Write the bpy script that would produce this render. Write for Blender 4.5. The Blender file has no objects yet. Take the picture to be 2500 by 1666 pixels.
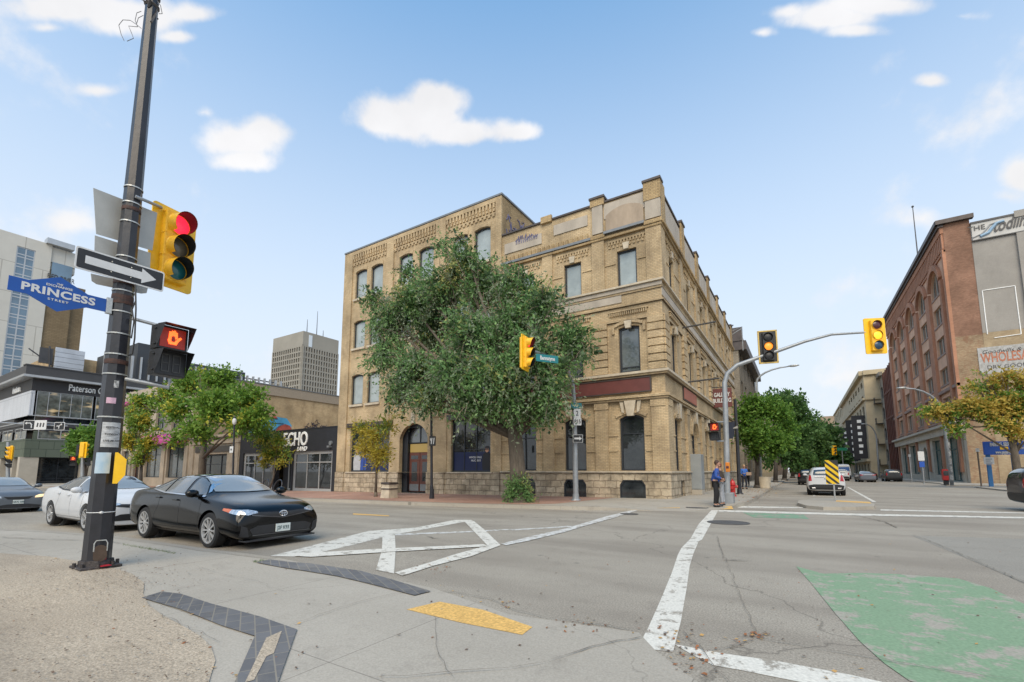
import bpy, bmesh, math, random
from math import sin, cos, pi, radians, atan2, sqrt, hypot
from mathutils import Vector, Matrix
from mathutils.bvhtree import BVHTree
from mathutils.geometry import tessellate_polygon
import numpy as np
SC = bpy.context.scene
COL = SC.collection
# ---------------------------------------------------------------- camera
F, CX, PY0, HC = 1111.0, 1250.0, 1024.0, 1.45
PITCH = math.atan(126/1111)
YAW = math.atan2(705*cos(PITCH)/1111.0, 1)
cam = bpy.data.cameras.new('camera'); cam.sensor_width = 36; cam.lens = 36*F/2500
cam.shift_y = (PY0-833)/2500; cam.clip_start = 0.05; cam.clip_end = 3000
camo = bpy.data.objects.new('camera', cam); COL.objects.link(camo)
camo.location = (0, 0, HC); camo.rotation_euler = (pi/2+PITCH, 0, YAW)
SC.camera = camo
FW = np.array([-sin(YAW)*cos(PITCH), cos(YAW)*cos(PITCH), sin(PITCH)])
RT = np.array([cos(YAW), sin(YAW), 0.0]); UP = np.cross(RT, FW)
def ray(u, v): return FW+RT*(u-CX)/F+UP*(PY0-v)/F
def T(x): return 0.01*(max(x, -45)+5) if x < -5 else 0.0
def G(u, v, off=0.0, zf=None):          # a pixel of the photograph brought down to the ground surface
    d = ray(u, v); z = off
    for _ in range(12):
        t = (z-HC)/d[2]; x, y = d[0]*t, d[1]*t
        z = (zf(x, y) if zf else T(x))+off
    return Vector((x, y, z))
def onY(u, v, Y):
    d = ray(u, v); t = Y/d[1]; return Vector((d[0]*t, Y, HC+d[2]*t))
def onX(u, v, X):
    d = ray(u, v); t = X/d[0]; return Vector((X, d[1]*t, HC+d[2]*t))
def at(u, v, D):
    d = ray(u, v); t = D/(d[0]*-sin(YAW)+d[1]*cos(YAW)); return Vector((d[0]*t, d[1]*t, HC+d[2]*t))
# ---------------------------------------------------------------- world and sun
SUN_EL, SUN_AZ = radians(48), radians(158)       # azimuth measured from +y clockwise
w = bpy.data.worlds.new("World"); SC.world = w; w.use_nodes = True
nt = w.node_tree; nt.nodes.clear()
def N(nt, t, **k):
    n = nt.nodes.new(t)
    for a, b in k.items():
        if a.startswith('i_'):
            key = a[2:]; key = int(key) if key.isdigit() else key.replace('_', ' ')
            n.inputs[key].default_value = b
        else: setattr(n, a, b)
    return n
def MA(nt, op, a, b=None, c=None, clamp=False):
    n = nt.nodes.new('ShaderNodeMath'); n.operation = op; n.use_clamp = clamp
    for i, s in enumerate((a, b, c)):
        if s is None: continue
        if isinstance(s, (int, float)): n.inputs[i].default_value = s
        else: nt.links.new(s, n.inputs[i])
    return n.outputs[0]
sky = N(nt, 'ShaderNodeTexSky', sky_type='NISHITA', sun_disc=False, sun_elevation=SUN_EL, sun_rotation=SUN_AZ,
        air_density=1.0, dust_density=0.6, ozone_density=1.5, altitude=200)
tc = N(nt, 'ShaderNodeTexCoord'); sep = N(nt, 'ShaderNodeSeparateXYZ'); nt.links.new(tc.outputs['Generated'], sep.inputs[0])
az = MA(nt, 'MULTIPLY', MA(nt, 'ARCTAN2', sep.outputs[0], sep.outputs[1]), 57.2958)
el = MA(nt, 'MULTIPLY', MA(nt, 'ARCSINE', sep.outputs[2]), 57.2958)
cmb = N(nt, 'ShaderNodeCombineXYZ'); nt.links.new(az, cmb.inputs[0]); nt.links.new(MA(nt, 'MULTIPLY', el, 1.5), cmb.inputs[1])
nz = N(nt, 'ShaderNodeTexNoise', i_Scale=9.0, i_Detail=10.0, i_Roughness=0.56); nt.links.new(tc.outputs['Generated'], nz.inputs['Vector'])
nz2 = N(nt, 'ShaderNodeTexNoise', i_Scale=7.0, i_Detail=5.0); nt.links.new(tc.outputs['Generated'], nz2.inputs['Vector'])
nzc = MA(nt, 'MULTIPLY', MA(nt, 'SUBTRACT', nz.outputs[0], 0.47), 2.3)
def azel(u, v):
    d = ray(u, v); return math.degrees(atan2(d[0], d[1])), math.degrees(math.asin(d[2]/np.linalg.norm(d)))
# cumulus clouds as soft patches of sky direction: (u, v, half-width px, half-height px, density)
CLOUDS = [(1010,290,150,66,1.15),(1070,250,95,54,1.25),(1150,325,140,42,1.1),(1265,325,75,28,.95),(930,300,75,36,1.0),
          (580,345,118,58,1.1),(640,325,82,52,1.1),(590,395,85,40,1.0),(495,275,45,22,.45),
          (240,222,62,22,.75),(115,68,60,18,.55),(175,545,70,38,.6),(185,20,150,50,1.0),(330,45,160,60,1.05),(470,35,110,36,1.0),(430,90,60,22,.8),
          (2040,45,140,38,1.0),(2150,15,170,38,1.05),(2090,75,90,25,.9),(1930,30,70,22,.6),(2350,40,80,18,.45),(1860,80,30,12,.4),
          (2275,198,52,24,1.0),(2500,430,75,55,1.1),(2250,535,120,42,.5),(2460,480,70,30,.5)]
mask = None
def DOT(v): n = N(nt, 'ShaderNodeVectorMath', operation='DOT_PRODUCT'); nt.links.new(tc.outputs['Generated'], n.inputs[0]); n.inputs[1].default_value = tuple(v); return n.outputs['Value']
for (u, v, ru, rv, dn) in CLOUDS:       # each cloud: its own centre direction, orientation and angular size
    c_ = Vector(ray(u, v)).normalized(); e_ = Vector(ray(u+ru, v)); e_ = e_/e_.dot(c_)-c_; n_ = Vector(ray(u, v-rv)); n_ = n_/n_.dot(c_)-c_
    dc_ = DOT(c_); ee, nn, en = e_.dot(e_), n_.dot(n_), e_.dot(n_); dt_ = ee*nn-en*en; x_ = MA(nt, 'DIVIDE', DOT((e_*nn-n_*en)/dt_), dc_); y_ = MA(nt, 'DIVIDE', DOT((n_*ee-e_*en)/dt_), dc_)
    y_ = MA(nt, 'MULTIPLY', y_, MA(nt, 'ADD', .92, MA(nt, 'MULTIPLY', MA(nt, 'LESS_THAN', y_, 0.0), .30)))     # flatter undersides
    r = MA(nt, 'SQRT', MA(nt, 'ADD', MA(nt, 'MULTIPLY', x_, x_), MA(nt, 'MULTIPLY', y_, y_)))
    val = MA(nt, 'MULTIPLY', MA(nt, 'MULTIPLY', MA(nt, 'SUBTRACT', 1.25, r), dn), MA(nt, 'GREATER_THAN', dc_, 0.3))
    mask = val if mask is None else MA(nt, 'SMOOTH_MAX', mask, val, 0.3)
mr = N(nt, 'ShaderNodeMapRange', interpolation_type='SMOOTHSTEP', i_1=0.22, i_2=0.92)
nt.links.new(MA(nt, 'ADD', mask, nzc), mr.inputs[0])
cl = MA(nt, 'MULTIPLY', mr.outputs[0], 0.93)
# pale haze towards the horizon
hz = N(nt, 'ShaderNodeMapRange', interpolation_type='SMOOTHSTEP', i_1=2.0, i_2=68.0, i_3=0.97, i_4=0.0); nt.links.new(el, hz.inputs[0])
def MIX(nt, f, a, b, bt='MIX'):
    n = nt.nodes.new('ShaderNodeMix'); n.data_type = 'RGBA'; n.blend_type = bt
    for i, s in ((0, f), (6, a), (7, b)):
        if hasattr(s, 'type') or hasattr(s, 'links'): nt.links.new(s, n.inputs[i])
        elif isinstance(s, (int, float)): n.inputs[i].default_value = s
        else: n.inputs[i].default_value = (*s, 1)
    return n.outputs[2]
SKG = 0.0
skyc = MIX(nt, 1.0, sky.outputs[0], (1.05, 2.35, 2.62), 'MULTIPLY')
c1 = MIX(nt, hz.outputs[0], skyc, (6.6, 6.9, 7.4))
wc = N(nt, 'ShaderNodeMapRange', i_1=0.35, i_2=0.75, i_3=7.2, i_4=8.4); nt.links.new(nz2.outputs[0], wc.inputs[0])
wcol = N(nt, 'ShaderNodeCombineColor')
for i, k in enumerate((1.0, 0.985, 0.985)): nt.links.new(MA(nt, 'MULTIPLY', wc.outputs[0], k), wcol.inputs[i])
c2 = MIX(nt, cl, c1, wcol.outputs[0])
bg = N(nt, 'ShaderNodeBackground', i_Strength=0.10); nt.links.new(c2, bg.inputs[0])
ow = N(nt, 'ShaderNodeOutputWorld'); nt.links.new(bg.outputs[0], ow.inputs[0])
sl = bpy.data.lights.new('sun', 'SUN'); sl.energy = 2.7; sl.angle = radians(50); sl.color = (1.0, 0.80, 0.56)
so = bpy.data.objects.new('sun', sl); COL.objects.link(so); so.location = (0, 0, 60)
sd = Vector((sin(SUN_AZ)*cos(SUN_EL), cos(SUN_AZ)*cos(SUN_EL), sin(SUN_EL)))
so.rotation_euler = sd.to_track_quat('Z', 'Y').to_euler()
SC.view_settings.view_transform = 'Standard'; SC.view_settings.look = 'None'
SC.view_settings.exposure = 0.33; SC.view_settings.gamma = 1.0
# ---------------------------------------------------------------- materials
def srgb(r, g, b):
    f = lambda c: (c/255/12.92) if c/255 <= 0.04045 else ((c/255+0.055)/1.055)**2.4
    return (f(r), f(g), f(b))
MATS = {}
def newmat(name):
    m = bpy.data.materials.new(name); m.use_nodes = True; MATS[name] = m
    return m, m.node_tree, m.node_tree.nodes['Principled BSDF']
def M(name, col, rough=0.6, metal=0.0, var=0.12, scale=6.0, bump=0.0, bscale=30.0, coat=0.0, spec=0.5, stretch=(1, 1, 1), world=False, tint2=None):
    if name in MATS: return MATS[name]
    m, t, b = newmat(name)
    b.inputs['Roughness'].default_value = rough; b.inputs['Metallic'].default_value = metal
    b.inputs['Coat Weight'].default_value = coat; b.inputs['Coat Roughness'].default_value = 0.04; b.inputs['Specular IOR Level'].default_value = spec
    if world: g = N(t, 'ShaderNodeNewGeometry'); src = g.outputs['Position']
    else: g = N(t, 'ShaderNodeTexCoord'); src = g.outputs['Object']
    mp = N(t, 'ShaderNodeMapping'); mp.inputs['Scale'].default_value = stretch; t.links.new(src, mp.inputs[0])
    n = N(t, 'ShaderNodeTexNoise', i_Scale=scale, i_Detail=6.0, i_Roughness=0.6); t.links.new(mp.outputs[0], n.inputs['Vector'])
    r = N(t, 'ShaderNodeMapRange', i_1=0.3, i_2=0.7, i_3=1-var, i_4=1+var); t.links.new(n.outputs[0], r.inputs[0])
    if tint2:
        r.inputs[3].default_value = 0; r.inputs[4].default_value = 1
        out = MIX(t, r.outputs[0], col, tint2)
    else:
        out = MIX(t, 1.0, col, (1, 1, 1), 'MULTIPLY')
        mixn = out.node; t.links.new(r.outputs[0], mixn.inputs[7])
    t.links.new(out, b.inputs['Base Color'])
    if bump:
        n2 = N(t, 'ShaderNodeTexNoise', i_Scale=bscale, i_Detail=5.0); t.links.new(mp.outputs[0], n2.inputs['Vector'])
        bm = N(t, 'ShaderNodeBump', i_Strength=bump, i_Distance=0.02); t.links.new(n2.outputs[0], bm.inputs['Height']); t.links.new(bm.outputs[0], b.inputs['Normal'])
    return m
def EM(name, col, s):
    if name in MATS: return MATS[name]
    m, t, b = newmat(name); b.inputs['Base Color'].default_value = (*col, 1); b.inputs['Roughness'].default_value = 0.4
    b.inputs['Emission Color'].default_value = (*col, 1); b.inputs['Emission Strength'].default_value = s
    n = N(t, 'ShaderNodeTexCoord'); vo = N(t, 'ShaderNodeTexVoronoi', i_Scale=60.0); t.links.new(n.outputs['Object'], vo.inputs['Vector'])
    r = N(t, 'ShaderNodeMapRange', i_1=0.0, i_2=0.6, i_3=s*1.15, i_4=s*0.7); t.links.new(vo.outputs[0], r.inputs[0]); t.links.new(r.outputs[0], b.inputs['Emission Strength'])
    return m
def wallcoord(t):           # brick coordinates for upright walls along x or y, in metres
    g = N(t, 'ShaderNodeNewGeometry'); s = N(t, 'ShaderNodeSeparateXYZ'); t.links.new(g.outputs['Position'], s.inputs[0])
    c = N(t, 'ShaderNodeCombineXYZ'); t.links.new(MA(t, 'ADD', s.outputs[0], s.outputs[1]), c.inputs[0]); t.links.new(s.outputs[2], c.inputs[1])
    return g, c.outputs[0]
def BR(name, ca, cb, mortar, bw=0.22, bh=0.075, var=0.25, stain=None, stainamt=0.5, rough=0.85, mort=0.012, bump=0.5, zdirt=0.0, bigscale=0.35, wob=0.0):
    if name in MATS: return MATS[name]
    m, t, b = newmat(name); b.inputs['Roughness'].default_value = rough; b.inputs['Specular IOR Level'].default_value = 0.2
    g, co = wallcoord(t)
    br = N(t, 'ShaderNodeTexBrick', offset=0.5, i_Color1=(*ca, 1), i_Color2=(*cb, 1), i_Mortar=(*mortar, 1), i_Scale=1.0)
    br.inputs['Mortar Size'].default_value = mort; br.inputs['Brick Width'].default_value = bw; br.inputs['Row Height'].default_value = bh; br.inputs['Bias'].default_value = 0.0
    if wob:
        nw = N(t, 'ShaderNodeTexNoise', i_Scale=3.5, i_Detail=3.0); t.links.new(co, nw.inputs['Vector']); sv_ = N(t, 'ShaderNodeVectorMath', operation='SCALE'); sv_.inputs['Scale'].default_value = wob; t.links.new(nw.outputs['Color'], sv_.inputs[0])
        av_ = N(t, 'ShaderNodeVectorMath', operation='ADD'); t.links.new(co, av_.inputs[0]); t.links.new(sv_.outputs[0], av_.inputs[1]); co = av_.outputs[0]
    t.links.new(co, br.inputs['Vector'])
    n = N(t, 'ShaderNodeTexNoise', i_Scale=bigscale, i_Detail=8.0, i_Roughness=0.65); t.links.new(g.outputs['Position'], n.inputs['Vector'])
    r = N(t, 'ShaderNodeMapRange', i_1=0.32, i_2=0.68, i_3=1-var, i_4=1+var); t.links.new(n.outputs[0], r.inputs[0])
    out = MIX(t, 1.0, br.outputs[0], (1, 1, 1), 'MULTIPLY'); t.links.new(r.outputs[0], out.node.inputs[7])
    if stain:
        n3 = N(t, 'ShaderNodeTexNoise', i_Scale=1.3, i_Detail=9.0, i_Roughness=0.7)
        mp = N(t, 'ShaderNodeMapping'); mp.inputs['Scale'].default_value = (1, 1, 0.45); t.links.new(g.outputs['Position'], mp.inputs[0]); t.links.new(mp.outputs[0], n3.inputs['Vector'])
        r3 = N(t, 'ShaderNodeMapRange', i_1=0.5, i_2=0.72, i_3=0.0, i_4=stainamt); t.links.new(n3.outputs[0], r3.inputs[0])
        out = MIX(t, r3.outputs[0], out, stain)
    t.links.new(out, b.inputs['Base Color'])
    if bump:
        bm = N(t, 'ShaderNodeBump', i_Strength=bump, i_Distance=0.01, invert=True); t.links.new(br.outputs['Fac'], bm.inputs['Height'])
        n4 = N(t, 'ShaderNodeTexNoise', i_Scale=14.0, i_Detail=4.0); t.links.new(g.outputs['Position'], n4.inputs['Vector'])
        b2 = N(t, 'ShaderNodeBump', i_Strength=bump*0.6, i_Distance=0.03); t.links.new(n4.outputs[0], b2.inputs['Height']); t.links.new(bm.outputs[0], b2.inputs['Normal'])
        t.links.new(b2.outputs[0], b.inputs['Normal'])
    return m
def GL(name, col, rough=0.06, var=0.3, scale=0.6, spec=0.8, tint2=None):
    if name in MATS: return MATS[name]
    m = M(name, col, rough, 0, var, scale, spec=spec, world=True, tint2=tint2); t = m.node_tree; b = t.nodes['Principled BSDF']
    b.inputs['Coat Weight'].default_value = 0.6; b.inputs['Coat Roughness'].default_value = 0.03
    n2 = N(t, 'ShaderNodeTexNoise', i_Scale=0.8, i_Detail=1.0); g = N(t, 'ShaderNodeNewGeometry'); t.links.new(g.outputs['Position'], n2.inputs['Vector'])
    bm = N(t, 'ShaderNodeBump', i_Strength=0.05, i_Distance=0.05); t.links.new(n2.outputs[0], bm.inputs['Height']); t.links.new(bm.outputs[0], b.inputs['Coat Normal'])
    return m
# ---------------------------------------------------------------- mesh helpers
class MB:
    def __init__(s, fr=None): s.v = []; s.f = []; s.mi = []; s.m = 0; s.fr = fr
    def P(s, p):
        if s.fr: return s.fr(p)
        return Vector(p)
    def add(s, vs, fs):
        o = len(s.v); s.v += [s.P(p) for p in vs]; s.f += [tuple(i+o for i in f) for f in fs]; s.mi += [s.m]*len(fs); return s
    def box(s, x0, x1, y0, y1, z0, z1):
        return s.add([(x0,y0,z0),(x1,y0,z0),(x1,y1,z0),(x0,y1,z0),(x0,y0,z1),(x1,y0,z1),(x1,y1,z1),(x0,y1,z1)],
                     [(0,3,2,1),(4,5,6,7),(0,1,5,4),(1,2,6,5),(2,3,7,6),(3,0,4,7)])
    def bbox(s, x0, x1, y0, y1, z0, z1, b=0.02):      # box with chamfered edges
        cx, cy, cz = (x0+x1)/2, (y0+y1)/2, (z0+z1)/2; hx, hy, hz = abs(x1-x0)/2, abs(y1-y0)/2, abs(z1-z0)/2
        b = min(b, hx*.9, hy*.9, hz*.9); bm = bmesh.new(); bmesh.ops.create_cube(bm, size=2)
        for v in bm.verts: v.co = Vector((cx+v.co.x*hx, cy+v.co.y*hy, cz+v.co.z*hz))
        bmesh.ops.bevel(bm, geom=bm.edges[:], offset=b, segments=2, affect='EDGES', profile=0.6)
        return s.bm(bm)
    def bm(s, bm):
        bm.verts.index_update(); s.add([v.co.copy() for v in bm.verts], [[v.index for v in f.verts] for f in bm.faces]); bm.free(); return s
    def quad(s, a, b, c, d): return s.add([a, b, c, d], [(0, 1, 2, 3)])
    def ring(s, c, u, v, r, n, ph=0): return [c+u*(r*cos(2*pi*i/n+ph))+v*(r*sin(2*pi*i/n+ph)) for i in range(n)]
    def cyl(s, p0, p1, r0, r1=None, n=12, cap=True, ph=0):
        r1 = r0 if r1 is None else r1; p0 = Vector(p0); p1 = Vector(p1); d = (p1-p0).normalized()
        u = d.orthogonal().normalized() if abs(d.z) < .99 else Vector((1, 0, 0)); u = (u-d*u.dot(d)).normalized(); v = d.cross(u)
        vs = s.ring(p0, u, v, r0, n, ph)+s.ring(p1, u, v, r1, n, ph)
        fs = [(i, (i+1) % n, n+(i+1) % n, n+i) for i in range(n)]
        if cap: fs += [tuple(range(n-1, -1, -1)), tuple(range(n, 2*n))]
        return s.add(vs, fs)
    def tube(s, pts, r, n=8, cap=True):
        pts = [Vector(p) for p in pts]; R = r if isinstance(r, (list, tuple)) else [r]*len(pts); vs = []; fs = []; u = None
        for i, p in enumerate(pts):
            d = (pts[min(i+1, len(pts)-1)]-pts[max(i-1, 0)]).normalized()
            u = (d.orthogonal() if u is None else u-d*u.dot(d)).normalized(); v = d.cross(u)
            vs += s.ring(p, u, v, R[i], n)
        for i in range(len(pts)-1):
            for k in range(n): fs.append((i*n+k, i*n+(k+1) % n, (i+1)*n+(k+1) % n, (i+1)*n+k))
        if cap: fs += [tuple(range(n-1, -1, -1)), tuple(range((len(pts)-1)*n, len(pts)*n))]
        return s.add(vs, fs)
    def lathe(s, c, prof, n=16, axis='z', a0=0, a1=2*pi):
        c = Vector(c); vs = []; fs = []; m = len(prof); full = abs(a1-a0-2*pi) < 1e-6; nn = n if full else n+1
        for i in range(nn):
            a = a0+(a1-a0)*i/n
            for (r, h) in prof:
                q = {'z': (r*cos(a), r*sin(a), h), 'y': (r*cos(a), h, r*sin(a)), 'x': (h, r*cos(a), r*sin(a))}[axis]
                vs.append(c+Vector(q))
        for i in range(n):
            j = (i+1) % nn
            for k in range(m-1): fs.append((i*m+k, j*m+k, j*m+k+1, i*m+k+1))
        return s.add(vs, fs)
    def prism(s, pts, ax, a, b):       # 2D outline extruded along an axis: ax 'y': pts are (x,z); 'x': (y,z); 'z': (x,y)
        n = len(pts); f = {'y': lambda p, t: (p[0], t, p[1]), 'x': lambda p, t: (t, p[0], p[1]), 'z': lambda p, t: (p[0], p[1], t)}[ax]
        vs = [f(p, a) for p in pts]+[f(p, b) for p in pts]
        tr = tessellate_polygon([[Vector((p[0], p[1], 0)) for p in pts]])
        fs = [tuple(t) for t in tr]+[tuple(n+i for i in reversed(t)) for t in tr]+[(i, (i+1) % n, n+(i+1) % n, n+i) for i in range(n)]
        return s.add(vs, fs)
    def ball(s, c, rx, ry=None, rz=None, sub=2):
        bm = bmesh.new(); bmesh.ops.create_icosphere(bm, subdivisions=sub, radius=1)
        for v in bm.verts: v.co = Vector(c)+Vector((v.co.x*rx, v.co.y*(ry or rx), v.co.z*(rz or rx)))
        return s.bm(bm)
    def wall(s, s0, s1, z0, z1, holes, d=0.0, deep=0.25):   # frame coords: (s, out, z); holes: lists of (s, z)
        outer = [(s0, z0), (s1, z0), (s1, z1), (s0, z1)]; loops = [outer]+[list(h) for h in holes]
        flat = [p for l in loops for p in l]; tr = tessellate_polygon([[Vector((p[0], p[1], 0)) for p in l] for l in loops])
        s.add([(p[0], d, p[1]) for p in flat], [tuple(t) for t in tr])
        for h in loops[1:]:
            n = len(h); s.add([(p[0], d, p[1]) for p in h]+[(p[0], d-deep, p[1]) for p in h], [(i, (i+1) % n, n+(i+1) % n, n+i) for i in range(n)])
        return s
    def build(s, name, mats, parent=None, smooth=False, rec=False, **kw):
        me = bpy.data.meshes.new(name); me.from_pydata([tuple(v) for v in s.v], [], s.f)
        for m in (mats if isinstance(mats, (list, tuple)) else [mats]): me.materials.append(m)
        me.polygons.foreach_set('material_index', s.mi)
        if smooth: me.polygons.foreach_set('use_smooth', [True]*len(s.f))
        if rec:
            b = bmesh.new(); b.from_mesh(me); bmesh.ops.recalc_face_normals(b, faces=b.faces[:]); b.to_mesh(me); b.free()
        if smooth == 'auto': me.set_sharp_from_angle(angle=radians(35))
        return link(name, me, parent, **kw)
def link(name, me, parent=None, **kw):
    o = bpy.data.objects.new(name, me); COL.objects.link(o)
    if parent is not None: o.parent = parent
    for k, v in kw.items(): o['category' if k == 'cat' else k] = v
    return o
def thing(name, label, cat, group=None, loc=(0, 0, 0), rz=0):
    o = bpy.data.objects.new(name, None); COL.objects.link(o); o.empty_display_size = 0.3
    o.location = loc; o.rotation_euler = (0, 0, rz); o['label'] = label; o['category'] = cat
    if group: o['group'] = group
    return o
def rebase(root, loc):          # everything was built in world coordinates: put the Empty at the thing's base
    loc = Vector(loc); root.location = loc; seen = set()
    def rec(o):
        for c in o.children:
            if c.type == 'MESH' and c.data.name not in seen:
                seen.add(c.data.name); c.data.transform(Matrix.Translation(-loc))
            rec(c)
    rec(root)
def dup(root, loc=None, rz=None, label=None, mats=None, parent=None):
    c = root.copy(); COL.objects.link(c); c.parent = parent
    if loc is not None: c.location = loc
    if rz is not None: c.rotation_euler = (0, 0, rz)
    if label: c['label'] = label
    for ch in list(root.children): dup(ch, parent=c)
    return c
def FR(o, sd, od):              # facade frame: (s along wall, d out of the wall, z)
    o = Vector(o); sd = Vector(sd); od = Vector(od)
    return lambda p: Vector((o.x+sd.x*p[0]+od.x*p[1], o.y+sd.y*p[0]+od.y*p[1], o.z+p[2]))
def arch(s0, s1, z0, z1, rise=0.0, n=10):   # opening outline; z1 = crown of the arch
    if rise <= 0: return [(s0, z0), (s1, z0), (s1, z1), (s0, z1)]
    w = (s1-s0)/2; c = (s0+s1)/2; R = (w*w+rise*rise)/(2*rise); cz = z1-R; a = math.asin(min(1, w/R))
    if rise > w: a = pi-a
    pts = [(s0, z0), (s1, z0)]
    for i in range(n+1):
        t = a-2*a*i/n; pts.append((c+R*sin(t), cz+R*cos(t)))
    return pts
def inset(pts, k):
    xs = [p[0] for p in pts]; zs = [p[1] for p in pts]; cx, cz = (min(xs)+max(xs))/2, (min(zs)+max(zs))/2
    sx = 1-2*k/(max(xs)-min(xs)); sz = 1-2*k/(max(zs)-min(zs)); return [(cx+(p[0]-cx)*sx, cz+(p[1]-cz)*sz) for p in pts]
def window(fr, pts, parent, fm, gm, back=0.18, fw=0.08, mull=(), trans=(), bar=0.05, name='window'):
    """framed sash at the back of an opening: window (frame) > pane"""
    mb = MB(fr); inn = inset(pts, fw); n = len(pts)
    vs = []
    for d in (-back, -back+0.07):
        vs += [(p[0], d, p[1]) for p in pts]+[(p[0], d, p[1]) for p in inn]
    fs = []
    for i in range(n):
        j = (i+1) % n; fs += [(2*n+i, 2*n+j, 3*n+j, 3*n+i), (n+i, n+j, 3*n+j, 3*n+i)]
    mb.add(vs, fs)
    s0 = min(p[0] for p in pts); s1 = max(p[0] for p in pts); z0 = min(p[1] for p in pts); z1 = max(p[1] for p in pts)
    for k in mull: x = s0+(s1-s0)*k; mb.box(x-bar/2, x+bar/2, -back+.012, -back+0.065, z0+fw, z1-fw)
    for k in trans: z = z0+(z1-z0)*k; mb.box(s0+fw, s1-fw, -back+.01, -back+0.06, z-bar/2, z+bar/2)
    w_ = mb.build(name, fm, parent)
    tr = tessellate_polygon([[Vector((p[0], p[1], 0)) for p in inn]])
    g = MB(fr); g.add([(p[0], -back+0.008, p[1]) for p in inn], [tuple(t) for t in tr]); g.build('pane', gm, w_)
    return w_
def text(s, name, mat, size, M4, parent=None, ext=0.01, bold=0.0, shear=0.0, align='CENTER', sx=1.0, spacing=1.0, **kw):
    cu = bpy.data.curves.new('t', 'FONT'); cu.body = s; cu.size = size; cu.extrude = ext; cu.offset = bold; cu.shear = shear
    cu.align_x = align; cu.align_y = 'CENTER'; cu.space_character = spacing; cu.resolution_u = 3
    to = bpy.data.objects.new('t', cu); COL.objects.link(to)
    me = bpy.data.meshes.new_from_object(to.evaluated_get(bpy.context.evaluated_depsgraph_get()))
    bpy.data.objects.remove(to); bpy.data.curves.remove(cu)
    me.name = name; me.transform(M4@Matrix.Diagonal((sx, 1, 1, 1))); me.materials.clear(); me.materials.append(mat)
    return link(name, me, parent, **kw)
def TM(o, xd, zd=(0, 0, 1)):     # matrix for text: x along xd, up along zd
    x = Vector(xd).normalized(); y = Vector(zd).normalized(); z = x.cross(y)
    m = Matrix((x, y, z)).transposed().to_4x4(); m.translation = Vector(o); return m
def sheet(pts, zf, name, mat, off=0.0, maxlen=1.5, skirt=0.0, parent=None, **kw):
    """ground sheet with outline pts (x, y) draped on the surface zf"""
    bm = bmesh.new(); vs = [bm.verts.new((p[0], p[1], 0)) for p in pts]; bm.faces.new(vs)
    bmesh.ops.triangulate(bm, faces=bm.faces[:])
    for _ in range(9):
        es = [e for e in bm.edges if e.calc_length() > maxlen]
        if not es: break
        bmesh.ops.subdivide_edges(bm, edges=es, cuts=1); bmesh.ops.triangulate(bm, faces=bm.faces[:])
    if skirt:
        be = [e for e in bm.edges if e.is_boundary]; r = bmesh.ops.extrude_edge_only(bm, edges=be)
        low = {v for v in r['geom'] if isinstance(v, bmesh.types.BMVert)}
    else: low = set()
    for v in bm.verts: v.co.z = zf(v.co.x, v.co.y)+off-(skirt if v in low else 0)
    me = bpy.data.meshes.new(name); bm.to_mesh(me); bm.free(); me.materials.append(mat)
    return link(name, me, parent, **kw)
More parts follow.
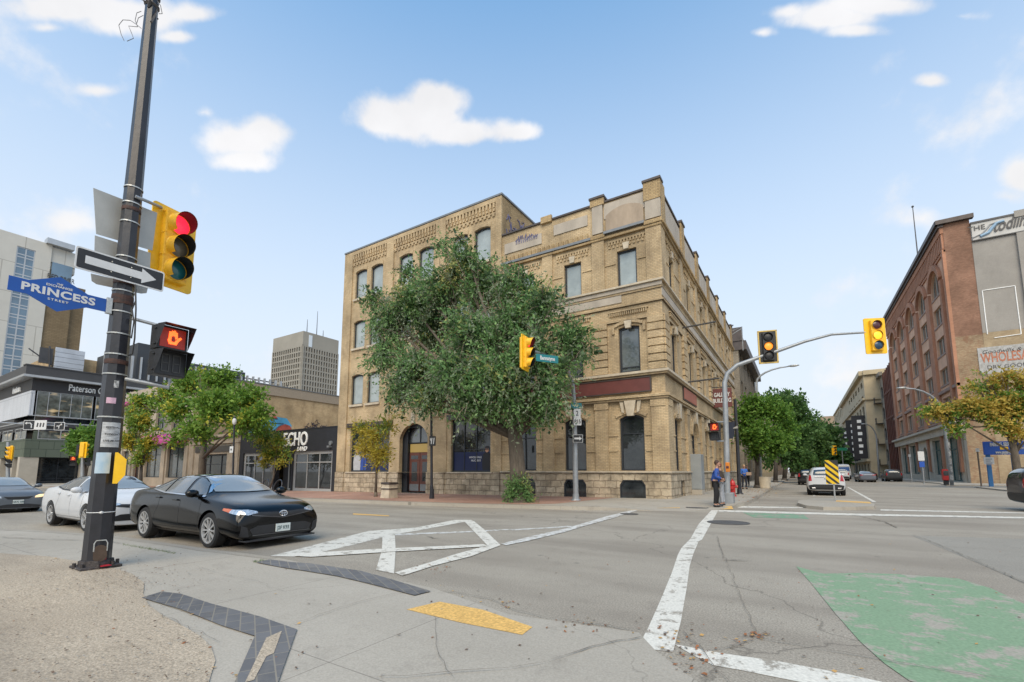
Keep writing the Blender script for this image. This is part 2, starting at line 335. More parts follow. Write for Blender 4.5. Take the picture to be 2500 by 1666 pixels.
# ================================================================= SETTING
def paving(name, ca, cb, speck=0.25, crack=0.5, crscale=0.16, joints=None, bump=0.25, stain=(0.13, 0.11, 0.095)):
    m, t, b = newmat(name); b.inputs['Roughness'].default_value = 0.88; b.inputs['Specular IOR Level'].default_value = 0.25
    g = N(t, 'ShaderNodeNewGeometry'); P = g.outputs['Position']
    n1 = N(t, 'ShaderNodeTexNoise', i_Scale=0.22, i_Detail=9.0, i_Roughness=0.6); t.links.new(P, n1.inputs['Vector'])
    r1 = N(t, 'ShaderNodeMapRange', i_1=0.35, i_2=0.65); t.links.new(n1.outputs[0], r1.inputs[0])
    c = MIX(t, r1.outputs[0], ca, cb)
    n2 = N(t, 'ShaderNodeTexNoise', i_Scale=55.0, i_Detail=3.0, i_Roughness=0.7); t.links.new(P, n2.inputs['Vector'])
    r2 = N(t, 'ShaderNodeMapRange', i_1=0.3, i_2=0.7, i_3=1-speck, i_4=1+speck); t.links.new(n2.outputs[0], r2.inputs[0])
    c = MIX(t, 1.0, c, (1, 1, 1), 'MULTIPLY'); t.links.new(r2.outputs[0], c.node.inputs[7])
    n3 = N(t, 'ShaderNodeTexNoise', i_Scale=2.6, i_Detail=8.0, i_Roughness=0.72); t.links.new(P, n3.inputs['Vector'])
    r3 = N(t, 'ShaderNodeMapRange', i_1=0.54, i_2=0.78, i_3=0.0, i_4=0.35); t.links.new(n3.outputs[0], r3.inputs[0]); c = MIX(t, r3.outputs[0], c, stain)
    n5 = N(t, 'ShaderNodeTexNoise', i_Scale=0.5, i_Detail=4.0, i_Roughness=0.5); mp5 = N(t, 'ShaderNodeMapping'); mp5.inputs['Scale'].default_value = (.35, 1.6, 1); t.links.new(P, mp5.inputs[0]); t.links.new(mp5.outputs[0], n5.inputs['Vector'])
    r5 = N(t, 'ShaderNodeMapRange', i_1=0.42, i_2=0.66, i_3=0.0, i_4=0.42 if crscale < .2 else .14); t.links.new(n5.outputs[0], r5.inputs[0]); c = MIX(t, r5.outputs[0], c, (0.16, 0.135, 0.11))
    vs_ = N(t, 'ShaderNodeTexVoronoi', i_Scale=1.1); t.links.new(P, vs_.inputs['Vector']); rs_ = N(t, 'ShaderNodeMapRange', i_1=0.03, i_2=0.07, i_3=0.45, i_4=0.0); t.links.new(vs_.outputs['Distance'], rs_.inputs[0]); c = MIX(t, rs_.outputs[0], c, (0.10, 0.09, 0.08))
    h = n2.outputs[0]
    if crack:
        nd = N(t, 'ShaderNodeTexNoise', i_Scale=0.9, i_Detail=6.0); t.links.new(P, nd.inputs['Vector'])
        ad = N(t, 'ShaderNodeVectorMath', operation='ADD'); sc = N(t, 'ShaderNodeVectorMath', operation='SCALE'); sc.inputs['Scale'].default_value = 1.6
        t.links.new(nd.outputs['Color'], sc.inputs[0]); t.links.new(P, ad.inputs[0]); t.links.new(sc.outputs[0], ad.inputs[1])
        vo = N(t, 'ShaderNodeTexVoronoi', feature='DISTANCE_TO_EDGE', i_Scale=crscale); t.links.new(ad.outputs[0], vo.inputs['Vector'])
        rc = N(t, 'ShaderNodeMapRange', i_1=0.0, i_2=0.0028, i_3=crack*.6, i_4=0.0); t.links.new(vo.outputs['Distance'], rc.inputs[0])
        c = MIX(t, rc.outputs[0], c, (0.07, 0.06, 0.05))
    if joints:
        s = N(t, 'ShaderNodeSeparateXYZ'); t.links.new(P, s.inputs[0])
        for ax, sp_, of in joints:
            q = MA(t, 'ABSOLUTE', MA(t, 'SUBTRACT', MA(t, 'FRACT', MA(t, 'ADD', MA(t, 'DIVIDE', s.outputs[ax], sp_), of)), 0.5))
            rj = N(t, 'ShaderNodeMapRange', i_1=0.5-0.006/sp_, i_2=0.5-0.003/sp_, i_3=0.0, i_4=0.55); t.links.new(q, rj.inputs[0])
            c = MIX(t, rj.outputs[0], c, (0.09, 0.08, 0.07))
    t.links.new(c, b.inputs['Base Color'])
    bm = N(t, 'ShaderNodeBump', i_Strength=bump, i_Distance=0.01); t.links.new(h, bm.inputs['Height']); t.links.new(bm.outputs[0], b.inputs['Normal'])
    return m
def paint(name, col, under, wear=0.5, scale=3.0, speck=0.15):
    """road paint worn through to the surface below"""
    m, t, b = newmat(name); b.inputs['Roughness'].default_value = 0.7
    g = N(t, 'ShaderNodeNewGeometry'); P = g.outputs['Position']
    n1 = N(t, 'ShaderNodeTexNoise', i_Scale=scale, i_Detail=12.0, i_Roughness=0.75); t.links.new(P, n1.inputs['Vector'])
    r1 = N(t, 'ShaderNodeMapRange', i_1=wear, i_2=wear+0.06, i_3=1.0, i_4=0.0); t.links.new(n1.outputs[0], r1.inputs[0])
    n2 = N(t, 'ShaderNodeTexNoise', i_Scale=40.0, i_Detail=4.0); t.links.new(P, n2.inputs['Vector'])
    r2 = N(t, 'ShaderNodeMapRange', i_1=0.3, i_2=0.7, i_3=1-speck, i_4=1+speck); t.links.new(n2.outputs[0], r2.inputs[0])
    c = MIX(t, r1.outputs[0], under, col); c = MIX(t, 1.0, c, (1, 1, 1), 'MULTIPLY'); t.links.new(r2.outputs[0], c.node.inputs[7])
    t.links.new(c, b.inputs['Base Color']); return m
ROADC = (0.300, 0.266, 0.218)
m_road = paving('road concrete', ROADC, (0.352, 0.316, 0.262), speck=0.42, crack=0.8, crscale=0.12)
m_patch = paving('road patch', (0.27, 0.25, 0.215), (0.305, 0.283, 0.245), speck=0.25, crack=0.3, crscale=0.3)
m_side = paving('pavement concrete', (0.352, 0.318, 0.266), (0.405, 0.368, 0.312), speck=0.14, crack=0.45, crscale=0.22, joints=[(0, 2.4, .3), (1, 2.6, .1)])
m_kerb = paving('kerb concrete', (0.30, 0.27, 0.225), (0.39, 0.355, 0.30), speck=0.25, crack=0)
m_brickpave = BR('red pavers', (0.36, 0.20, 0.15), (0.41, 0.25, 0.19), (0.27, 0.20, 0.16), 0.2, 0.1, mort=0.008)
t = m_brickpave.node_tree; bt = [n for n in t.nodes if n.type == 'TEX_BRICK'][0]; gg = [n for n in t.nodes if n.type == 'NEW_GEOMETRY'][0]
t.links.new(gg.outputs['Position'], bt.inputs['Vector'])
m_white = paint('white road paint', (0.64, 0.61, 0.54), ROADC, 0.53, 4.5)
m_whitew = paint('worn white road paint', (0.60, 0.59, 0.56), ROADC, 0.50, 6.0)
m_green = paint('green lane paint', (0.20, 0.30, 0.18), (0.34, 0.31, 0.255), 0.515, 2.4)
m_greenw = paint('faded green lane paint', (0.16, 0.29, 0.18), ROADC, 0.5, 3.0)
m_yel = paint('yellow tactile paint', (0.66, 0.40, 0.12), (0.36, 0.33, 0.28), 0.62, 9.0, 0.3)
m_dirt = paving('dirt', (0.36, 0.29, 0.215), (0.45, 0.375, 0.285), speck=0.45, crack=0, bump=0.8, stain=(0.17, 0.135, 0.10))
m_iron = M('cast iron', (0.11, 0.105, 0.10), 0.6, 0.4, 0.2, 20, bump=0.5, bscale=60)
zroad = lambda x, y: T(x)
def sstep(a, b, x): x = min(1, max(0, (x-a)/(b-a))); return x*x*(3-2*x)
def znear(x, y): return T(x)+0.12*sstep(-6.6, -8.6, x)+0.005
def zfar(x, y): return T(x)+0.006+0.13*min(1, max(0, (hypot(x+3.4, y-17.8)-1.6)/1.4)) if x > -14 else T(x)+0.136
K = dict(kind='structure')
bm = bmesh.new(); xs = [-900, -200, -45]+[-45+i*4 for i in range(1, 11)]+[10, 200, 900]; ys = [-500, -40, 60, 200, 1500]
V = [[bm.verts.new((x, y, T(x))) for y in ys] for x in xs]
for i in range(len(xs)-1):
    for j in range(len(ys)-1): bm.faces.new((V[i][j], V[i+1][j], V[i+1][j+1], V[i][j+1]))
me = bpy.data.meshes.new('road'); bm.to_mesh(me); bm.free(); me.materials.append(m_road); link('road', me, **K)
# near corner pavement (flush at the ramp, a raised kerb beside the parked cars)
def Gn(u, v): p = G(u, v, 0, znear); return (p.x, p.y)
def Gr(u, v): p = G(u, v, 0); return (p.x, p.y)
edge = [(0,1292),(120,1297),(280,1309),(420,1328),(520,1343),(600,1352),(680,1362),(800,1383),(900,1402),(980,1420),(1060,1437),(1150,1468),(1240,1500),(1400,1522),(1560,1545)]
near = [Gn(*p) for p in edge]
near = [(-60, near[0][1]-0.0)]+near+[Gr(1600,1590), Gr(1720,1680), Gr(1850,1900), (0.3, -3), (-60, -3)]
sheet(near, znear, 'sidewalk', m_side, 0.0, 0.8, skirt=0.16, **K)
# kerb face strip along the parked cars: a paler stone lip
kp = [Gn(*p) for p in edge[:7]]; kp = [(-60, kp[0][1])]+kp
lip = [(x, y-0.0) for x, y in kp]+[(x, y-0.17) for x, y in reversed(kp)]
sheet(lip, znear, 'kerb', m_kerb, 0.004, 0.8, **K)
# dirt patch round the pole
dirt = [(-200,1420),(0,1352),(120,1360),(250,1382),(322,1402),(352,1425),(350,1452),(362,1478),(397,1504),(445,1530),(486,1553),(515,1580),(526,1615),(515,1650),(500,1700),(400,1900),(-300,2100),(-700,1700)]
sheet([Gn(*p) for p in dirt], znear, 'dirt', m_dirt, 0.008, 0.7, **K)
# dark paver bands set in the pavement
m_paver = BR('charcoal pavers', (0.115, 0.115, 0.12), (0.15, 0.15, 0.155), (0.22, 0.20, 0.17), 0.24, 0.12, mort=0.006, bump=0.3, stain=(0.26, 0.235, 0.20), stainamt=0.5)
t = m_paver.node_tree; bt = [n for n in t.nodes if n.type == 'TEX_BRICK'][0]; gg = [n for n in t.nodes if n.type == 'NEW_GEOMETRY'][0]
mp = N(t, 'ShaderNodeMapping'); mp.inputs['Rotation'].default_value = (0, 0, radians(28)); t.links.new(gg.outputs['Position'], mp.inputs[0]); t.links.new(mp.outputs[0], bt.inputs['Vector'])
band1 = [(395,1447),(440,1452),(520,1478),(640,1510),(725,1540),(700,1610),(668,1700),(560,1700),(590,1630),(622,1556),(540,1530),(440,1490),(345,1462)]
band2 = [(625,1375),(660,1368),(760,1378),(880,1396),(960,1418),(1052,1446),(1012,1456),(920,1432),(820,1408),(740,1395),(680,1386)]
sheet([Gn(*p) for p in band1], znear, 'paver_band', m_paver, 0.0125, 0.6, **K)
sheet([Gn(*p) for p in band2], znear, 'paver_band', m_paver, 0.0125, 0.6, **K)
for q in ([(650,1562),(688,1545),(668,1600),(650,1608),(620,1666),(598,1672)],): sheet([Gn(*p) for p in q], znear, 'sand_joint', m_dirt, 0.0165, 0.6, **K)
# yellow tactile plates
sheet([Gn(*p) for p in [(993,1489),(1073,1470),(1180,1490),(1300,1532),(1275,1551),(1120,1520)]], znear, 'ramp_marking', m_yel, 0.004, 0.5, **K)
# ---- painted road markings, each 4 mm proud of the road
def mark(px, name='road_marking', mat=None, off=0.004, zf=zroad):
    sheet([Gr(*p) for p in px], zf, name, mat or m_white, off, 1.0, **K)
mark([(1737,1246),(1754,1246),(1714,1318),(1706,1322),(1694,1350),(1684,1382),(1676,1440),(1662,1520),(1643,1594),(1600,1588),(1560,1576),(1582,1535),(1612,1468),(1640,1400),(1655,1355),(1664,1338),(1686,1316),(1700,1290),(1706,1280)])
mark([(1646,1574),(1760,1596),(1900,1616),(2080,1650),(2300,1700),(2500,1780),(2250,1780),(1960,1668),(1820,1640),(1740,1625),(1690,1600)])
mark([(1754,1246),(1754,1250),(2100,1260),(2300,1263),(2500,1267),(2500,1263),(2300,1259),(2100,1255)], off=0.008)
mark([(1812,1236),(1960,1239),(1960,1241),(1800,1240)])
mark([(2150,1244),(2500,1252),(2500,1254),(2150,1247)])
# hatched island in front of the near kerb
mark([(690,1351),(900,1297),(1015,1289),(1110,1270),(1150,1270),(1158,1274),(1132,1275),(1020,1296),(960,1306),(850,1334),(735,1360),(660,1358)])
mark([(1132,1272),(1158,1274),(1180,1292),(1219,1329),(1192,1335),(1168,1310)], off=0.008)
mark([(1219,1329),(1222,1333),(1150,1360),(1060,1383),(982,1408),(964,1400),(1050,1375),(1105,1357),(1180,1336)], off=0.012)
mark([(934,1308),(964,1308),(966,1342),(962,1402),(918,1393),(932,1345)], off=0.008)
mark([(718,1360),(740,1353),(930,1342),(1180,1331),(1195,1336),(962,1349),(760,1362)], off=0.016)
mark([(965,1304),(1150,1297),(1250,1292),(1250,1294),(1150,1300),(965,1308)], mat=m_whitew)
mark([(1222,1329),(1262,1320),(1300,1310),(1380,1292),(1420,1280),(1480,1262),(1552,1244),(1565,1245),(1490,1268),(1425,1286),(1380,1300),(1290,1322),(1235,1333)], mat=m_whitew, off=0.012)
mark([(1250,1293),(1340,1288),(1395,1284),(1395,1287),(1250,1296)], mat=m_whitew)
mark([(862,1254),(900,1256),(950,1259),(950,1261),(862,1257)], mat=m_yel)
# green bicycle-lane paint
mark([(1944,1384),(2010,1402),(2100,1400),(2210,1404),(2340,1414),(2420,1438),(2500,1476),(2700,1580),(2900,1900),(2500,1760),(2220,1664),(2160,1622),(2100,1568),(2040,1500),(1980,1425)], 'lane_paint', m_green, 0.006)
mark([(1812,1251),(1960,1255),(1975,1268),(1840,1264)], 'lane_paint', m_greenw, 0.004)
# patch of darker road on the right and a seam
mark([(2225,1308),(2600,1320),(2900,1560),(2500,1425),(2380,1372)], 'road', m_patch, 0.003)
# open cracks and slab joints
random.seed(12)
def crack(px, w=.012, zf=zroad, off=.0205):
    P_ = [G(*p, 0, zf) for p in px]; L1 = []; R1 = []; pts = []
    for a, b in zip(P_[:-1], P_[1:]):
        n = max(2, int((b-a).length/.12))
        for i in range(n): pts.append(a.lerp(b, i/n)+Vector((random.gauss(0, .012), random.gauss(0, .012), 0)))
    pts.append(P_[-1]); out = []
    for i, p in enumerate(pts):
        d = (pts[min(i+1, len(pts)-1)]-pts[max(i-1, 0)]); d.z = 0; d.normalize(); q = Vector((-d.y, d.x, 0))*w*random.uniform(.35, 1.0)*.5*(1 if 0 < i < len(pts)-1 else .2); z = Vector((0, 0, zf(p.x, p.y)+off-p.z)); L1.append(p+q+z); R1.append(p-q+z)
    mb = MB(); n = len(L1); mb.add(L1+R1, [(i, i+1, n+i+1, n+i) for i in range(n-1)]); mb.build('road_crack', m_crack, **K)
m_crack = M('crack dirt', (0.18, 0.155, 0.125), .95, 0, .3, 20)  # dark tone of the crack lines
crack([(1575,1560),(1530,1566),(1480,1576),(1420,1592),(1340,1618)], .016); crack([(1340,1618),(1240,1636),(1120,1646),(900,1662)], .008, znear)
crack([(1752,1310),(1760,1345),(1776,1376)], .015); crack([(1776,1376),(1800,1440),(1830,1510),(1850,1552)], .008); crack([(1755,1368),(1790,1370),(1835,1372)], .05)
crack([(1850,1560),(1950,1578),(2080,1600),(2200,1625),(2350,1650),(2500,1668)], .010); crack([(1700,1600),(1760,1588),(1840,1566)], .012)
crack([(1070,1446),(1120,1450),(1200,1466),(1260,1494),(1330,1510),(1420,1522),(1555,1542)], .012); crack([(700,1535),(850,1480),(1020,1440)], .008, znear); crack([(1060,1505),(1065,1580),(1085,1640),(1110,1666)], .006, znear)
crack([(2228,1306),(2300,1335),(2400,1378),(2520,1432)], .016); crack([(1660,1540),(1700,1580),(1760,1640),(1800,1700)], .01); crack([(1040,1310),(1060,1315),(1076,1317)], .05); crack([(2100,1262),(2160,1275),(2190,1290)], .05)
crack([(380,1500),(470,1540),(540,1575)], .006, znear); crack([(480,1385),(620,1420),(700,1450)], .005, znear); crack([(0,1313),(100,1318),(230,1322),(300,1328)], .03, znear)
# manhole covers
for (u, v, r, zf) in ((1778, 1277, 0.55, zroad), (1702, 1240, 0.42, zfar), (1536, 1256, 0.3, zroad)):
    p = G(u, v, 0, zf); mb = MB(); mb.lathe((p.x, p.y, p.z), [(0, .012), (r*.88, .012), (r*.9, .02), (r, .018), (r, -.02)], 28); mb.build('manhole_cover', m_iron, label=None or {1778:'dark round manhole cover in the road just right of the long white line',1702:'flush iron manhole cover on the corner ramp before the two waiting people',1536:'small faint iron cover in the road left of the corner ramp'}[u], cat='manhole cover')
# far pavement in front of the main building and along its right side
far = [(-80, 15.1), (-40, 15.15), (-25, 15.25), (-16, 15.3), (-12, 15.5), (-9, 15.9), (-6.4, 16.3), (-4.6, 17.0), (-3.2, 18.2), (-2.35, 19.6), (-2.05, 21.5), (-1.95, 26), (-1.9, 60), (-1.9, 190), (-5.4, 190), (-5.4, 24.5), (-5.6, 22.9), (-30, 22.9), (-30, 23.5), (-80, 23.5)]
sheet(far, zfar, 'sidewalk', m_side, 0.0, 1.5, skirt=0.18, **K)
kl = far[:13]; nrm = []
inn = []
for i, p in enumerate(kl):
    a = Vector(kl[max(0, i-1)]); b_ = Vector(kl[min(len(kl)-1, i+1)]); d = (b_-a).normalized(); inn.append((p[0]-d.y*0.17, p[1]+d.x*0.17))
sheet(kl[:7]+inn[:7][::-1], zfar, 'kerb', m_kerb, 0.004, 1.2, **K)
sheet(kl[9:]+inn[9:][::-1], zfar, 'kerb', m_kerb, 0.004, 1.5, **K)
sheet([(-70, 15.4), (-16, 15.6), (-12, 15.8), (-9.6, 16.15), (-8.6, 17.2), (-8.0, 22.4), (-70, 22.4)], zfar, 'brick_paving', m_brickpave, 0.004, 1.5, **K)
sheet([tuple(G(*p, 0, zfar).xy) for p in [(1583,1238),(1590,1241),(1660,1241),(1660,1238)]], zfar, 'ramp_marking', m_yel, 0.004, 0.5, **K)
sheet([tuple(G(*p, 0, zfar).xy) for p in [(1748,1233),(1752,1237),(1790,1236),(1786,1232)]], zfar, 'ramp_marking', m_yel, 0.004, 0.5, **K)
# small concrete traffic island with a yellow edge
zi = lambda x, y: 0.12
isl = [tuple(G(*p, 0.12).xy) for p in [(1950,1222),(1947,1228),(1968,1234),(2010,1238),(2090,1238),(2134,1236),(2136,1231),(2118,1224),(2040,1217),(1990,1217)]]
sheet(isl, zi, 'traffic_island', m_side, 0.0, 0.8, skirt=0.14, label='low pale concrete traffic island holding the striped hazard marker', cat='traffic island')
sheet([tuple(G(*p, 0.12).xy) for p in [(2042,1222),(2040,1225),(2128,1230),(2124,1226)]], zi, 'ramp_marking', m_yel, 0.005, 0.8, **K)
mark([(2068,1190),(2072,1190),(2140,1226),(2130,1226)], mat=m_white)
mark([(1990,1196),(1994,1196),(1990,1212),(1984,1212)], mat=m_whitew)
# right-hand pavement, parking-lot apron
zr = lambda x, y: 0.1
rt = [(12.0, 61.0), (12.9, 68), (13.0, 90), (13.2, 240), (16, 240), (16, 70), (60, 70), (60, 61)]
sheet(rt, zr, 'sidewalk', m_side, 0.0, 3, skirt=0.14, **K)
sheet([(12.6, 54.5), (13.4, 57.5), (60, 57.5), (60, 42), (12.4, 42.5), (12.3, 48)], zr, 'sidewalk', m_side, 0.0, 3, skirt=0.14, **K)
# left cross street pavement below the dark glazed building
sheet([(-86, 10), (-84, 14), (-84, 80), (-110, 80), (-160, 14), (-160, 10)], lambda x, y: T(x)+0.1, 'sidewalk', m_side, 0.0, 6, skirt=0.14, **K)
# fallen leaves and grit: countless, one object
random.seed(5); mb = MB()
def leafat(x, y, z, s, mi):
    a = random.random()*6.28; d1 = Vector((cos(a), sin(a), random.uniform(-.1, .3)))*s; d2 = Vector((-sin(a), cos(a), random.uniform(0, .5)))*s*.6; c = Vector((x, y, z+.012+s*.1)); mb.m = mi
    mb.add([c-d1, c-d2*.9+d1*.1, c+d1, c+d2], [(0, 1, 2, 3)])
for i in range(230):
    u = random.uniform(20, 2500); v = random.triangular(1262, 1690, 1400); p = G(u, v, 0, (znear if u < 1000 and v > 1350 else zroad)); leafat(p.x, p.y, p.z, random.uniform(.008, .022), random.choice((0, 1, 2, 2)))
for (u, v, n, ru, rv) in ((1850,1555,40,18,7),(1800,1570,10,12,6),(1630,1540,22,40,8),(1060,1388,30,22,7),(1700,1600,50,45,22),(1400,1525,24,40,10),(1650,1570,14,22,8),(1840,1205,260,25,12),(1870,1195,140,20,6),(1235,1475,16,20,5),(2080,1640,5,30,10)):
    for i in range(n):
        p = G(random.gauss(u, ru), random.gauss(v, rv), 0); q = 1 if p.y < 12 else 2.6; leafat(p.x, p.y, p.z if p.y < 12 else zfar(p.x, p.y), random.uniform(.010, .024)*q, random.choice((0, 0, 1, 2)))
for i in range(1100):
    u = random.uniform(0, 510) if i < 500 else random.gauss(300, 110); v = random.uniform(1370, 1700) if i < 500 else random.gauss(1405, 32); p = G(u, v, 0.01, znear); leafat(p.x, p.y, p.z, random.uniform(.004, .016), random.choice((2, 2, 3)))
mb.build('fallen_leaves', [M('leaf rust', (0.28, 0.11, 0.04)), M('leaf ochre', (0.42, 0.25, 0.08)), M('leaf brown', (0.12, 0.075, 0.045)), M('grit', (0.3, 0.27, 0.23))], kind='stuff')
# weeds along the kerb joints
mb = MB()
for (u0, v0, u1, v1, n) in ((300,1330,430,1352,260),(618,1373,650,1369,60),(225,1298,300,1312,40)):
    for i in range(n):
        k = random.random(); p = G(u0+(u1-u0)*k, v0+(v1-v0)*k+random.gauss(0, 1.2), 0.0, znear); h = random.uniform(.01, .04); a = random.random()*6.28
        mb.add([p+Vector((-.006, 0, 0)), p+Vector((.006, 0, 0)), p+Vector((cos(a)*h*.7, sin(a)*h*.7, h))], [(0, 1, 2)])
mb.build('weeds', M('weed green', (0.10, 0.14, 0.04)), kind='stuff')
# ================================================================= MAIN CORNER BUILDING
b_yel = BR('buff brick', (0.56, 0.43, 0.265), (0.46, 0.345, 0.205), (0.34, 0.265, 0.175), 0.24, 0.078, 0.32, stain=(0.22, 0.165, 0.11), stainamt=0.75)
b_yel2 = BR('buff brick weathered', (0.50, 0.37, 0.20), (0.40, 0.28, 0.145), (0.27, 0.20, 0.125), 0.24, 0.078, 0.28, stain=(0.13, 0.095, 0.06), stainamt=0.75)
b_stone = BR('rock faced limestone', (0.50, 0.42, 0.31), (0.38, 0.31, 0.22), (0.27, 0.215, 0.155), 0.62, 0.34, 0.42, stain=(0.12, 0.10, 0.08), stainamt=0.6, mort=0.020, bump=1.6, bigscale=1.5, wob=.16)
m_trim = M('dressed limestone', (0.50, 0.43, 0.33), 0.8, 0, 0.22, 3.0, bump=0.3, world=True)
m_stucco = M('grey stucco', (0.42, 0.37, 0.31), 0.85, 0, 0.2, 1.2, bump=0.2, world=True, stretch=(1, 1, .5))
m_stucco2 = M('brown stained stucco', (0.36, 0.285, 0.215), 0.85, 0, 0.25, 1.6, bump=0.2, world=True, stretch=(1, 1, .4))
m_cap = M('weathered flashing', (0.085, 0.07, 0.065), 0.5, 0.4, 0.2, 2, world=True)
m_metal = M('grey drip moulding', (0.20, 0.21, 0.22), 0.45, 0.3, 0.15, 3, world=True)
m_frame = M('dark window frame', (0.035, 0.04, 0.05), 0.4, 0.2, 0.1, 5)
m_maroon = M('maroon sign board', (0.135, 0.04, 0.035), 0.5, 0, 0.15, 2, world=True)
g_blind = GL('pane with blind and painted reflection', (0.30, 0.34, 0.34), 0.10, 0.25, 0.9)  # pale mottled tone: blinds, with sky reflections painted into the colour
g_dark = GL('dark shop glass', (0.006, 0.008, 0.010), 0.03, 0.6, 1.1, 0.5, tint2=(0.045, 0.052, 0.058))  # lighter blotches in the colour imitate street reflections
g_mid = GL('grey office glass', (0.06, 0.075, 0.085), 0.07, 0.5, 0.9, tint2=(0.17, 0.19, 0.195))
m_wood = M('reddish door wood', (0.13, 0.045, 0.03), 0.45, 0, 0.2, 8, stretch=(6, 6, 1))
m_shade_strip = M('painted shade strip', (0.13, 0.095, 0.06), 0.9, 0, 0.2, 3, world=True)  # dark colour painting the shade line under the courses
L_ = FR((0, 22.5, 0), (1, 0, 0), (0, -1, 0)); XR = -5.35; R_ = FR((XR, 0, 0), (0, 1, 0), (1, 0, 0))
ZB = -0.45
cb = thing('brick_building', 'three storey buff brick corner building with rough stone base and maroon sign band', 'building')
def course(mb, s0, s1, z0, z1, d): mb.box(s0, s1+(d if mb.fr is L_ and abs(s1-XR) < 1e-6 else 0), 0.0, d, z0, z1)
def dentils(mb, s0, s1, z0, z1, d, step):
    n = max(1, int((s1-s0)/step))
    for i in range(n):
        a = s0+(s1-s0)*(i+.15)/n; mb.box(a, a+(s1-s0)/n*.55, 0.0, d, z0, z1)
def hood(mb, pts, t, d, legs=0.5):      # moulded surround round the head of an arched opening
    top = pts[2:]; cx = sum(p[0] for p in top)/len(top); out = []
    for i, p in enumerate(top):
        a = top[max(0, i-1)]; b = top[min(len(top)-1, i+1)]; dx, dz = b[0]-a[0], b[1]-a[1]; l = hypot(dx, dz) or 1
        nx, nz = -dz/l, dx/l
        if nz < 0 and abs(nz) > .01: nx, nz = -nx, -nz
        out.append((p[0]+nx*t, p[1]+abs(nz)*t+(t*.3)))
    inn = [(p[0], p[1]+.02) for p in top]
    for i in range(len(top)-1):
        q = [inn[i], inn[i+1], out[i+1], out[i]]
        mb.add([(p[0], 0.0, p[1]) for p in q]+[(p[0], d, p[1]) for p in q], [(4,5,6,7),(0,1,5,4),(1,2,6,5),(2,3,7,6),(3,0,4,7)])
W1 = 1.04
Lc = [-7.07, -10.17, -13.2]
Rc = [24.9, 29.35, 33.8, 38.25, 42.75, 47.3]
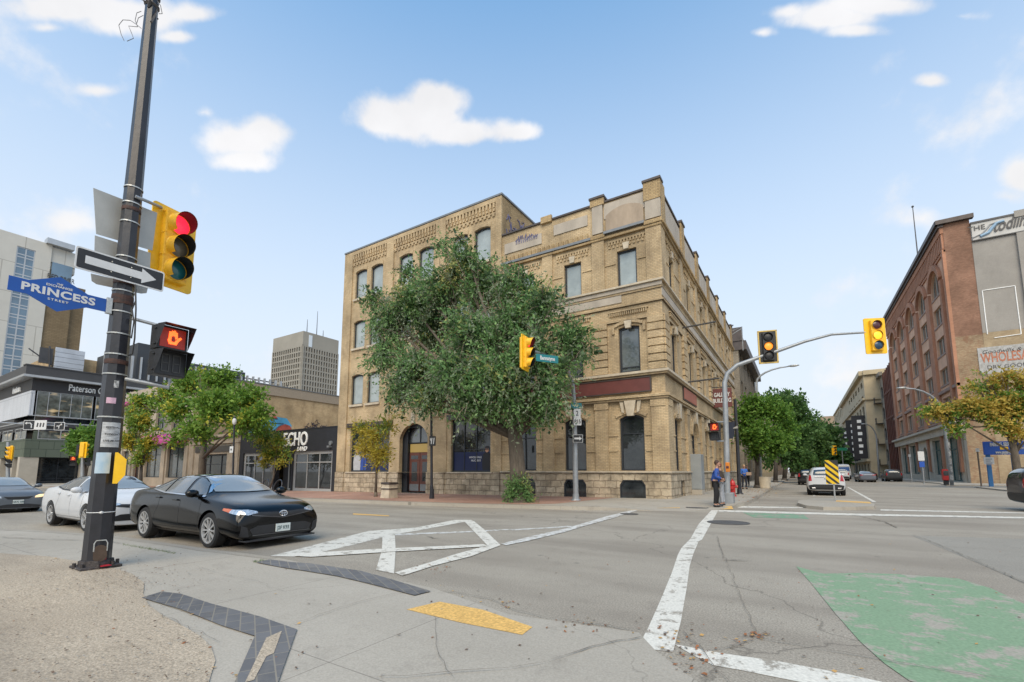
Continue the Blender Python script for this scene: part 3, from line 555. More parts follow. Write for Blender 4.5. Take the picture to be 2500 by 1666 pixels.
def facade(fr, s0, s1, cents, pils, door=None, name='wall'):
    holes = []; spec = []
    for c in cents:
        isd = door is not None and abs(c-door) < .1
        if isd: h = arch(c-.85, c+.85, 0.3, 4.35, 0.85, 14); spec.append((h, 'd'))
        else: h = arch(c-.63, c+.63, 1.46, 4.28, 0.2); spec.append((h, 'g'))
        holes.append(h)
        h = arch(c-.55, c+.55, 6.45, 8.9, 0.08, 6); holes.append(h); spec.append((h, '2'))
        h = arch(c-.52, c+.52, 11.1, 13.05, 0.0); holes.append(h); spec.append((h, '3'))
    mb = MB(fr)
    mb.wall(s0, s1, ZB, 16.0, holes, 0.0, 0.28)
    for (a, b) in pils:
        course(mb, a, b, 1.4, 4.97, 0.13); course(mb, a, b, 10.95, 13.98, 0.1); course(mb, a+.02, b-.02, 6.42, 9.15, 0.08)
        z = 6.46
        while z < 9.0: mb.box(a-.06, b+.06, 0.0, 0.14, z, z+.33); z += .40
        mb.box(a-.03, b+.03, 0, .16, 4.6, 4.95)
        mb.box((a+b)/2-.07, (a+b)/2+.07, 0.05, .075, 11.6, 13.6)
    for (z, h, d) in ((3.2, .07, .05), (2.42, .07, .05), (4.98, .10, .16), (5.09, .12, .24), (6.2, .10, .16), (9.16, .08, .10), (9.95, .07, .10), (12.35, .05, .045)):
        segs = [(s0, s1)]
        if z < 4 or 12 < z < 13:
            hw = .70 if z < 4 else .60; segs = []; cur = s0
            for c in sorted(cents): segs.append((cur, c-hw-(.3 if door and abs(c-door) < .1 else 0))); cur = c+hw+(.3 if door and abs(c-door) < .1 else 0)
            segs.append((cur, s1))
        for a, b in segs: course(mb, a, b, z, z+h, d)
    for c in cents:
        dentils(mb, c-1.0, c+1.0, 9.50, 9.68, .09, .11); course(mb, c-1.05, c+1.05, 9.69, 9.76, .11)
        course(mb, c-1.0, c+1.0, 13.62, 13.70, .06); dentils(mb, c-1.0, c+1.0, 13.46, 13.62, .06, .16); dentils(mb, c-1.0, c+1.0, 13.28, 13.40, .05, .22)
        hood(mb, arch(c-.72, c+.72, 6.4, 9.02, 0.16, 8), .13, .10)
        course(mb, c-.88, c-.74, 8.55, 8.95, .09); course(mb, c+.74, c+.88, 8.55, 8.95, .09)
        if not (door and abs(c-door) < .1): hood(mb, arch(c-.75, c+.75, 1.4, 4.33, 0.22, 8), .15, .09)
        else: hood(mb, arch(c-.92, c+.92, .3, 4.42, .92, 14), .2, .12); hood(mb, arch(c-1.2, c+1.2, .3, 4.75, 1.2, 14), .1, .06)
    # low relief panels between ground-floor openings
    xs = sorted(cents); 
    o = mb.build(name, b_yel, cb)
    g = MB(fr)                    # thin projecting strips under the courses, shade painted as a dark colour
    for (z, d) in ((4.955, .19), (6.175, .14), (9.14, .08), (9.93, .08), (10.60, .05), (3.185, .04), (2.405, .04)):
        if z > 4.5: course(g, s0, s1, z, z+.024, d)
    g.build('shade_strip', m_shade_strip, cb)
    for h, k in spec:
        c = (h[0][0]+h[1][0])/2
        if k == 'd':
            w_ = window(fr, arch(h[0][0], h[1][0], 2.75, 4.35, .85, 14), cb, m_frame, g_dark, .26, .07, mull=(.5,), name='transom_window')
            d = MB(fr)
            d.box(h[0][0], h[1][0], -.27, -.2, .3, 2.74)
            for q in (-.78, .05): d.box(c+q, c+q+.73, -.2, -.17, .4, 2.66)
            dd = d.build('door', m_frame, cb); e = MB(fr)
            for q in (-.66, .17): e.box(c+q, c+q+.49, -.17, -.165, .9, 2.5)
            e.build('pane', g_dark, dd)
        elif k == 'g': window(fr, h, cb, m_frame, g_dark, .24, .09, trans=(.66,))
        elif k == '2': window(fr, h, cb, m_frame, g_mid, .22, .10, trans=(.12,))
        else: window(fr, h, cb, m_frame, g_blind, .22, .09)
    t_ = MB(fr)               # dressed stone: sills, keystones, bands
    for c in cents:
        t_.prism([(c-.2, 9.02), (c+.2, 9.02), (c+.14, 8.66), (c-.14, 8.66)], 'y', 0.0, .15) if False else None
        for (zb, zt, w0, w1, d) in ((4.2, 4.97, .16, .30, .2), (8.75, 9.14, .13, .2, .17), (13.06, 13.42, .12, .18, .1)):
            if door and abs(c-door) < .1 and zb < 5: zb += .1
            t_.add([(c-w0, 0, zb), (c+w0, 0, zb), (c+w1, 0, zt), (c-w1, 0, zt), (c-w0, d, zb), (c+w0, d, zb), (c+w1, d, zt), (c-w1, d, zt)], [(4,5,6,7),(0,1,5,4),(1,2,6,5),(2,3,7,6),(3,0,4,7)])
        if not (door and abs(c-door) < .1):
            t_.add([(c-.45, 0, 4.40), (c-.32, 0, 4.36), (c-.36, 0, 4.96), (c-.56, 0, 4.96), (c-.45, .14, 4.40), (c-.32, .14, 4.36), (c-.36, .14, 4.96), (c-.56, .14, 4.96)], [(4,5,6,7),(0,1,5,4),(1,2,6,5),(2,3,7,6),(3,0,4,7)])
            t_.add([(c+.32, 0, 4.36), (c+.45, 0, 4.40), (c+.56, 0, 4.96), (c+.36, 0, 4.96), (c+.32, .14, 4.36), (c+.45, .14, 4.40), (c+.56, .14, 4.96), (c+.36, .14, 4.96)], [(4,5,6,7),(0,1,5,4),(1,2,6,5),(2,3,7,6),(3,0,4,7)])
    course(t_, s0, s1, 6.30, 6.42, .24); course(t_, s0, s1, 10.97, 11.07, .14); course(t_, s0, s1, 1.36, 1.43, .22)
    t_.build('stone_trim', m_trim, cb)
facade(L_, -14.9, XR, Lc, [(-6.03, XR), (-8.97, -8.27), (-12.05, -11.4)])
facade(R_, 22.5, 51.9, Rc, [(22.5, 23.3)]+[(27.0+4.45*i-.25, 27.0+4.45*i+.45) for i in range(5)]+[(49.5, 50.2), (51.2, 51.9)], door=29.35)
# stone band, stucco parapet panels, coping and piers
st = MB(L_); course(st, -14.9, -7.4, 10.2, 10.62, .035); course(st, -14.9, XR, 10.75, 10.96, .04)
for (a, b, z0, z1) in ((-8.24, -6.04, 15.05, 15.9), (-11.3, -9.2, 15.0, 15.62), (-14.7, -12.1, 14.75, 15.4), (-6.0, XR, 14.3, 15.3), (-8.9, -8.3, 14.3, 15.95)): course(st, a, b, z0, z1, .13 if b-a < 1 else .05)
st.fr = R_; course(st, 22.5, 51.9, 10.2, 10.62, .035)
for i in range(6):
    a = 23.4+4.62*i; course(st, a, a+4.0, 14.35, 15.85, .05)
st.build('stucco_panel', m_stucco, cb)
s2 = MB(L_); s2.add([(p[0], .055, p[1]) for p in arch(-8.15, -6.1, 14.35, 15.55, .35, 10)], [tuple(range(13))]); s2.build('stucco_patch', m_stucco2, cb)
mm = MB(L_); course(mm, -14.9, -9.0, 14.02, 14.16, .2); course(mm, -8.25, -6.05, 14.14, 14.28, .2); mm.build('drip_moulding', m_metal, cb)
bk = MB(L_); course(bk, -14.9, XR, 13.86, 13.99, .15); course(bk, -6.06, XR, 14.0, 14.2, .2); course(bk, -9.0, -8.2, 14.0, 14.2, .18)
dentils(bk, -14.8, -9.1, 14.18, 14.5, .08, .3)
for a, b in ((-6.06, XR), (-9.0, -8.2), (-12.1, -11.4)): course(bk, a, b, 15.3 if b > -6 else 15.9, 16.3, .16)
bk.fr = R_; course(bk, 22.5, 51.9, 13.86, 13.99, .15); course(bk, 22.5, 51.9, 14.0, 14.15, .24)
PI_ = [22.9]+[27.65+4.62*i for i in range(6)]
for c in PI_: course(bk, c-.4, c+.4, 14.2, 16.3, .16)
for i in range(6): dentils(bk, 23.5+4.62*i, 27.2+4.62*i, 13.5, 13.8, .08, .28)
bk.build('parapet_pier', b_yel2, cb)
cp = MB(L_); cp.box(-14.9, XR+.0, -.32, .09, 16.0, 16.1)
for a, b in ((-6.1, XR+.2), (-9.04, -8.16)): cp.box(a, b, -.4, .22, 16.3, 16.42)
cp.fr = R_; cp.box(22.5, 51.9, -.3, .09, 16.0, 16.1)
for c in PI_[1:]: cp.box(c-.45, c+.45, -.4, .22, 16.3, 16.42)
cp.build('coping', m_cap, cb)
# body behind the street walls (roof, back)
bd = MB(); bd.box(-14.9, XR-.3, 22.83, 51.9, 15.2, 15.4); bd.box(-14.9, XR-.02, 51.6, 51.9, ZB, 15.9); bd.box(-14.6, XR-.3, 22.83, 23.0, ZB, 15.2); bd.box(XR-.5, XR-.32, 22.83, 51.5, ZB, 15.2); bd.build('roof', M('dark roof felt', (0.05, 0.05, 0.05), 0.9), cb)
# rock-faced stone base, canted at the corner
hb = [[(c-.65, .02), (c+.65, .02), (c+.65, .75), (c+.48, 1.0), (c-.48, 1.0), (c-.65, .75)] for c in Lc]
sb = MB(L_); sb.wall(-14.9, XR+.14, ZB, 1.36, hb, .14, .14); sb.box(-14.9, XR+.0, .0, .14, 1.33, 1.36)
sb.fr = R_; sb.wall(22.36, 51.9, ZB, 1.36, [[(c-.4, .15), (c+.4, .15), (c+.4, .95), (c-.4, .95)] for c in Rc if abs(c-29.35) > 1]+[[(28.45, -.3), (30.25, -.3), (30.25, 1.355), (28.45, 1.355)]], .14, .3)
sb.build('stone_base', b_stone, cb)
for h in hb: window(L_, [(p[0], p[1]) for p in h], cb, m_frame, g_dark, -.02, .06, name='basement_window')
for c in Rc:
    if abs(c-29.35) > 1: gb = MB(R_); gb.box(c-.4, c+.4, -.01, .02, .15, .95); gb.build('basement_grille', m_frame, cb)
# maroon sign boards
sg = MB(L_); sg.box(-14.6, -6.05, .0, .10, 5.42, 6.08); fr_ = sg.build('sign_board', m_maroon, cb)
s3 = MB(L_)
for (a, b, z0, z1) in ((-14.62, -6.0, 6.08, 6.14), (-14.62, -6.0, 5.36, 5.42), (-6.05, -5.99, 5.42, 6.08)): s3.box(a, b, 0, .13, z0, z1)
s3.build('sign_frame', m_cap, cb)
m_salmon = M('faded salmon board', (0.36, 0.13, 0.09), 0.6, 0, 0.1, 2, world=True)
sg = MB(R_); sg.box(26.5, 30.1, 0.0, .09, 5.48, 6.12); sg.build('sign_board', m_salmon, cb)
s3 = MB(R_); s3.box(26.42, 30.18, 0, .07, 5.40, 6.17); s3.build('sign_frame', m_cap, cb)
rebase(cb, (XR, 22.5, 0))
# ================================================================= TALL FOUR-STOREY PART
tb = thing('brick_building', 'tall four storey buff brick block with arched double doors behind the big leafy tree', 'building')
prs = [(-28.72, -27.42), (-26.93, -25.63), (-23.92, -22.58), (-21.97, -20.6), (-18.9, -17.62), (-17.07, -15.8)]
holes = []; ws = []
for a, b in prs:
    for z0, z1 in ((14.75, 17.05), (10.8, 12.95), (6.42, 8.72)): h = arch(a, b, z0, z1, .13, 6); holes.append(h); ws.append(h)
hw1 = arch(-28.6, -24.4, 1.38, 4.7); hdo = arch(-23.4, -20.8, 0.02, 4.66, 1.0, 14); hw2 = arch(-18.8, -15.72, 1.38, 4.68)
mb = MB(L_); mb.wall(-30.0, -14.9, 1.355, 18.75, holes+[hw1, [p if p[1] > 1.36 else (p[0], 1.362) for p in hdo], hw2], 0, .3)
for a, b in ((-30.0, -29.05), (-25.2, -24.45), (-20.35, -19.45)): course(mb, a, b, 1.38 if a < -25.5 else 4.98, 18.7, .11)
course(mb, -19.45+.2, -19.45+.3, 1.38, 4.98, .05); course(mb, -15.35, -14.9, 1.4, 18.7, .11)
for (a, b) in ((-29.05, -25.2), (-24.45, -20.35), (-19.45, -15.35)):
    course(mb, a, b, 18.42, 18.7, .12)
    dentils(mb, a, b, 18.08, 18.42, .11, .26); dentils(mb, a+.06, b, 17.86, 18.08, .08, .26); dentils(mb, a, b, 17.52, 17.68, .07, .34); course(mb, a, b, 17.68, 17.76, .07)
for a, b in prs:
    for z in (17.05, 12.95, 8.72): hood(mb, arch(a, b, 1, z, .13, 6), .2, .035)
mb.build('wall', b_yel, tb)
side = MB(FR((-14.9, 0, 0), (0, 1, 0), (1, 0, 0))); side.wall(22.5, 50, 15.0, 18.75, [], 0, 0); side.build('side_wall', b_yel2, tb)
lw = MB(FR((-30.0, 0, 0), (0, 1, 0), (-1, 0, 0))); lw.wall(22.5, 50, ZB, 18.75, [], 0, 0); lw.build('side_wall', b_yel, tb)
sb = MB(L_); sb.wall(-30.0, -14.9, ZB-.1, 1.36, [[(-23.4, -.3), (-20.8, -.3), (-20.8, 1.355), (-23.4, 1.355)]], .10, .4)
for a, b in ((-30.0, -29.05), (-25.3, -24.4), (-19.6, -19.2), (-15.4, -14.95)): sb.box(a, b, .1, .2, ZB, 1.36)
sb.build('stone_base', b_stone, tb)
for a, b in prs:
    for z in (14.75, 10.8, 6.42): t_ = MB(L_); t_.box(a-.12, b+.12, -.1, .12, z-.16, z); t_.build('window_sill', m_trim, tb)
for bx_, nm_, mt_ in (((-28.9, -24.2, -.2, .16, 1.30, 1.378), 'window_sill', m_trim), ((-19.0, -15.5, -.2, .16, 1.30, 1.378), 'window_sill', m_trim), ((-22.25, -21.95, 0, .14, 4.68, 5.4), 'keystone', m_trim), ((-28.95, -24.1, -.25, .12, 4.702, 5.0), 'steel_lintel', m_cap), ((-19.1, -15.4, -.25, .12, 4.682, 5.02), 'steel_lintel', m_cap)): t_ = MB(L_); t_.box(*bx_); t_.build(nm_, mt_, tb)
cp = MB(L_); cp.box(-30.05, -14.85, -.3, .14, 18.75, 18.87); cp.box(-15.2, -14.83, -27, -.3, 18.75, 18.87); cp.build('coping', m_metal, tb)
rf = MB(); rf.box(-29.99, -14.95, 22.9, 50, 18.3, 18.5); rf.build('roof', MATS['dark roof felt'], tb)
for h in ws: window(L_, h, tb, m_frame, g_blind, .2, .09)
window(L_, hw1, tb, m_frame, g_dark, .24, .10, mull=(.33, .66), trans=(.72,)); window(L_, hw2, tb, m_frame, g_dark, .24, .10, mull=(.31, .62), trans=(.42,))
m_blue = M('navy window film', (0.009, 0.018, 0.075), 0.35, 0, 0.1, 2)
for bx_ in ((-18.68, -15.82, -.216, -.205, 1.48, 2.62), (-27.6, -24.5, -.216, -.205, 1.48, 2.3)): fl = MB(L_); fl.box(*bx_); fl.build('window_film', m_blue, tb)
m_txtw = M('white lettering', (0.85, 0.85, 0.84), 0.6)
text('WHOLESALE', 'lettering', m_txtw, .17, TM(L_((-17.0, -.2, 2.28)), (1, 0, 0)), tb, .003); text('NUCLEUS', 'lettering', m_txtw, .17, TM(L_((-16.95, -.2, 2.08)), (1, 0, 0)), tb, .003)
# poster figures on the window film: flat cut-out prints
m_skin = M('printed skin tone', (0.45, 0.25, 0.17), 0.6); m_grey = M('printed grey coat', (0.42, 0.43, 0.45), 0.6); m_blk = M('printed black', (0.02, 0.02, 0.025), 0.6)
def poster(s, z, shirt, sc=1.0, hair=m_blk):
    r = MB(L_); r.add([(s+p[0]*sc, -.198, z+p[1]*sc) for p in [(-.32, 0), (.32, 0), (.36, .55), (.30, .95), (.12, 1.08), (-.12, 1.08), (-.30, .95), (-.36, .5)]], [tuple(range(8))]); po = r.build('poster_print', shirt, tb)
    h = MB(L_); h.add([(s+.15*sc*cos(a), -.196, z+sc*(1.25+.19*sin(a))) for a in [i*pi/5 for i in range(10)]], [tuple(range(10))]); h.build('printed_face', m_skin, po)
    k = MB(L_); k.add([(s+.17*sc*cos(a), -.194, z+sc*(1.31+.16*sin(a))) for a in [i*pi/6 for i in range(7)]], [tuple(range(7))]); k.build('printed_hair', hair, po)
poster(-16.12, 1.5, m_blk, 1.0); poster(-28.0, 1.5, m_grey, 1.15, M('printed ginger hair', (0.3, 0.09, 0.03))); poster(-27.3, 1.5, M('printed blue', (0.03, 0.07, 0.3)), .9)
# arched doorway
window(L_, arch(-23.0, -21.0, 3.35, 4.5, .85, 12), tb, m_frame, g_mid, .62, .06, mull=(.5,), name='fanlight')
dm = MB(L_); dm.wall(-23.4, -20.8, 0.0, 4.7, [[(-23.0, 0.02), (-21.0, 0.02), (-21.0, 4.4), (-23.0, 4.4)]], -.4, .3); dm.box(-23.4, -23.38, -.7, -.3, 0, 4.66); dm.box(-20.82, -20.8, -.7, -.3, 0, 4.66); dm.build('door_reveal', m_frame, tb)
ex = MB(L_); ex.box(-22.95, -21.05, -.64, -.6, 2.72, 3.3); ex.build('lit_transom', EM('warm lit transom', (0.33, 0.23, 0.07), 0.35), tb)
for (a, b) in ((-22.97, -22.02), (-21.98, -21.03)):
    d = MB(L_); d.bbox(a, b, -.64, -.58, 0.05, 2.7, .01); d.box(a+.1, b-.1, -.58, -.56, 2.15, 2.2); dd = d.build('door', m_wood, tb)
    e = MB(L_); e.box(a+.22, b-.22, -.578, -.57, .75, 2.05); e.box(a+.15, b-.15, -.578, -.57, 2.25, 2.5); e.build('pane', g_dark, dd)
    k = MB(L_); k.box(a+.06, b-.06, -.58, -.56, .1, .55); k.build('kick_plate', m_metal, dd)
# graffiti on the side wall above the lower roof
gf = MB(FR((-14.9, 0, 0), (0, 1, 0), (1, 0, 0)))
random.seed(3)
for i in range(16):
    y = random.uniform(22.9, 24.8); z = random.uniform(16.3, 17.9); pts = [(y+.25*k*random.uniform(.2, .7), .02, z+random.uniform(-.4, .35)) for k in range(6)]
    gf.tube(pts, .035, 4)
gf.build('graffiti', M('blue spray paint', (0.13, 0.13, 0.25), 0.6), tb)
gf = MB(L_)
for i in range(12):
    y = -13.9+i*.13; gf.tube([(y, .06, 15.25+random.uniform(0, .3)), (y+.1, .06, 15.5+random.uniform(-.1, .2)), (y+.05, .06, 15.15)], .025, 4)
gf.build('graffiti', MATS['blue spray paint'], tb)
rebase(tb, (-22.4, 22.5, 0))
# ================================================================= LEFT-HAND BUILDINGS
def slabbox(mb, x0, x1, y0, y1, z0, z1): mb.box(min(x0, x1), max(x0, x1), min(y0, y1), max(y0, y1), z0, z1)
m_black = M('black painted stucco', (0.017, 0.018, 0.023), 0.7, 0, 0.2, 2, world=True)
m_silver = M('pale grey shopfront frame', (0.36, 0.36, 0.36), 0.5, 0.2, 0.08, 3)
YF = 22.5
def LY(u, v): p = onY(u, v, YF); return p.x, p.z
# ---- black-fronted shop
es = thing('shop', 'single storey shop with black upper front, white ECHO lettering and pale grey window frames', 'shop')
x0, x1 = -44.3, -30.02
wins = [(-43.4, -38.9), (-35.6, -30.9)]
mb = MB(L_); zt0 = 4.62
mb.wall(x0, x1, ZB, 4.85, [[(a-.25, -.2), (b+.25, -.2), (b+.25, 3.05), (a-.25, 3.05)] for a, b in wins]+[[(-38.5, -.2), (-36.0, -.2), (-36.0, 3.05), (-38.5, 3.05)]], 0, .5)
mb.box(x0, x1, -27, -.5, 4.2, 4.4); mb.box(x0, x1, -.3, .03, 4.85, 4.93)
mb.build('wall', m_black, es)
for a, b in wins:
    w_ = window(L_, [(a-.25, -.2), (b+.25, -.2), (b+.25, 3.05), (a-.25, 3.05)], es, m_silver, g_dark, .2, .25, mull=(.36, .64) if a < -40 else (.35, .66), trans=(.72,), bar=.09, name='shop_window')
d = window(L_, [(-37.7, -.15), (-36.4, -.15), (-36.4, 3.0), (-37.7, 3.0)], es, m_silver, g_dark, .9, .1, trans=(.78,), name='door')
bx = MB(L_); bx.box(-38.5, -37.75, -.95, -.85, -.2, 3.0); bx.box(-36.38, -36.0, -.95, -.85, -.2, 3.0); bx.build('entry_recess', m_black, es)
text('ECHO', 'lettering', m_txtw, 1.6, TM(L_((onY(722, 1075, 22.5).x, .04, 4.03)), (1, 0, 0)), es, .04, bold=.02, sx=.78)
text('LAND', 'lettering', m_txtw, .5, TM(L_((onY(738, 1090, 22.5).x, .04, 3.24)), (1, 0, 0)), es, .03, bold=.01, shear=.3)
gl = MB(L_); gl.box(-31.0, -30.75, 0, .3, 3.25, 3.4); gl.cyl((-30.85, .0, 3.6), (-30.85, .12, 3.6), .18, n=10); gl.build('wall_lamp', m_metal, es)
rebase(es, (-37, 22.5, -.3))
# ---- small storefront between the black shop and the tan building
ss = thing('shop', 'narrow single storey tan storefront with dark opening, left of the black ECHO shop', 'shop')
m_tanst = M('tan painted stone', (0.36, 0.30, 0.23), 0.8, 0, 0.18, 1.2, world=True)
m_tan2 = M('pale beige render', (0.40, 0.34, 0.265), 0.8, 0, 0.16, 0.9, world=True)
m_beigebrick = BR('beige brick', (0.52, 0.38, 0.22), (0.43, 0.30, 0.165), (0.40, 0.31, 0.2), 0.24, 0.08, 0.35, stain=(0.30, 0.20, 0.11), stainamt=.7)
x0, x1 = -54.0, -44.32
mb = MB(L_); mb.wall(x0, x1, ZB, 4.9, [[(-52.2, -.2), (-46.6, -.2), (-46.6, 3.1), (-52.2, 3.1)]], 0, .6)
course(mb, x0, x1, 4.1, 4.3, .18); course(mb, x0, x1, 4.75, 4.98, .28); mb.box(x0, x1, -27, -.6, 4.5, 4.7); mb.box(-45.3, -44.4, 0, .12, ZB, 4.1); mb.box(-54, -53.2, 0, .12, ZB, 4.1)
mb.build('wall', m_tanst, ss)
hd = MB(L_); hd.box(-52.9, -45.9, 0, .1, 3.3, 3.9); hd.build('fascia', M('dark fascia', (0.07, 0.065, 0.06), .6, world=True), ss)
window(L_, [(-52.2, -.2), (-46.6, -.2), (-46.6, 3.1), (-52.2, 3.1)], ss, m_frame, g_dark, .4, .15, mull=(.3, .7), trans=(.7,), name='shop_window')
rebase(ss, (-49, 22.5, -.4))
# ---- two storey tan building with pink awnings
tn = thing('brick_building', 'two storey tan building with pink awnings and a spray painted brick side wall', 'building')
XT = -54.0; xl = -73.0
H2 = 12.0
mb = MB(L_)
op = [(-72.2, -70.4, .6, 3.9), (-68.6, -67.0, -.2, 3.3), (-65.4, -61.2, .7, 4.4), (-59.6, -55.6, .7, 4.4)]
up = [(-71.8, -69.4, 6.0, 8.6), (-67.6, -65.2, 6.0, 8.6), (-63.4, -61.0, 6.0, 8.6), (-59.2, -56.8, 6.0, 8.6)]
mb.wall(xl, XT, ZB, 11.4, [[(a, c), (b, c), (b, d), (a, d)] for a, b, c, d in op+up], 0, .35)
for a in (-72.9, -69.9, -66.4, -60.6, -55.2): course(mb, a, a+.7, ZB, 4.6, .14)
course(mb, xl, XT, 5.0, 5.2, .15); course(mb, xl, XT, 9.1, 9.25, .12); course(mb, xl, XT, 10.2, 10.6, .2)
mb.build('wall', m_tan2, tn)
for i, (a, b, c, d) in enumerate(op+up): window(L_, [(a, c), (b, c), (b, d), (a, d)], tn, m_frame if i != 1 else m_wood, g_mid if i != 1 else g_dark, .3, .1, mull=(.5,), trans=(.7,), name='window' if i != 1 else 'door')
m_pink = M('magenta awning cloth', (0.50, 0.07, 0.27), 0.7, 0, 0.12, 1.5, world=True)
for a, b in ((-67.6, -61.6), (-61.2, -54.6)):
    aw = MB(L_); aw.add([(a, .02, 5.6), (b, .02, 5.6), (b, .95, 4.7), (a, .95, 4.7), (a, .95, 4.4), (b, .95, 4.4), (a, .02, 4.5), (b, .02, 4.5)], [(0,1,2,3),(3,2,5,4),(0,3,4,6),(1,7,5,2)]); aw.build('awning', m_pink, tn)
aw = MB(L_); aw.box(-73.4, -68.2, -.3, .5, 9.7, 10.0); aw.build('pink_flashing', m_pink, tn)
sd_ = MB(FR((XT, 0, 0), (0, 1, 0), (1, 0, 0))); sd_.wall(22.5, 52, ZB, 10.6, [], 0, 0); sd_.build('side_wall', m_beigebrick, tn)
s4 = MB(FR((XT, 0, 0), (0, 1, 0), (1, 0, 0))); s4.box(22.5, 52, -.5, .14, 10.6, 11.75); s4.build('parapet', M('beige parapet cladding', (0.34, 0.275, 0.205), .7, world=True), tn)
s4 = MB(FR((XT, 0, 0), (0, 1, 0), (1, 0, 0))); s4.box(22.5, 52, -.5, .2, 11.75, 11.85); s4.build('coping', m_metal, tn)
rf = MB(); rf.box(xl, XT-.5, 22.9, 52, 10.9, 11.1); rf.build('roof', MATS['dark roof felt'], tn)
SW_ = FR((XT, 0, 0), (0, 1, 0), (1, 0, 0))
gz = onX(640, 1020, XT)
gr = MB(SW_); gr.add([(p[0], .02, p[1]) for p in [(q_.y, q_.z) for q_ in [onX(u_, v_, XT) for u_, v_ in ((600,1066),(610,1040),(636,1025),(672,1018),(700,1022),(712,1040),(704,1062),(660,1070))]]], [tuple(range(8))]); gr.build('graffiti', M('sky blue spray paint', (0.07, 0.30, 0.50), .6, 0, .35, .8, world=True), tn)
gr = MB(SW_); gr.add([(q_.y, .026, q_.z) for q_ in [onX(u_, v_, XT) for u_, v_ in ((668,1058),(680,1042),(696,1036),(708,1040),(716,1060))]], [tuple(range(5))])
gr.add([(q_.y, .026, q_.z) for q_ in [onX(u_, v_, XT) for u_, v_ in ((660,1022),(670,1014),(678,1022))]], [tuple(range(3))]); gr.build('graffiti', M('red spray paint', (0.42, 0.09, 0.06), .6, 0, .5, 1.2, world=True), tn)
gr = MB(SW_); gr.m = 0
for pts in ([(25, 5.4), (26.6, 6.8), (27.4, 5.4), (28.8, 7.3), (29.4, 5.6)], [(29.6, 5.4), (30.6, 7.2), (32.4, 7.3), (30.9, 6.2), (32.8, 5.3)], [(25.6, 7.3), (28.8, 7.9), (31.6, 7.8)]): gr.tube([(p[0], .03, p[1]) for p in pts], .07, 4)
random.seed(8)
for i in range(46):
    k_ = random.random(); q_ = onX(738+58*k_, 1054-random.random()*24*sin(pi*(.1+.8*k_)), XT); y, z = q_.y, q_.z; gr.tube([(y, .03, z), (y+random.uniform(.1, .4), .03, z+random.uniform(-.4, .4)), (y+random.uniform(-.1, .5), .03, z-random.uniform(0, .3))], .035, 4)
gr.build('graffiti', M('black spray lines', (0.05, 0.04, 0.06), .6), tn)
rebase(tn, (-63, 22.5, -.4))
# ---- dark glazed institute building
pb = thing('office_building', 'low dark grey glazed corner building with Paterson lettering and green panel band', 'building')
XP, YP = -88.0, 16.9
E_ = FR((XP, 0, 0), (0, 1, 0), (1, 0, 0)); S_ = FR((0, YP, 0), (1, 0, 0), (0, -1, 0))
m_char = M('charcoal metal cladding', (0.075, 0.073, 0.075), 0.5, 0.3, 0.1, 1, world=True)
m_char2 = M('dark bronze fascia', (0.045, 0.043, 0.045), 0.5, 0.3, 0.1, 1, world=True)
m_gpan = BR('grey green panels', (0.105, 0.125, 0.095), (0.115, 0.135, 0.105), (0.05, 0.06, 0.05), 1.5, 1.1, 0.08, mort=.03, bump=.2)
m_conc = M('beige concrete column', (0.42, 0.375, 0.31), .8, 0, .12, 1, world=True)
m_alu = M('silver aluminium trim', (0.45, 0.46, 0.47), .35, .5, .08, 1, world=True)
m_ribp = BR('white ribbed panel', (0.52, 0.54, 0.58), (0.56, 0.58, 0.62), (0.30, 0.32, 0.35), .55, 6.0, .06, mort=.03, bump=.2)
g_office = GL('lit office glass', (0.10, 0.11, 0.10), .06, .8, 1.1)
_t = g_office.node_tree; _n = N(_t, 'ShaderNodeTexNoise', i_Scale=.9, i_Detail=5.0); _g = N(_t, 'ShaderNodeNewGeometry'); _m = N(_t, 'ShaderNodeMapping'); _m.inputs['Scale'].default_value = (1, .5, 2.2); _t.links.new(_g.outputs['Position'], _m.inputs[0]); _t.links.new(_m.outputs[0], _n.inputs['Vector']); _r = N(_t, 'ShaderNodeMapRange', i_1=.56, i_2=.66, i_3=0.0, i_4=.35); _t.links.new(_n.outputs[0], _r.inputs[0]); _b = _t.nodes['Principled BSDF']; _b.inputs['Emission Color'].default_value = (1.0, .72, .36, 1); _t.links.new(_r.outputs[0], _b.inputs['Emission Strength'])
YE, XW = 75, -150
def both(mb, z0, z1, dd, a0=0, back=0.0):      # a band running round the corner on both street fronts
    mb.fr = None; mb.box(XP-8, XP+dd, YP-dd, YE, z0, z1); mb.box(XW, XP-8, YP-dd, YP+8, z0, z1)
mb = MB(); both(mb, 14.2, 15.6, 1.0); mb.box(XP-.3, XP+1.1, YP-1.1, YE, 15.6, 15.75); mb.build('roof_fascia', m_char, pb)
mb = MB(); both(mb, 12.4, 14.2, .1); mb.build('sign_fascia', m_char2, pb)
mb = MB(); mb.box(XP, XP+1.2, YP-1.2, YE, 14.05, 14.35); mb.box(XW, XP, YP-1.2, YP, 14.05, 14.35); mb.build('eaves_trim', m_alu, pb)
mb = MB(S_); mb.box(XW, XP-.3, 0, .12, 8.9, 12.35); mb.box(XP-.3, XP+.12, -.3, .12, 8.9, 12.35); mb.build('ribbed_cladding', m_ribp, pb)
mb = MB(); mb.box(XP-7, XP+.12, YP-.12, YE, 7.6, 8.0); mb.box(XW, XP-7, YP-.12, YP+1, 7.6, 8.8); mb.build('spandrel', m_char, pb)
mb = MB(); mb.box(XP, XP+.2, YP-.2, YE, 8.0, 8.15); mb.box(XP, XP+.2, YP-.2, YE, 8.9, 9.0); mb.box(XW, XP, YP-.2, YP, 8.0, 8.15); mb.build('silver_trim', m_alu, pb)
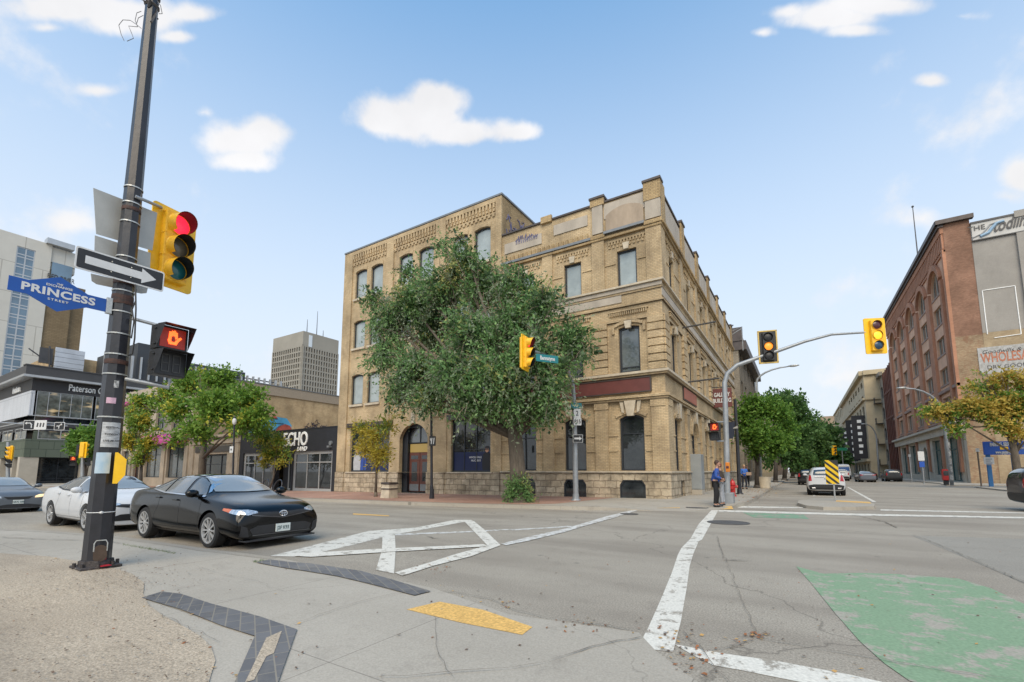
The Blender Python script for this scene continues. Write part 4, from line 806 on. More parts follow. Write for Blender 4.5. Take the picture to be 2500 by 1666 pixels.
mb = MB(); both(mb, 3.3, 5.75, .1); mb.build('green_panels', m_gpan, pb)
mb = MB(); both(mb, 6.9, 7.6, .0); mb.build('upper_wall', m_char2, pb)
bays = [(YP+.5+i*6.2, YP+.5+i*6.2+5.9) for i in range(9)]
for (a, b) in bays:
    window(E_, [(a, 9.0), (b, 9.0), (b, 12.4), (a, 12.4)], pb, m_alu, g_office, .05, .07, mull=(.2, .4, .6, .8), bar=.07)
    window(E_, [(a, 8.15), (b, 8.15), (b, 8.9), (a, 8.9)], pb, m_alu, g_dark, .05, .05, mull=(.5,), bar=.07)
    window(E_, [(a+.5, 5.78), (b-.8, 5.78), (b-.8, 7.2), (a+.5, 7.2)], pb, m_alu, g_office, .02, .1, mull=(.5,), bar=.1)
    window(E_, [(a+1.0, -.2), (b-.6, -.2), (b-.6, 3.3), (a+1.0, 3.3)], pb, m_frame, g_dark, 1.2, .08, mull=(.5,), trans=(.15,), bar=.08)
    cc = MB(E_); cc.box(a-.9, a+.9, -1.0, .02, -.45, 3.3); cc.build('column', m_conc, pb)
    cc = MB(E_); cc.box(a+.1, a+.62, -.3, .0, 5.75, 7.0); cc.build('pier', m_gpan, pb)
for i in range(7):
    a = XP-6-i*7; window(S_, [(a, 5.78), (a+5.6, 5.78), (a+5.6, 7.3), (a, 7.3)], pb, m_alu, g_office, .02, .1, mull=(.5,), bar=.1)
    window(S_, [(a+.6, -.2), (a+5.4, -.2), (a+5.4, 3.3), (a+.6, 3.3)], pb, m_frame, g_dark, 1.2, .08, mull=(.5,))
    cc = MB(S_); cc.box(a-1.0, a+.5, -1.0, .02, -.45, 3.3); cc.build('column', m_conc, pb)
mb = MB(); mb.box(XW, XP-1.3, YP+1.3, YE, -.5, 14); mb.build('core', m_frame, pb)
text('Paterson GlobalFoods', 'lettering', m_txtw, 1.35, TM(E_((onX(166, 947, XP).y, .2, 13.25)), (0, 1, 0)), pb, .08, bold=.012, align='LEFT', sx=.62)
text('Institute', 'lettering', m_txtw, 1.3, TM(S_((-93.2, .2, 13.05)), (1, 0, 0)), pb, .08, bold=.012, align='RIGHT', sx=.9)
rebase(pb, (XP, YP, -.4))
# ---- pale tower with glass strips, and its brick wing
XA = -205.0
tw = thing('office_tower', 'tall pale panelled tower with two blue glass strips rising at the far left', 'tower')
A_ = FR((XA, 0, 0), (0, 1, 0), (1, 0, 0))
def AX(u, v): p = onX(u, v, XA); return p.y, p.z
ya, za = AX(43, 588); yb, zb = AX(135, 623); yA0, _ = AX(0, 570)
m_panel = BR('cream panels', (0.56, 0.54, 0.49), (0.58, 0.56, 0.51), (0.40, 0.38, 0.34), 9, 9.5, .04, mort=.12, bump=0)
g_blue = GL('blue grey curtain glass', (0.10, 0.17, 0.24), .05, .35, .08)
y1 = AX(42, 602)[0]; y2 = AX(88, 612)[0]; z1 = AX(60, 605)[1]
yR = AX(185, 650)[0]; yM = AX(125, 630)[0]
mb = MB(A_); mb.wall(-60, yM, -.4, za+2, [[(y1, 0), (y2, 0), (y2, z1), (y1, z1)], [(yA0-18, 0), (yA0-9, 0), (yA0-9, z1), (yA0-18, z1)]], 0, .5); mb.box(yM-1, yR, -40, -.5, za-6, za+1.5)
mb.box(-60, yM, -40, -1, za-1, za+1.6); mb.build('wall', m_panel, tw)
for a, b in ((y1, y2), (yA0-18, yA0-9)): window(A_, [(a, 0), (b, 0), (b, z1), (a, z1)], tw, m_alu, g_blue, .3, .3, mull=(.5,), trans=[k/22+q for k in range(1, 22) for q in (0, .013)], bar=.32, name='glass_strip')
ut = MB(A_); ut.box(y2+2, yR-1, -2, 1.5, za+1.8, za+3.6); ut.build('roof_plant', m_alu, tw)
mb = MB(A_); gy0, gz0 = AX(128, 640); gy1 = AX(176, 660)[0]; gzb = AX(150, 700)[1]
mb.box(gy0, gy1, -.6, .25, gzb, gz0); mb.build('sign_glass', g_blue, tw)
text('RED RIVER', 'lettering', m_char, 2.3, TM(A_(((gy0+gy1)/2, .35, gz0-5.0)), (0, 1, 0)), tw, .1, sx=.62)
text('COLLEGE', 'lettering', m_char, 2.3, TM(A_(((gy0+gy1)/2, .35, gz0-10)), (0, 1, 0)), tw, .1, sx=.75)
b_brown = BR('brown brick', (0.25, 0.185, 0.11), (0.20, 0.145, 0.085), (0.17, 0.13, 0.08), 1.2, .5, .2, mort=.06, bump=0, bigscale=.08)
mb = MB(A_); mb.box(yM, yR, -35, -.5, -.4, gzb+1); mb.box(yR-.1, yR+3.5, -30, -1.5, -.4, gz0-6); mb.box(yM, yR, -35, -.5, gz0, za-4); mb.build('brick_wing', b_brown, tw)
rebase(tw, (XA, 20, -.4))
# ---- low beige block with white billboard back and rail on top
XB = -120.0; B_ = FR((XB, 0, 0), (0, 1, 0), (1, 0, 0))
def BX(u, v): p = onX(u, v, XB); return p.y, p.z
ya, za = BX(130, 850); yb, zb = BX(262, 880)
lb = thing('brick_building', 'low beige brick block with a railed roof behind the dark glazed building', 'building')
mb = MB(B_); mb.box(ya, yb+40, -30, 0, 0, zb-.5); mb.build('wall', m_beigebrick, lb)
mb = MB(B_)
for i in range(20): mb.cyl((ya+8+i*2.2, -.3, zb-.5), (ya+8+i*2.2, -.3, zb+1.2), .12, n=5)
mb.box(ya+8, yb+36, -.42, -.2, zb+1.0, zb+1.3); mb.build('roof_rail', m_char, lb)
rebase(lb, (XB, ya, 0))
bb = thing('billboard', 'back of a white boarded rooftop billboard behind the dark glazed building', 'billboard')
p0y, p0z = BX(132, 850); p1y, p1z = BX(198, 905)
mb = MB(B_)
for i in range(5): z = p1z-1+(p0z-p1z+1)*i/5; mb.box(p0y, p1y, 1.0, 1.3, z+.06, z+(p0z-p1z+1)/5)
mb.build('boards', M('white weathered boards', (0.50, 0.53, 0.58), .6, 0, .12, .6, world=True), bb)
mb = MB(B_)
for k in (0, 1): mb.cyl((p0y-.3+k*2, .9, p1z-3), (p0y-.8+k*2, .9, p0z), .15, n=6)
mb.cyl((p0y-3.5, .8, p0z-1), (p0y, .8, p1z), .12, n=6); mb.box(p0y-2.0, p0y-.2, .4, .9, p1z+.3, p0z-.4); mb.build('frame', m_char, bb)
rebase(bb, (XB, p0y, p1z))
# ---- dark metal-clad hall behind the street tree
XD = -100.0; D_ = FR((XD, 0, 0), (0, 1, 0), (1, 0, 0))
def DX(u, v): p = onX(u, v, XD); return p.y, p.z
dk = thing('metal_building', 'dark standing seam metal building with white slatted corner above the tan roofs', 'building')
ya, za = DX(275, 893); yb, zb = DX(355, 895); yc, zc = DX(470, 893); yd, zd_ = DX(560, 925)
mb = MB(D_); mb.box(yc-1.1, yd+15, -30, 0, 0, zc-1.2)
mb.box(ya+7, yc-9.01, -20, 0, 0, zc+.9); mb.box(yc-9, yc-1, -20, .4, 0, zc+2.4); mb.box(yc-1, yc+10, -20, .2, 0, zc+.4); mb.build('wall', M('dark seamed metal', (0.055, 0.06, 0.068), .5, .3, .15, .5, world=True), dk)
mb = MB(D_)
for i in range(26): y = yb-6+i*1.25; mb.box(y, y+.28, .2, .7, zc-8, zc-.2)
mb.build('white_slats', m_alu, dk)
rebase(dk, (XD, yb, 0))
# ---- distant concrete office tower with a grid of windows
c0 = at(741, 808, 330); ZT = c0.z; TX, TY = c0.x, c0.y
lft = onY(668, 822, TY); rgt = onX(827, 834, TX)
dt = thing('office_tower', 'distant square concrete tower with a fine window grid and rooftop masts', 'tower')
m_towc = M('tower concrete', (0.29, 0.27, 0.23), .8, 0, .08, .1, world=True)
TS = FR((0, TY, 0), (1, 0, 0), (0, -1, 0)); TE = FR((TX, 0, 0), (0, 1, 0), (1, 0, 0))
wS = TX-lft.x; wE = rgt.y-TY
mb = MB(); mb.box(lft.x, TX, TY, rgt.y, ZT-11, ZT); mb.box(lft.x+.8, TX-.8, TY+.8, rgt.y-.8, 0, ZT-11); mb.build('wall', m_towc, dt)
gd = MB()
rows = 17; zt_, zl = ZT-11, 22.0
cells = []
for fr, a0, wd, nc in ((TS, lft.x, wS, 14), (TE, TY, wE, 14)):
    gd.fr = fr
    for i in range(nc+1): x = a0+wd*i/nc; gd.box(x-.55, x+.55, -.9, 0.0, 5, zt_)
    for k in range(rows+1): z = zl+(zt_-zl)*k/rows; gd.box(a0, a0+wd, -.9, -.02, z-.65, z+.45)
    for i in range(nc):
        for k in range(rows): cells.append((fr, a0+wd*i/nc, a0+wd*(i+1)/nc, zl+(zt_-zl)*k/rows, zl+(zt_-zl)*(k+1)/rows))
gd.build('window_grid', m_towc, dt)
g_tow = GL('tower glass', (0.02, 0.018, 0.016), .2, .3, .1)
cells.sort(key=lambda c: -c[3])
rest = MB()
for i, (fr, a, b, z0, z1) in enumerate(cells):
    q = MB(fr) if i < 100 else rest; q.fr = fr; q.add([(a+.3, -.7, z0+.3), (b-.3, -.7, z0+.3), (b-.3, -.7, z1-.4), (a+.3, -.7, z1-.4)], [(0, 1, 2, 3)])
    if i < 100: q.build('window', g_tow, dt)
rest.build('window', g_tow, dt, kind='stuff')
mb = MB(); mb.box(TX-.5, TX+.3, TY+wE*.15, TY+wE*.24, ZT-11, ZT-2); mb.build('sign_strip', M('white strip', (.6, .65, .7), .5), dt)
for u, h in ((756, 11), (780, 20), (796, 6)):
    p = onX(u, 830, TX); q = MB(); q.cyl((TX-4, p.y, ZT), (TX-4, p.y, ZT+h), .35, .15, 5); q.build('mast', m_char, dt)
rebase(dt, (TX, TY, 0))
# ================================================================= RIGHT-HAND BUILDINGS
XRB = 16.0; YW = 70.6; HR = 31.0
RB = FR((XRB, 0, 0), (0, 1, 0), (-1, 0, 0))          # street front, facing -x
RW = FR((0, YW, 0), (1, 0, 0), (0, -1, 0))           # end wall, facing the camera
b_red = BR('red brick', (0.48, 0.235, 0.145), (0.42, 0.20, 0.12), (0.34, 0.20, 0.14), .24, .078, .18, bump=.3)
b_red2 = BR('dark red brick', (0.33, 0.185, 0.125), (0.24, 0.125, 0.085), (0.20, 0.13, 0.095), .24, .078, .3, bump=.3)
m_pinkst = M('weathered terracotta face', (0.64, 0.385, 0.25), .8, 0, .14, .8, world=True)
m_buffst = M('pale storefront stone', (0.52, 0.46, 0.37), .8, 0, .15, 1.0, world=True)
g_teal = GL('teal shop glass', (0.05, 0.11, 0.105), .06, .5, .5)
g_rw = GL('brownish sash glass', (0.03, 0.027, 0.024), .08, .5, .6, tint2=(.12, .11, .10))
rb = thing('brick_building', 'six storey red brick warehouse with arched top windows and a rooftop flagpole', 'building')
bays = [(73.7+7.65*i, 78.5+7.65*i) for i in range(5)]
rws = [(19.8, 22.1), (16.0, 18.2), (12.2, 14.3), (8.2, 10.6)]
holes = []; spec = []
for a, b in bays:
    h = arch(a, b, 23.5, 26.7, 2.0, 12); holes.append(h); spec.append((h, 3))
    for z0, z1 in rws: h = arch(a, b, z0, z1); holes.append(h); spec.append((h, 3))
for z0, z1 in ((23.9, 26.2), (19.8, 22.2), (15.9, 18.3), (12.1, 14.3), (8.2, 10.6)): h = arch(71.3, 72.4, z0, z1); holes.append(h); spec.append((h, 1))
mb = MB(RB); mb.wall(YW, 113.0, 7.2, HR-.8, holes, 0, .4)
mb.build('wall', m_pinkst, rb)
pr = MB(RB)
for i in range(6): y = 78.5+7.65*i-7.65; pr.box(y+.45 if i else 72.7, y+2.4 if i else 73.5, 0, .3, 7.4, 24.6)
pr.box(YW-.0, 71.15, 0, .3, 7.4, HR-3.5)
for a, b in bays: hood(pr, arch(a-.2, b+.2, 1, 26.8, 2.1, 12), .55, .35)
dentils(pr, YW, 113, 27.6, 29.5, .22, .75); course(pr, YW, 113, 29.5, HR-.8, .30); course(pr, YW, 113, 27.2, 27.45, .15)
pr.build('brick_pier', b_red, rb)
cz = MB(RB); cz.box(YW-.3, 113.2, -.2, .75, HR-.5, HR); cz.box(YW-.2, 113.1, 0, .5, HR-.8, HR-.5); cz.fr = RW; cz.box(XRB-.7, 18.6, -.1, .5, HR-.5, HR); cz.build('cornice', m_cap, rb)
stn = MB(RB)
for a, b in bays:
    for z0, z1 in rws+[(23.5, 0)]: stn.box(a-.1, b+.1, -.1, .08, z0-.22, z0)
course(stn, YW, 113, 11.15, 11.5, .28); course(stn, YW, 113, 7.6, 7.8, .2)
stn.build('stone_trim', M('brownstone trim', (0.30, 0.20, 0.16), .8, 0, .2, 1, world=True), rb)
for h, k in spec:
    window(RB, h, rb, M('cream sash', (0.38, 0.34, 0.28), .6), g_rw, .3, .09, mull=(.33, .67) if k == 3 else (), trans=(.5,) if k == 1 else (), bar=.24 if k == 3 else .06)
cn = MB(RB); cn.box(YW-.05, 113, 0, .85, 6.9, 7.2); cn.box(YW-.05, 113, 0, .45, 5.95, 6.9); cn.build('storefront_cornice', m_buffst, rb)
sf = []
for i, (a, b) in enumerate(bays):
    sf.append((a-.2, b+.3, .9 if i else .2, 5.6) if i != 2 else (a+1.0, b-1.4, .1, 5.0))
gh = [arch(a, b, z0, z1) if i != 2 else arch(a, b, z0, z1, .95, 10) for i, (a, b, z0, z1) in enumerate(sf)]+[arch(71.6, 72.3, .1, 5.6)]
mb = MB(RB); mb.wall(YW, 113, -.3, 5.95, gh, 0, .5); mb.build('storefront_wall', m_buffst, rb)
for i, h in enumerate(gh): window(RB, h, rb, MATS['grey office glass'] if False else M('teal frame', (0.04, 0.09, 0.085), .5), g_teal if i < 5 and i != 2 else g_dark, .4, .12, mull=(.5,) if i != 2 and i < 5 else (), trans=(.72,), bar=.12, name='shop_window' if i != 2 else 'door')
for i in range(6): y = 72.55+7.65*i; bp = MB(RB); bp.box(y, y+.75, 0, .22, 1.3, 5.95); bp.build('storefront_pier', b_red, rb)
ew = MB(RW); ew.wall(XRB, 18.3, 16.8, HR-.5, [], 0, 0); ew.build('end_wall', b_red2, rb)
ew = MB(RW); ew.wall(XRB, 18.3, -.3, 16.8, [], 0, 0); ew.build('end_wall', BR('patched buff brick', (0.42, 0.32, 0.21), (0.30, 0.19, 0.12), (0.22, 0.17, 0.11), .24, .078, .3, stain=(0.24, 0.10, 0.06), stainamt=.8), rb)
bk = MB(); bk.box(XRB+.5, 30, YW+.1, 113, 0, HR-1); bk.build('roof', MATS['dark roof felt'], rb)
ant = onX(2228, 505, 20.0)
fp = MB(); p = onX(2241, 645, 20.0); fp.cyl((20, ant.y, HR-1), (20, ant.y, ant.z), .14, .06, 6)
for k in (-1, 1): fp.cyl((20, ant.y+k*1.0, HR-1), (20, ant.y, HR+4), .07, n=5)
fp.ball((20, ant.y, ant.z), .22, sub=1); fp.build('flagpole', m_char, rb)
rebase(rb, (XRB, 90, 0))
# grey painted party wall with painted signs
sc_ = YW/63.3
gw = thing('brick_building', 'grey painted brick block with script lettering on top and a faded red WHOLESALE sign', 'building')
def WYp(u, v): p = onY(u, v, YW-.05); return p.x, p.z
m_gwall = BR('grey painted brick', (0.33, 0.31, 0.285), (0.35, 0.33, 0.30), (0.29, 0.27, 0.25), .24, .08, .1, bump=.3, stain=(0.20, 0.185, 0.165), stainamt=.25)
zt = WYp(2352, 553)[1]; zs = WYp(2357, 592)[1]; zg = WYp(2385, 815)[1]
mb = MB(RW); mb.wall(18.3, 60, zg, zs, [], 0.04, 0); mb.box(18.3, 60, -20, 0.0, -.3, zt-.2); mb.build('wall', m_gwall, gw)
b_lbuff = BR('bare buff brick', (0.43, 0.34, 0.225), (0.36, 0.27, 0.17), (0.30, 0.235, 0.155), .24, .08, .22, bump=.4, stain=(0.25, 0.18, 0.11), stainamt=.6)
mb = MB(RW); mb.wall(18.3, 60, -.3, zg, [], 0.03, 0); mb.build('lower_wall', b_lbuff, gw)
mb = MB(RW); mb.box(18.35, 60, .04, .2, zs, zt); mb.build('sign_board', M('off white sign board', (0.52, 0.51, 0.49), .6, 0, .15, .8, world=True), gw)
mb = MB(RW); mb.box(18.3, 60, .0, .3, zt, zt+.2); mb.box(18.3, 60, .04, .26, zs-.12, zs); mb.build('coping', m_char, gw)
xp_ = WYp(2483, 600)[0]; mb = MB(RW); mb.box(xp_, xp_+20, .04, .3, zg, zs-.13); mb.box(xp_, xp_+20, .31, .34, zt-.3, zt+.45); mb.build('buttress', m_gwall, gw)
zc_ = (zt+zs)/2
x_, z_ = WYp(2367, 564); text('THE', 'lettering', m_char, .8, TM(RW((x_-.2, .24, zc_+.35)), (1, 0, 0)), gw, .02, align='LEFT')
sw = MB(RW); x_ = WYp(2400, 570)[0]; sw.tube([(x_-.3, .24, zs+.3), (x_+.4, .24, zs+.55), (x_+.7, .24, zc_), (x_+1.1, .24, zt-.5), (x_+1.7, .24, zt-.4)], .18, 6); sw.build('logo_swash', M('pale blue paint', (0.25, 0.38, 0.52), .6), gw)
sw = MB(RW); sw.tube([(x_-.9, .24, zs+.3), (x_-.1, .24, zs+.6), (x_+.25, .24, zc_), (x_+.6, .24, zt-.5), (x_+1.2, .24, zt-.35)], .08, 6); sw.build('logo_swash', M('grey paint', (0.3, 0.3, 0.3), .6), gw)
x_ = WYp(2418, 560)[0]; text('todling', 'lettering', m_char, 2.0, TM(RW((x_+.1, .27, zc_+.12)), (1, 0, .04)), gw, .02, shear=.45, align='LEFT', sx=.56, bold=.03)
rc = MB(RW)
q = [WYp(2391, 711), WYp(2471, 700), WYp(2488, 819), WYp(2404, 814)]; xa_, xb_, zt2, zb2 = 18.6+.0, WYp(2478, 700)[0], q[0][1], zg-.2
xa_ = WYp(2398, 711)[0]
for (a, b) in (((xa_, zb2), (xa_, zt2)), ((xa_, zt2), (xb_, zt2)), ((xb_, zt2), (xb_, zb2-.4)), ((xa_+.5, zb2-.5), (xb_, zb2-.4))): rc.tube([(a[0], .06, a[1]), (b[0], .06, b[1])], .05, 4)
rc.build('painted_outline', m_txtw, gw)
zA = WYp(2391, 850)[1]; zB_ = WYp(2391, 915)[1]; xA = WYp(2389, 880)[0]
mb = MB(RW); mb.box(xA, xA+14, .03, .06, zB_, zA); mb.build('painted_panel', M('flaking white painted panel', (0.50, 0.50, 0.50), .8, 0, .4, 3.5, world=True, tint2=(0.28, 0.27, 0.25)), gw)
hz_ = zA-zB_
text('Goodwills & Co. Ltd', 'lettering', m_char, .62, TM(RW((xA+.3, .07, zA-.55)), (1, 0, 0)), gw, .01, shear=.3, align='LEFT')
text('WHOLESALE', 'lettering', M('faded red paint', (0.44, 0.17, 0.10), .8, 0, .3, 4, world=True), 1.5, TM(RW((xA+.2, .07, zA-hz_*.42)), (1, 0, 0)), gw, .01, bold=.03, align='LEFT', sx=.52)
text('DRY GOODS & COMPANY', 'lettering', m_char, .6, TM(RW((xA+.6, .07, zB_+.7)), (1, 0, 0)), gw, .01, align='LEFT')
rebase(gw, (25, YW, 0))
# rust-coloured screen, narrow fire-escape building, tan hotel and far blocks
rs = thing('steel_screen', 'tall rust brown steel column screen filling the gap beside the red warehouse', 'screen')
m_rust = M('rusty steel', (0.13, 0.045, 0.028), .8, .2, .3, 1, world=True)
mb = MB(RB)
for i in range(6): y = 113.6+i*1.75; mb.box(y, y+.75, -.9, .1, 0, 22.6-.15*i)
for z in (7.0, 12.0, 17.2): mb.box(113.2, 123, -.3, .15, z, z+.35)
mb.box(113, 123.5, -2.5, -1.2, 0, 21.5); mb.build('columns', m_rust, rs); rebase(rs, (XRB, 118, 0))
fe = thing('brick_building', 'narrow grey stone building covered by black fire escape stairs', 'building')
mb = MB(RB); hl = [arch(124.5+k*4.4, 127.3+k*4.4, z, z+2.6, .3, 6) for k in range(4) for z in (3.5, 8, 12.5, 17)]
mb.wall(123.2, 142, 0, 22.6, hl, 0, .4); course(mb, 123.2, 142, 21.8, 22.6, .6); mb.box(123.4, 142, -15, -.5, 0, 22); mb.build('wall', M('sooty limestone', (0.25, 0.22, 0.18), .85, 0, .3, .7, world=True), fe)
for h in hl: window(RB, h, fe, m_frame, g_dark, .3, .12, mull=(.5,))
ff = MB(RB)
for k, z in enumerate((2.8, 7.3, 11.8, 16.3)):
    ff.box(126, 138, .1, 1.4, z-.1, z); 
    for i in range(13): ff.cyl((126+i, 1.35, z), (126+i, 1.35, z+1.1), .05, n=4)
    ff.box(126, 138, 1.3, 1.4, z+1.05, z+1.15); ff.tube([(128+(k % 2)*8, .8, z), (136-(k % 2)*8, .8, z+4.4)], .16, 4)
ff.build('fire_escape', m_char, fe)
rebase(fe, (XRB, 132, 0))
th = thing('hotel', 'tan hotel block with three black banners, far up the right-hand street', 'building')
XH = 13.2; HF = FR((XH, 0, 0), (0, 1, 0), (-1, 0, 0))
ct = onX(2106, 906, XH); YH = ct.y; hH = ct.z; ye = onX(2066, 963, XH).y
b_tanh = M('tan stone', (0.50, 0.41, 0.27), .85, 0, .12, .5, world=True)
hh = []
for r_, (z0, z1) in enumerate(((hH*.86, hH*.91), (hH*.72, hH*.78), (hH*.56, hH*.68), (hH*.36, hH*.5), (.2, hH*.13))):
    for i in range(6): a = YH+3+(ye-YH-6)*i/6; hh.append(arch(a, a+(ye-YH-6)/6*.55, z0, z1))
mb = MB(HF); mb.wall(YH, ye+20, 0, hH, hh, 0, .4); course(mb, YH, ye+20, hH*.68+1, hH*.70+1, .5); course(mb, YH, ye+20, hH-1, hH, .8); course(mb, YH, ye+20, hH*.15, hH*.17, .6)
mb.box(YH+.1, ye+20, -25, -.5, 0, hH-.5)
mb.fr = FR((0, YH, 0), (1, 0, 0), (0, -1, 0)); mb.wall(XH, 30, 0, hH, [], 0, 0); course(mb, XH, 30, hH*.68+1, hH*.70+1, .4); course(mb, XH, 30, hH-1, hH, .6); mb.build('wall', b_tanh, th)
for h in hh: window(HF, h, th, m_frame, g_rw, .3, .2)
rebase(th, (XH, YH, 0))
for i, (u, v0, v1, lab) in enumerate(((2064,1045,1135,'black vertical banner hanging lowest and farthest left on the tan hotel'),(2080,1026,1128,'black vertical banner in the middle of three on the tan hotel'),(2096,1015,1122,'black vertical banner nearest the corner on the tan hotel'))):
    p = onX(u, v0, XH-1.2); q = onX(u, v1, XH-1.2)
    bn = thing('banner', lab, 'banner', 'black banners on the tan hotel'); mb = MB(); mb.box(XH-2.6, XH-.1, p.y, p.y+.3, q.z, p.z); mb.build('cloth', m_blk, bn)
    mb = MB()
    for k in range(6): z = q.z+(p.z-q.z)*(k+.8)/7; mb.box(XH-1.6, XH-1.0+.2*(k % 2), p.y-.04, p.y-.01, z, z+.7)
    mb.build('white_lettering', m_txtw, bn); rebase(bn, (XH-1.2, p.y, q.z))
def farblock(name, lab, x0, x1, y0, y1, h, mat, rows=3, cols=5, face='x+', cat='building', parapet=.5):
    o = thing(name, lab, cat); fr = FR((x1, 0, 0), (0, 1, 0), (1, 0, 0)) if face == 'x+' else FR((x0, 0, 0), (0, 1, 0), (-1, 0, 0))
    hs = [arch(y0+(y1-y0)*(i+.25)/cols, y0+(y1-y0)*(i+.7)/cols, h*(k+.3)/rows, h*(k+.78)/rows) for i in range(cols) for k in range(rows)]
    mb = MB(fr); mb.wall(y0, y1, 0, h, hs, 0, .4); course(mb, y0, y1, h-parapet, h, .4); mb.fr = None; mb.box(x0+.5, x1-.5, y0+.01, y1, 0, h-.3); mb.box(x0, x1, y0-.02, y0+.3, 0, h); mb.build('wall', mat, o)
    for q in hs: window(fr, q, o, m_frame, g_rw, .3, .15)
    rebase(o, ((x0+x1)/2, y0, 0)); return o
farblock('brick_building', 'pale tan flat roofed block beyond the tan hotel with banners', 14, 40, ye+21, ye+75, 26, b_tanh, 4, 7, 'x-')
farblock('brick_building', 'distant brown block closing the right side of the street above the parked traffic', 12, 40, 330, 400, 34, M('far brown brick', (0.30, 0.23, 0.165), .85, 0, .15, .3, world=True), 5, 8, 'x-')
farblock('brick_building', 'distant pinkish block at the end of the street between trees and stone fronts', 8, 30, 430, 520, 33, M('far pink brick', (0.38, 0.27, 0.22), .85, 0, .15, .3, world=True), 5, 8, 'x-')
# grey stone building behind the main one, cornice end towards the street
gs = farblock('stone_building', 'rough grey brick building with a dark projecting cornice just behind the corner building', -30, -5.6, 61, 85, 18.2, BR('sooty grey brick', (0.27, 0.23, 0.18), (0.20, 0.17, 0.13), (0.14, 0.12, 0.09), .3, .1, .35, stain=(0.09, 0.08, 0.065), stainamt=.7), 4, 5, 'x+')
mb = MB(); mb.box(-6.6, -4.7, 60.9, 85.2, 16.2, 17.3); mb.box(-6.2, -5.1, 60.8, 61.6, 17.3, 19.0); mb.v = [v-gs.location for v in mb.v]; mb.build('cornice', m_cap, gs)
mb = MB(); 
for i in range(12): mb.cyl((-15+i*.8, 61.1, 18.2), (-15+i*.8, 61.1, 19.4), .05, n=4)
mb.box(-15.1, -6, 61.05, 61.15, 19.35, 19.5); mb.v = [v-gs.location for v in mb.v]; mb.build('roof_railing', m_char, gs)
farblock('brick_building', 'tan brick block farther up the left side of the street, mostly behind trees', -30, -5.8, 87, 140, 15, b_tanh, 4, 8, 'x+')
farblock('brick_building', 'dark brick block at the far left end of the street behind the tree row', -30, -6, 150, 300, 19, M('far dark brick', (0.20, 0.15, 0.115), .85, 0, .15, .3, world=True), 4, 12, 'x+')
# ================================================================= TREES
def leafmat(name, ca, cb, accent=None, acc=0.6, accs=0.5, ca2=None):
    m, t, b = newmat(name); b.inputs['Roughness'].default_value = 0.55; b.inputs['Specular IOR Level'].default_value = 0.35
    g = N(t, 'ShaderNodeNewGeometry'); c = MIX(t, g.outputs['Random Per Island'], ca, cb)
    if accent:
        n = N(t, 'ShaderNodeTexNoise', i_Scale=accs, i_Detail=3.0); t.links.new(g.outputs['Position'], n.inputs['Vector'])
        s = MA(t, 'ADD', n.outputs[0], MA(t, 'MULTIPLY', MA(t, 'SUBTRACT', g.outputs['Random Per Island'], .5), .22))
        r = N(t, 'ShaderNodeMapRange', i_1=acc, i_2=acc+.05); t.links.new(s, r.inputs[0]); c = MIX(t, r.outputs[0], c, accent)
    t.links.new(c, b.inputs['Base Color'])
    tr = N(t, 'ShaderNodeBsdfTranslucent'); t.links.new(c, tr.inputs[0]); mx = N(t, 'ShaderNodeMixShader', i_0=0.38)
    o = [n for n in t.nodes if n.type == 'OUTPUT_MATERIAL'][0]; t.links.new(b.outputs[0], mx.inputs[1]); t.links.new(tr.outputs[0], mx.inputs[2]); t.links.new(mx.outputs[0], o.inputs[0])
    return m
m_bark = M('grey brown bark', (0.13, 0.105, 0.08), .9, 0, .35, 3, bump=1.0, bscale=14, stretch=(4, 4, .8))
m_barkd = M('dark bark', (0.06, 0.05, 0.042), .9, 0, .35, 3, bump=1.0, bscale=14, stretch=(4, 4, .8))
m_dry = M('dry twigs', (0.27, 0.21, 0.16), .9)
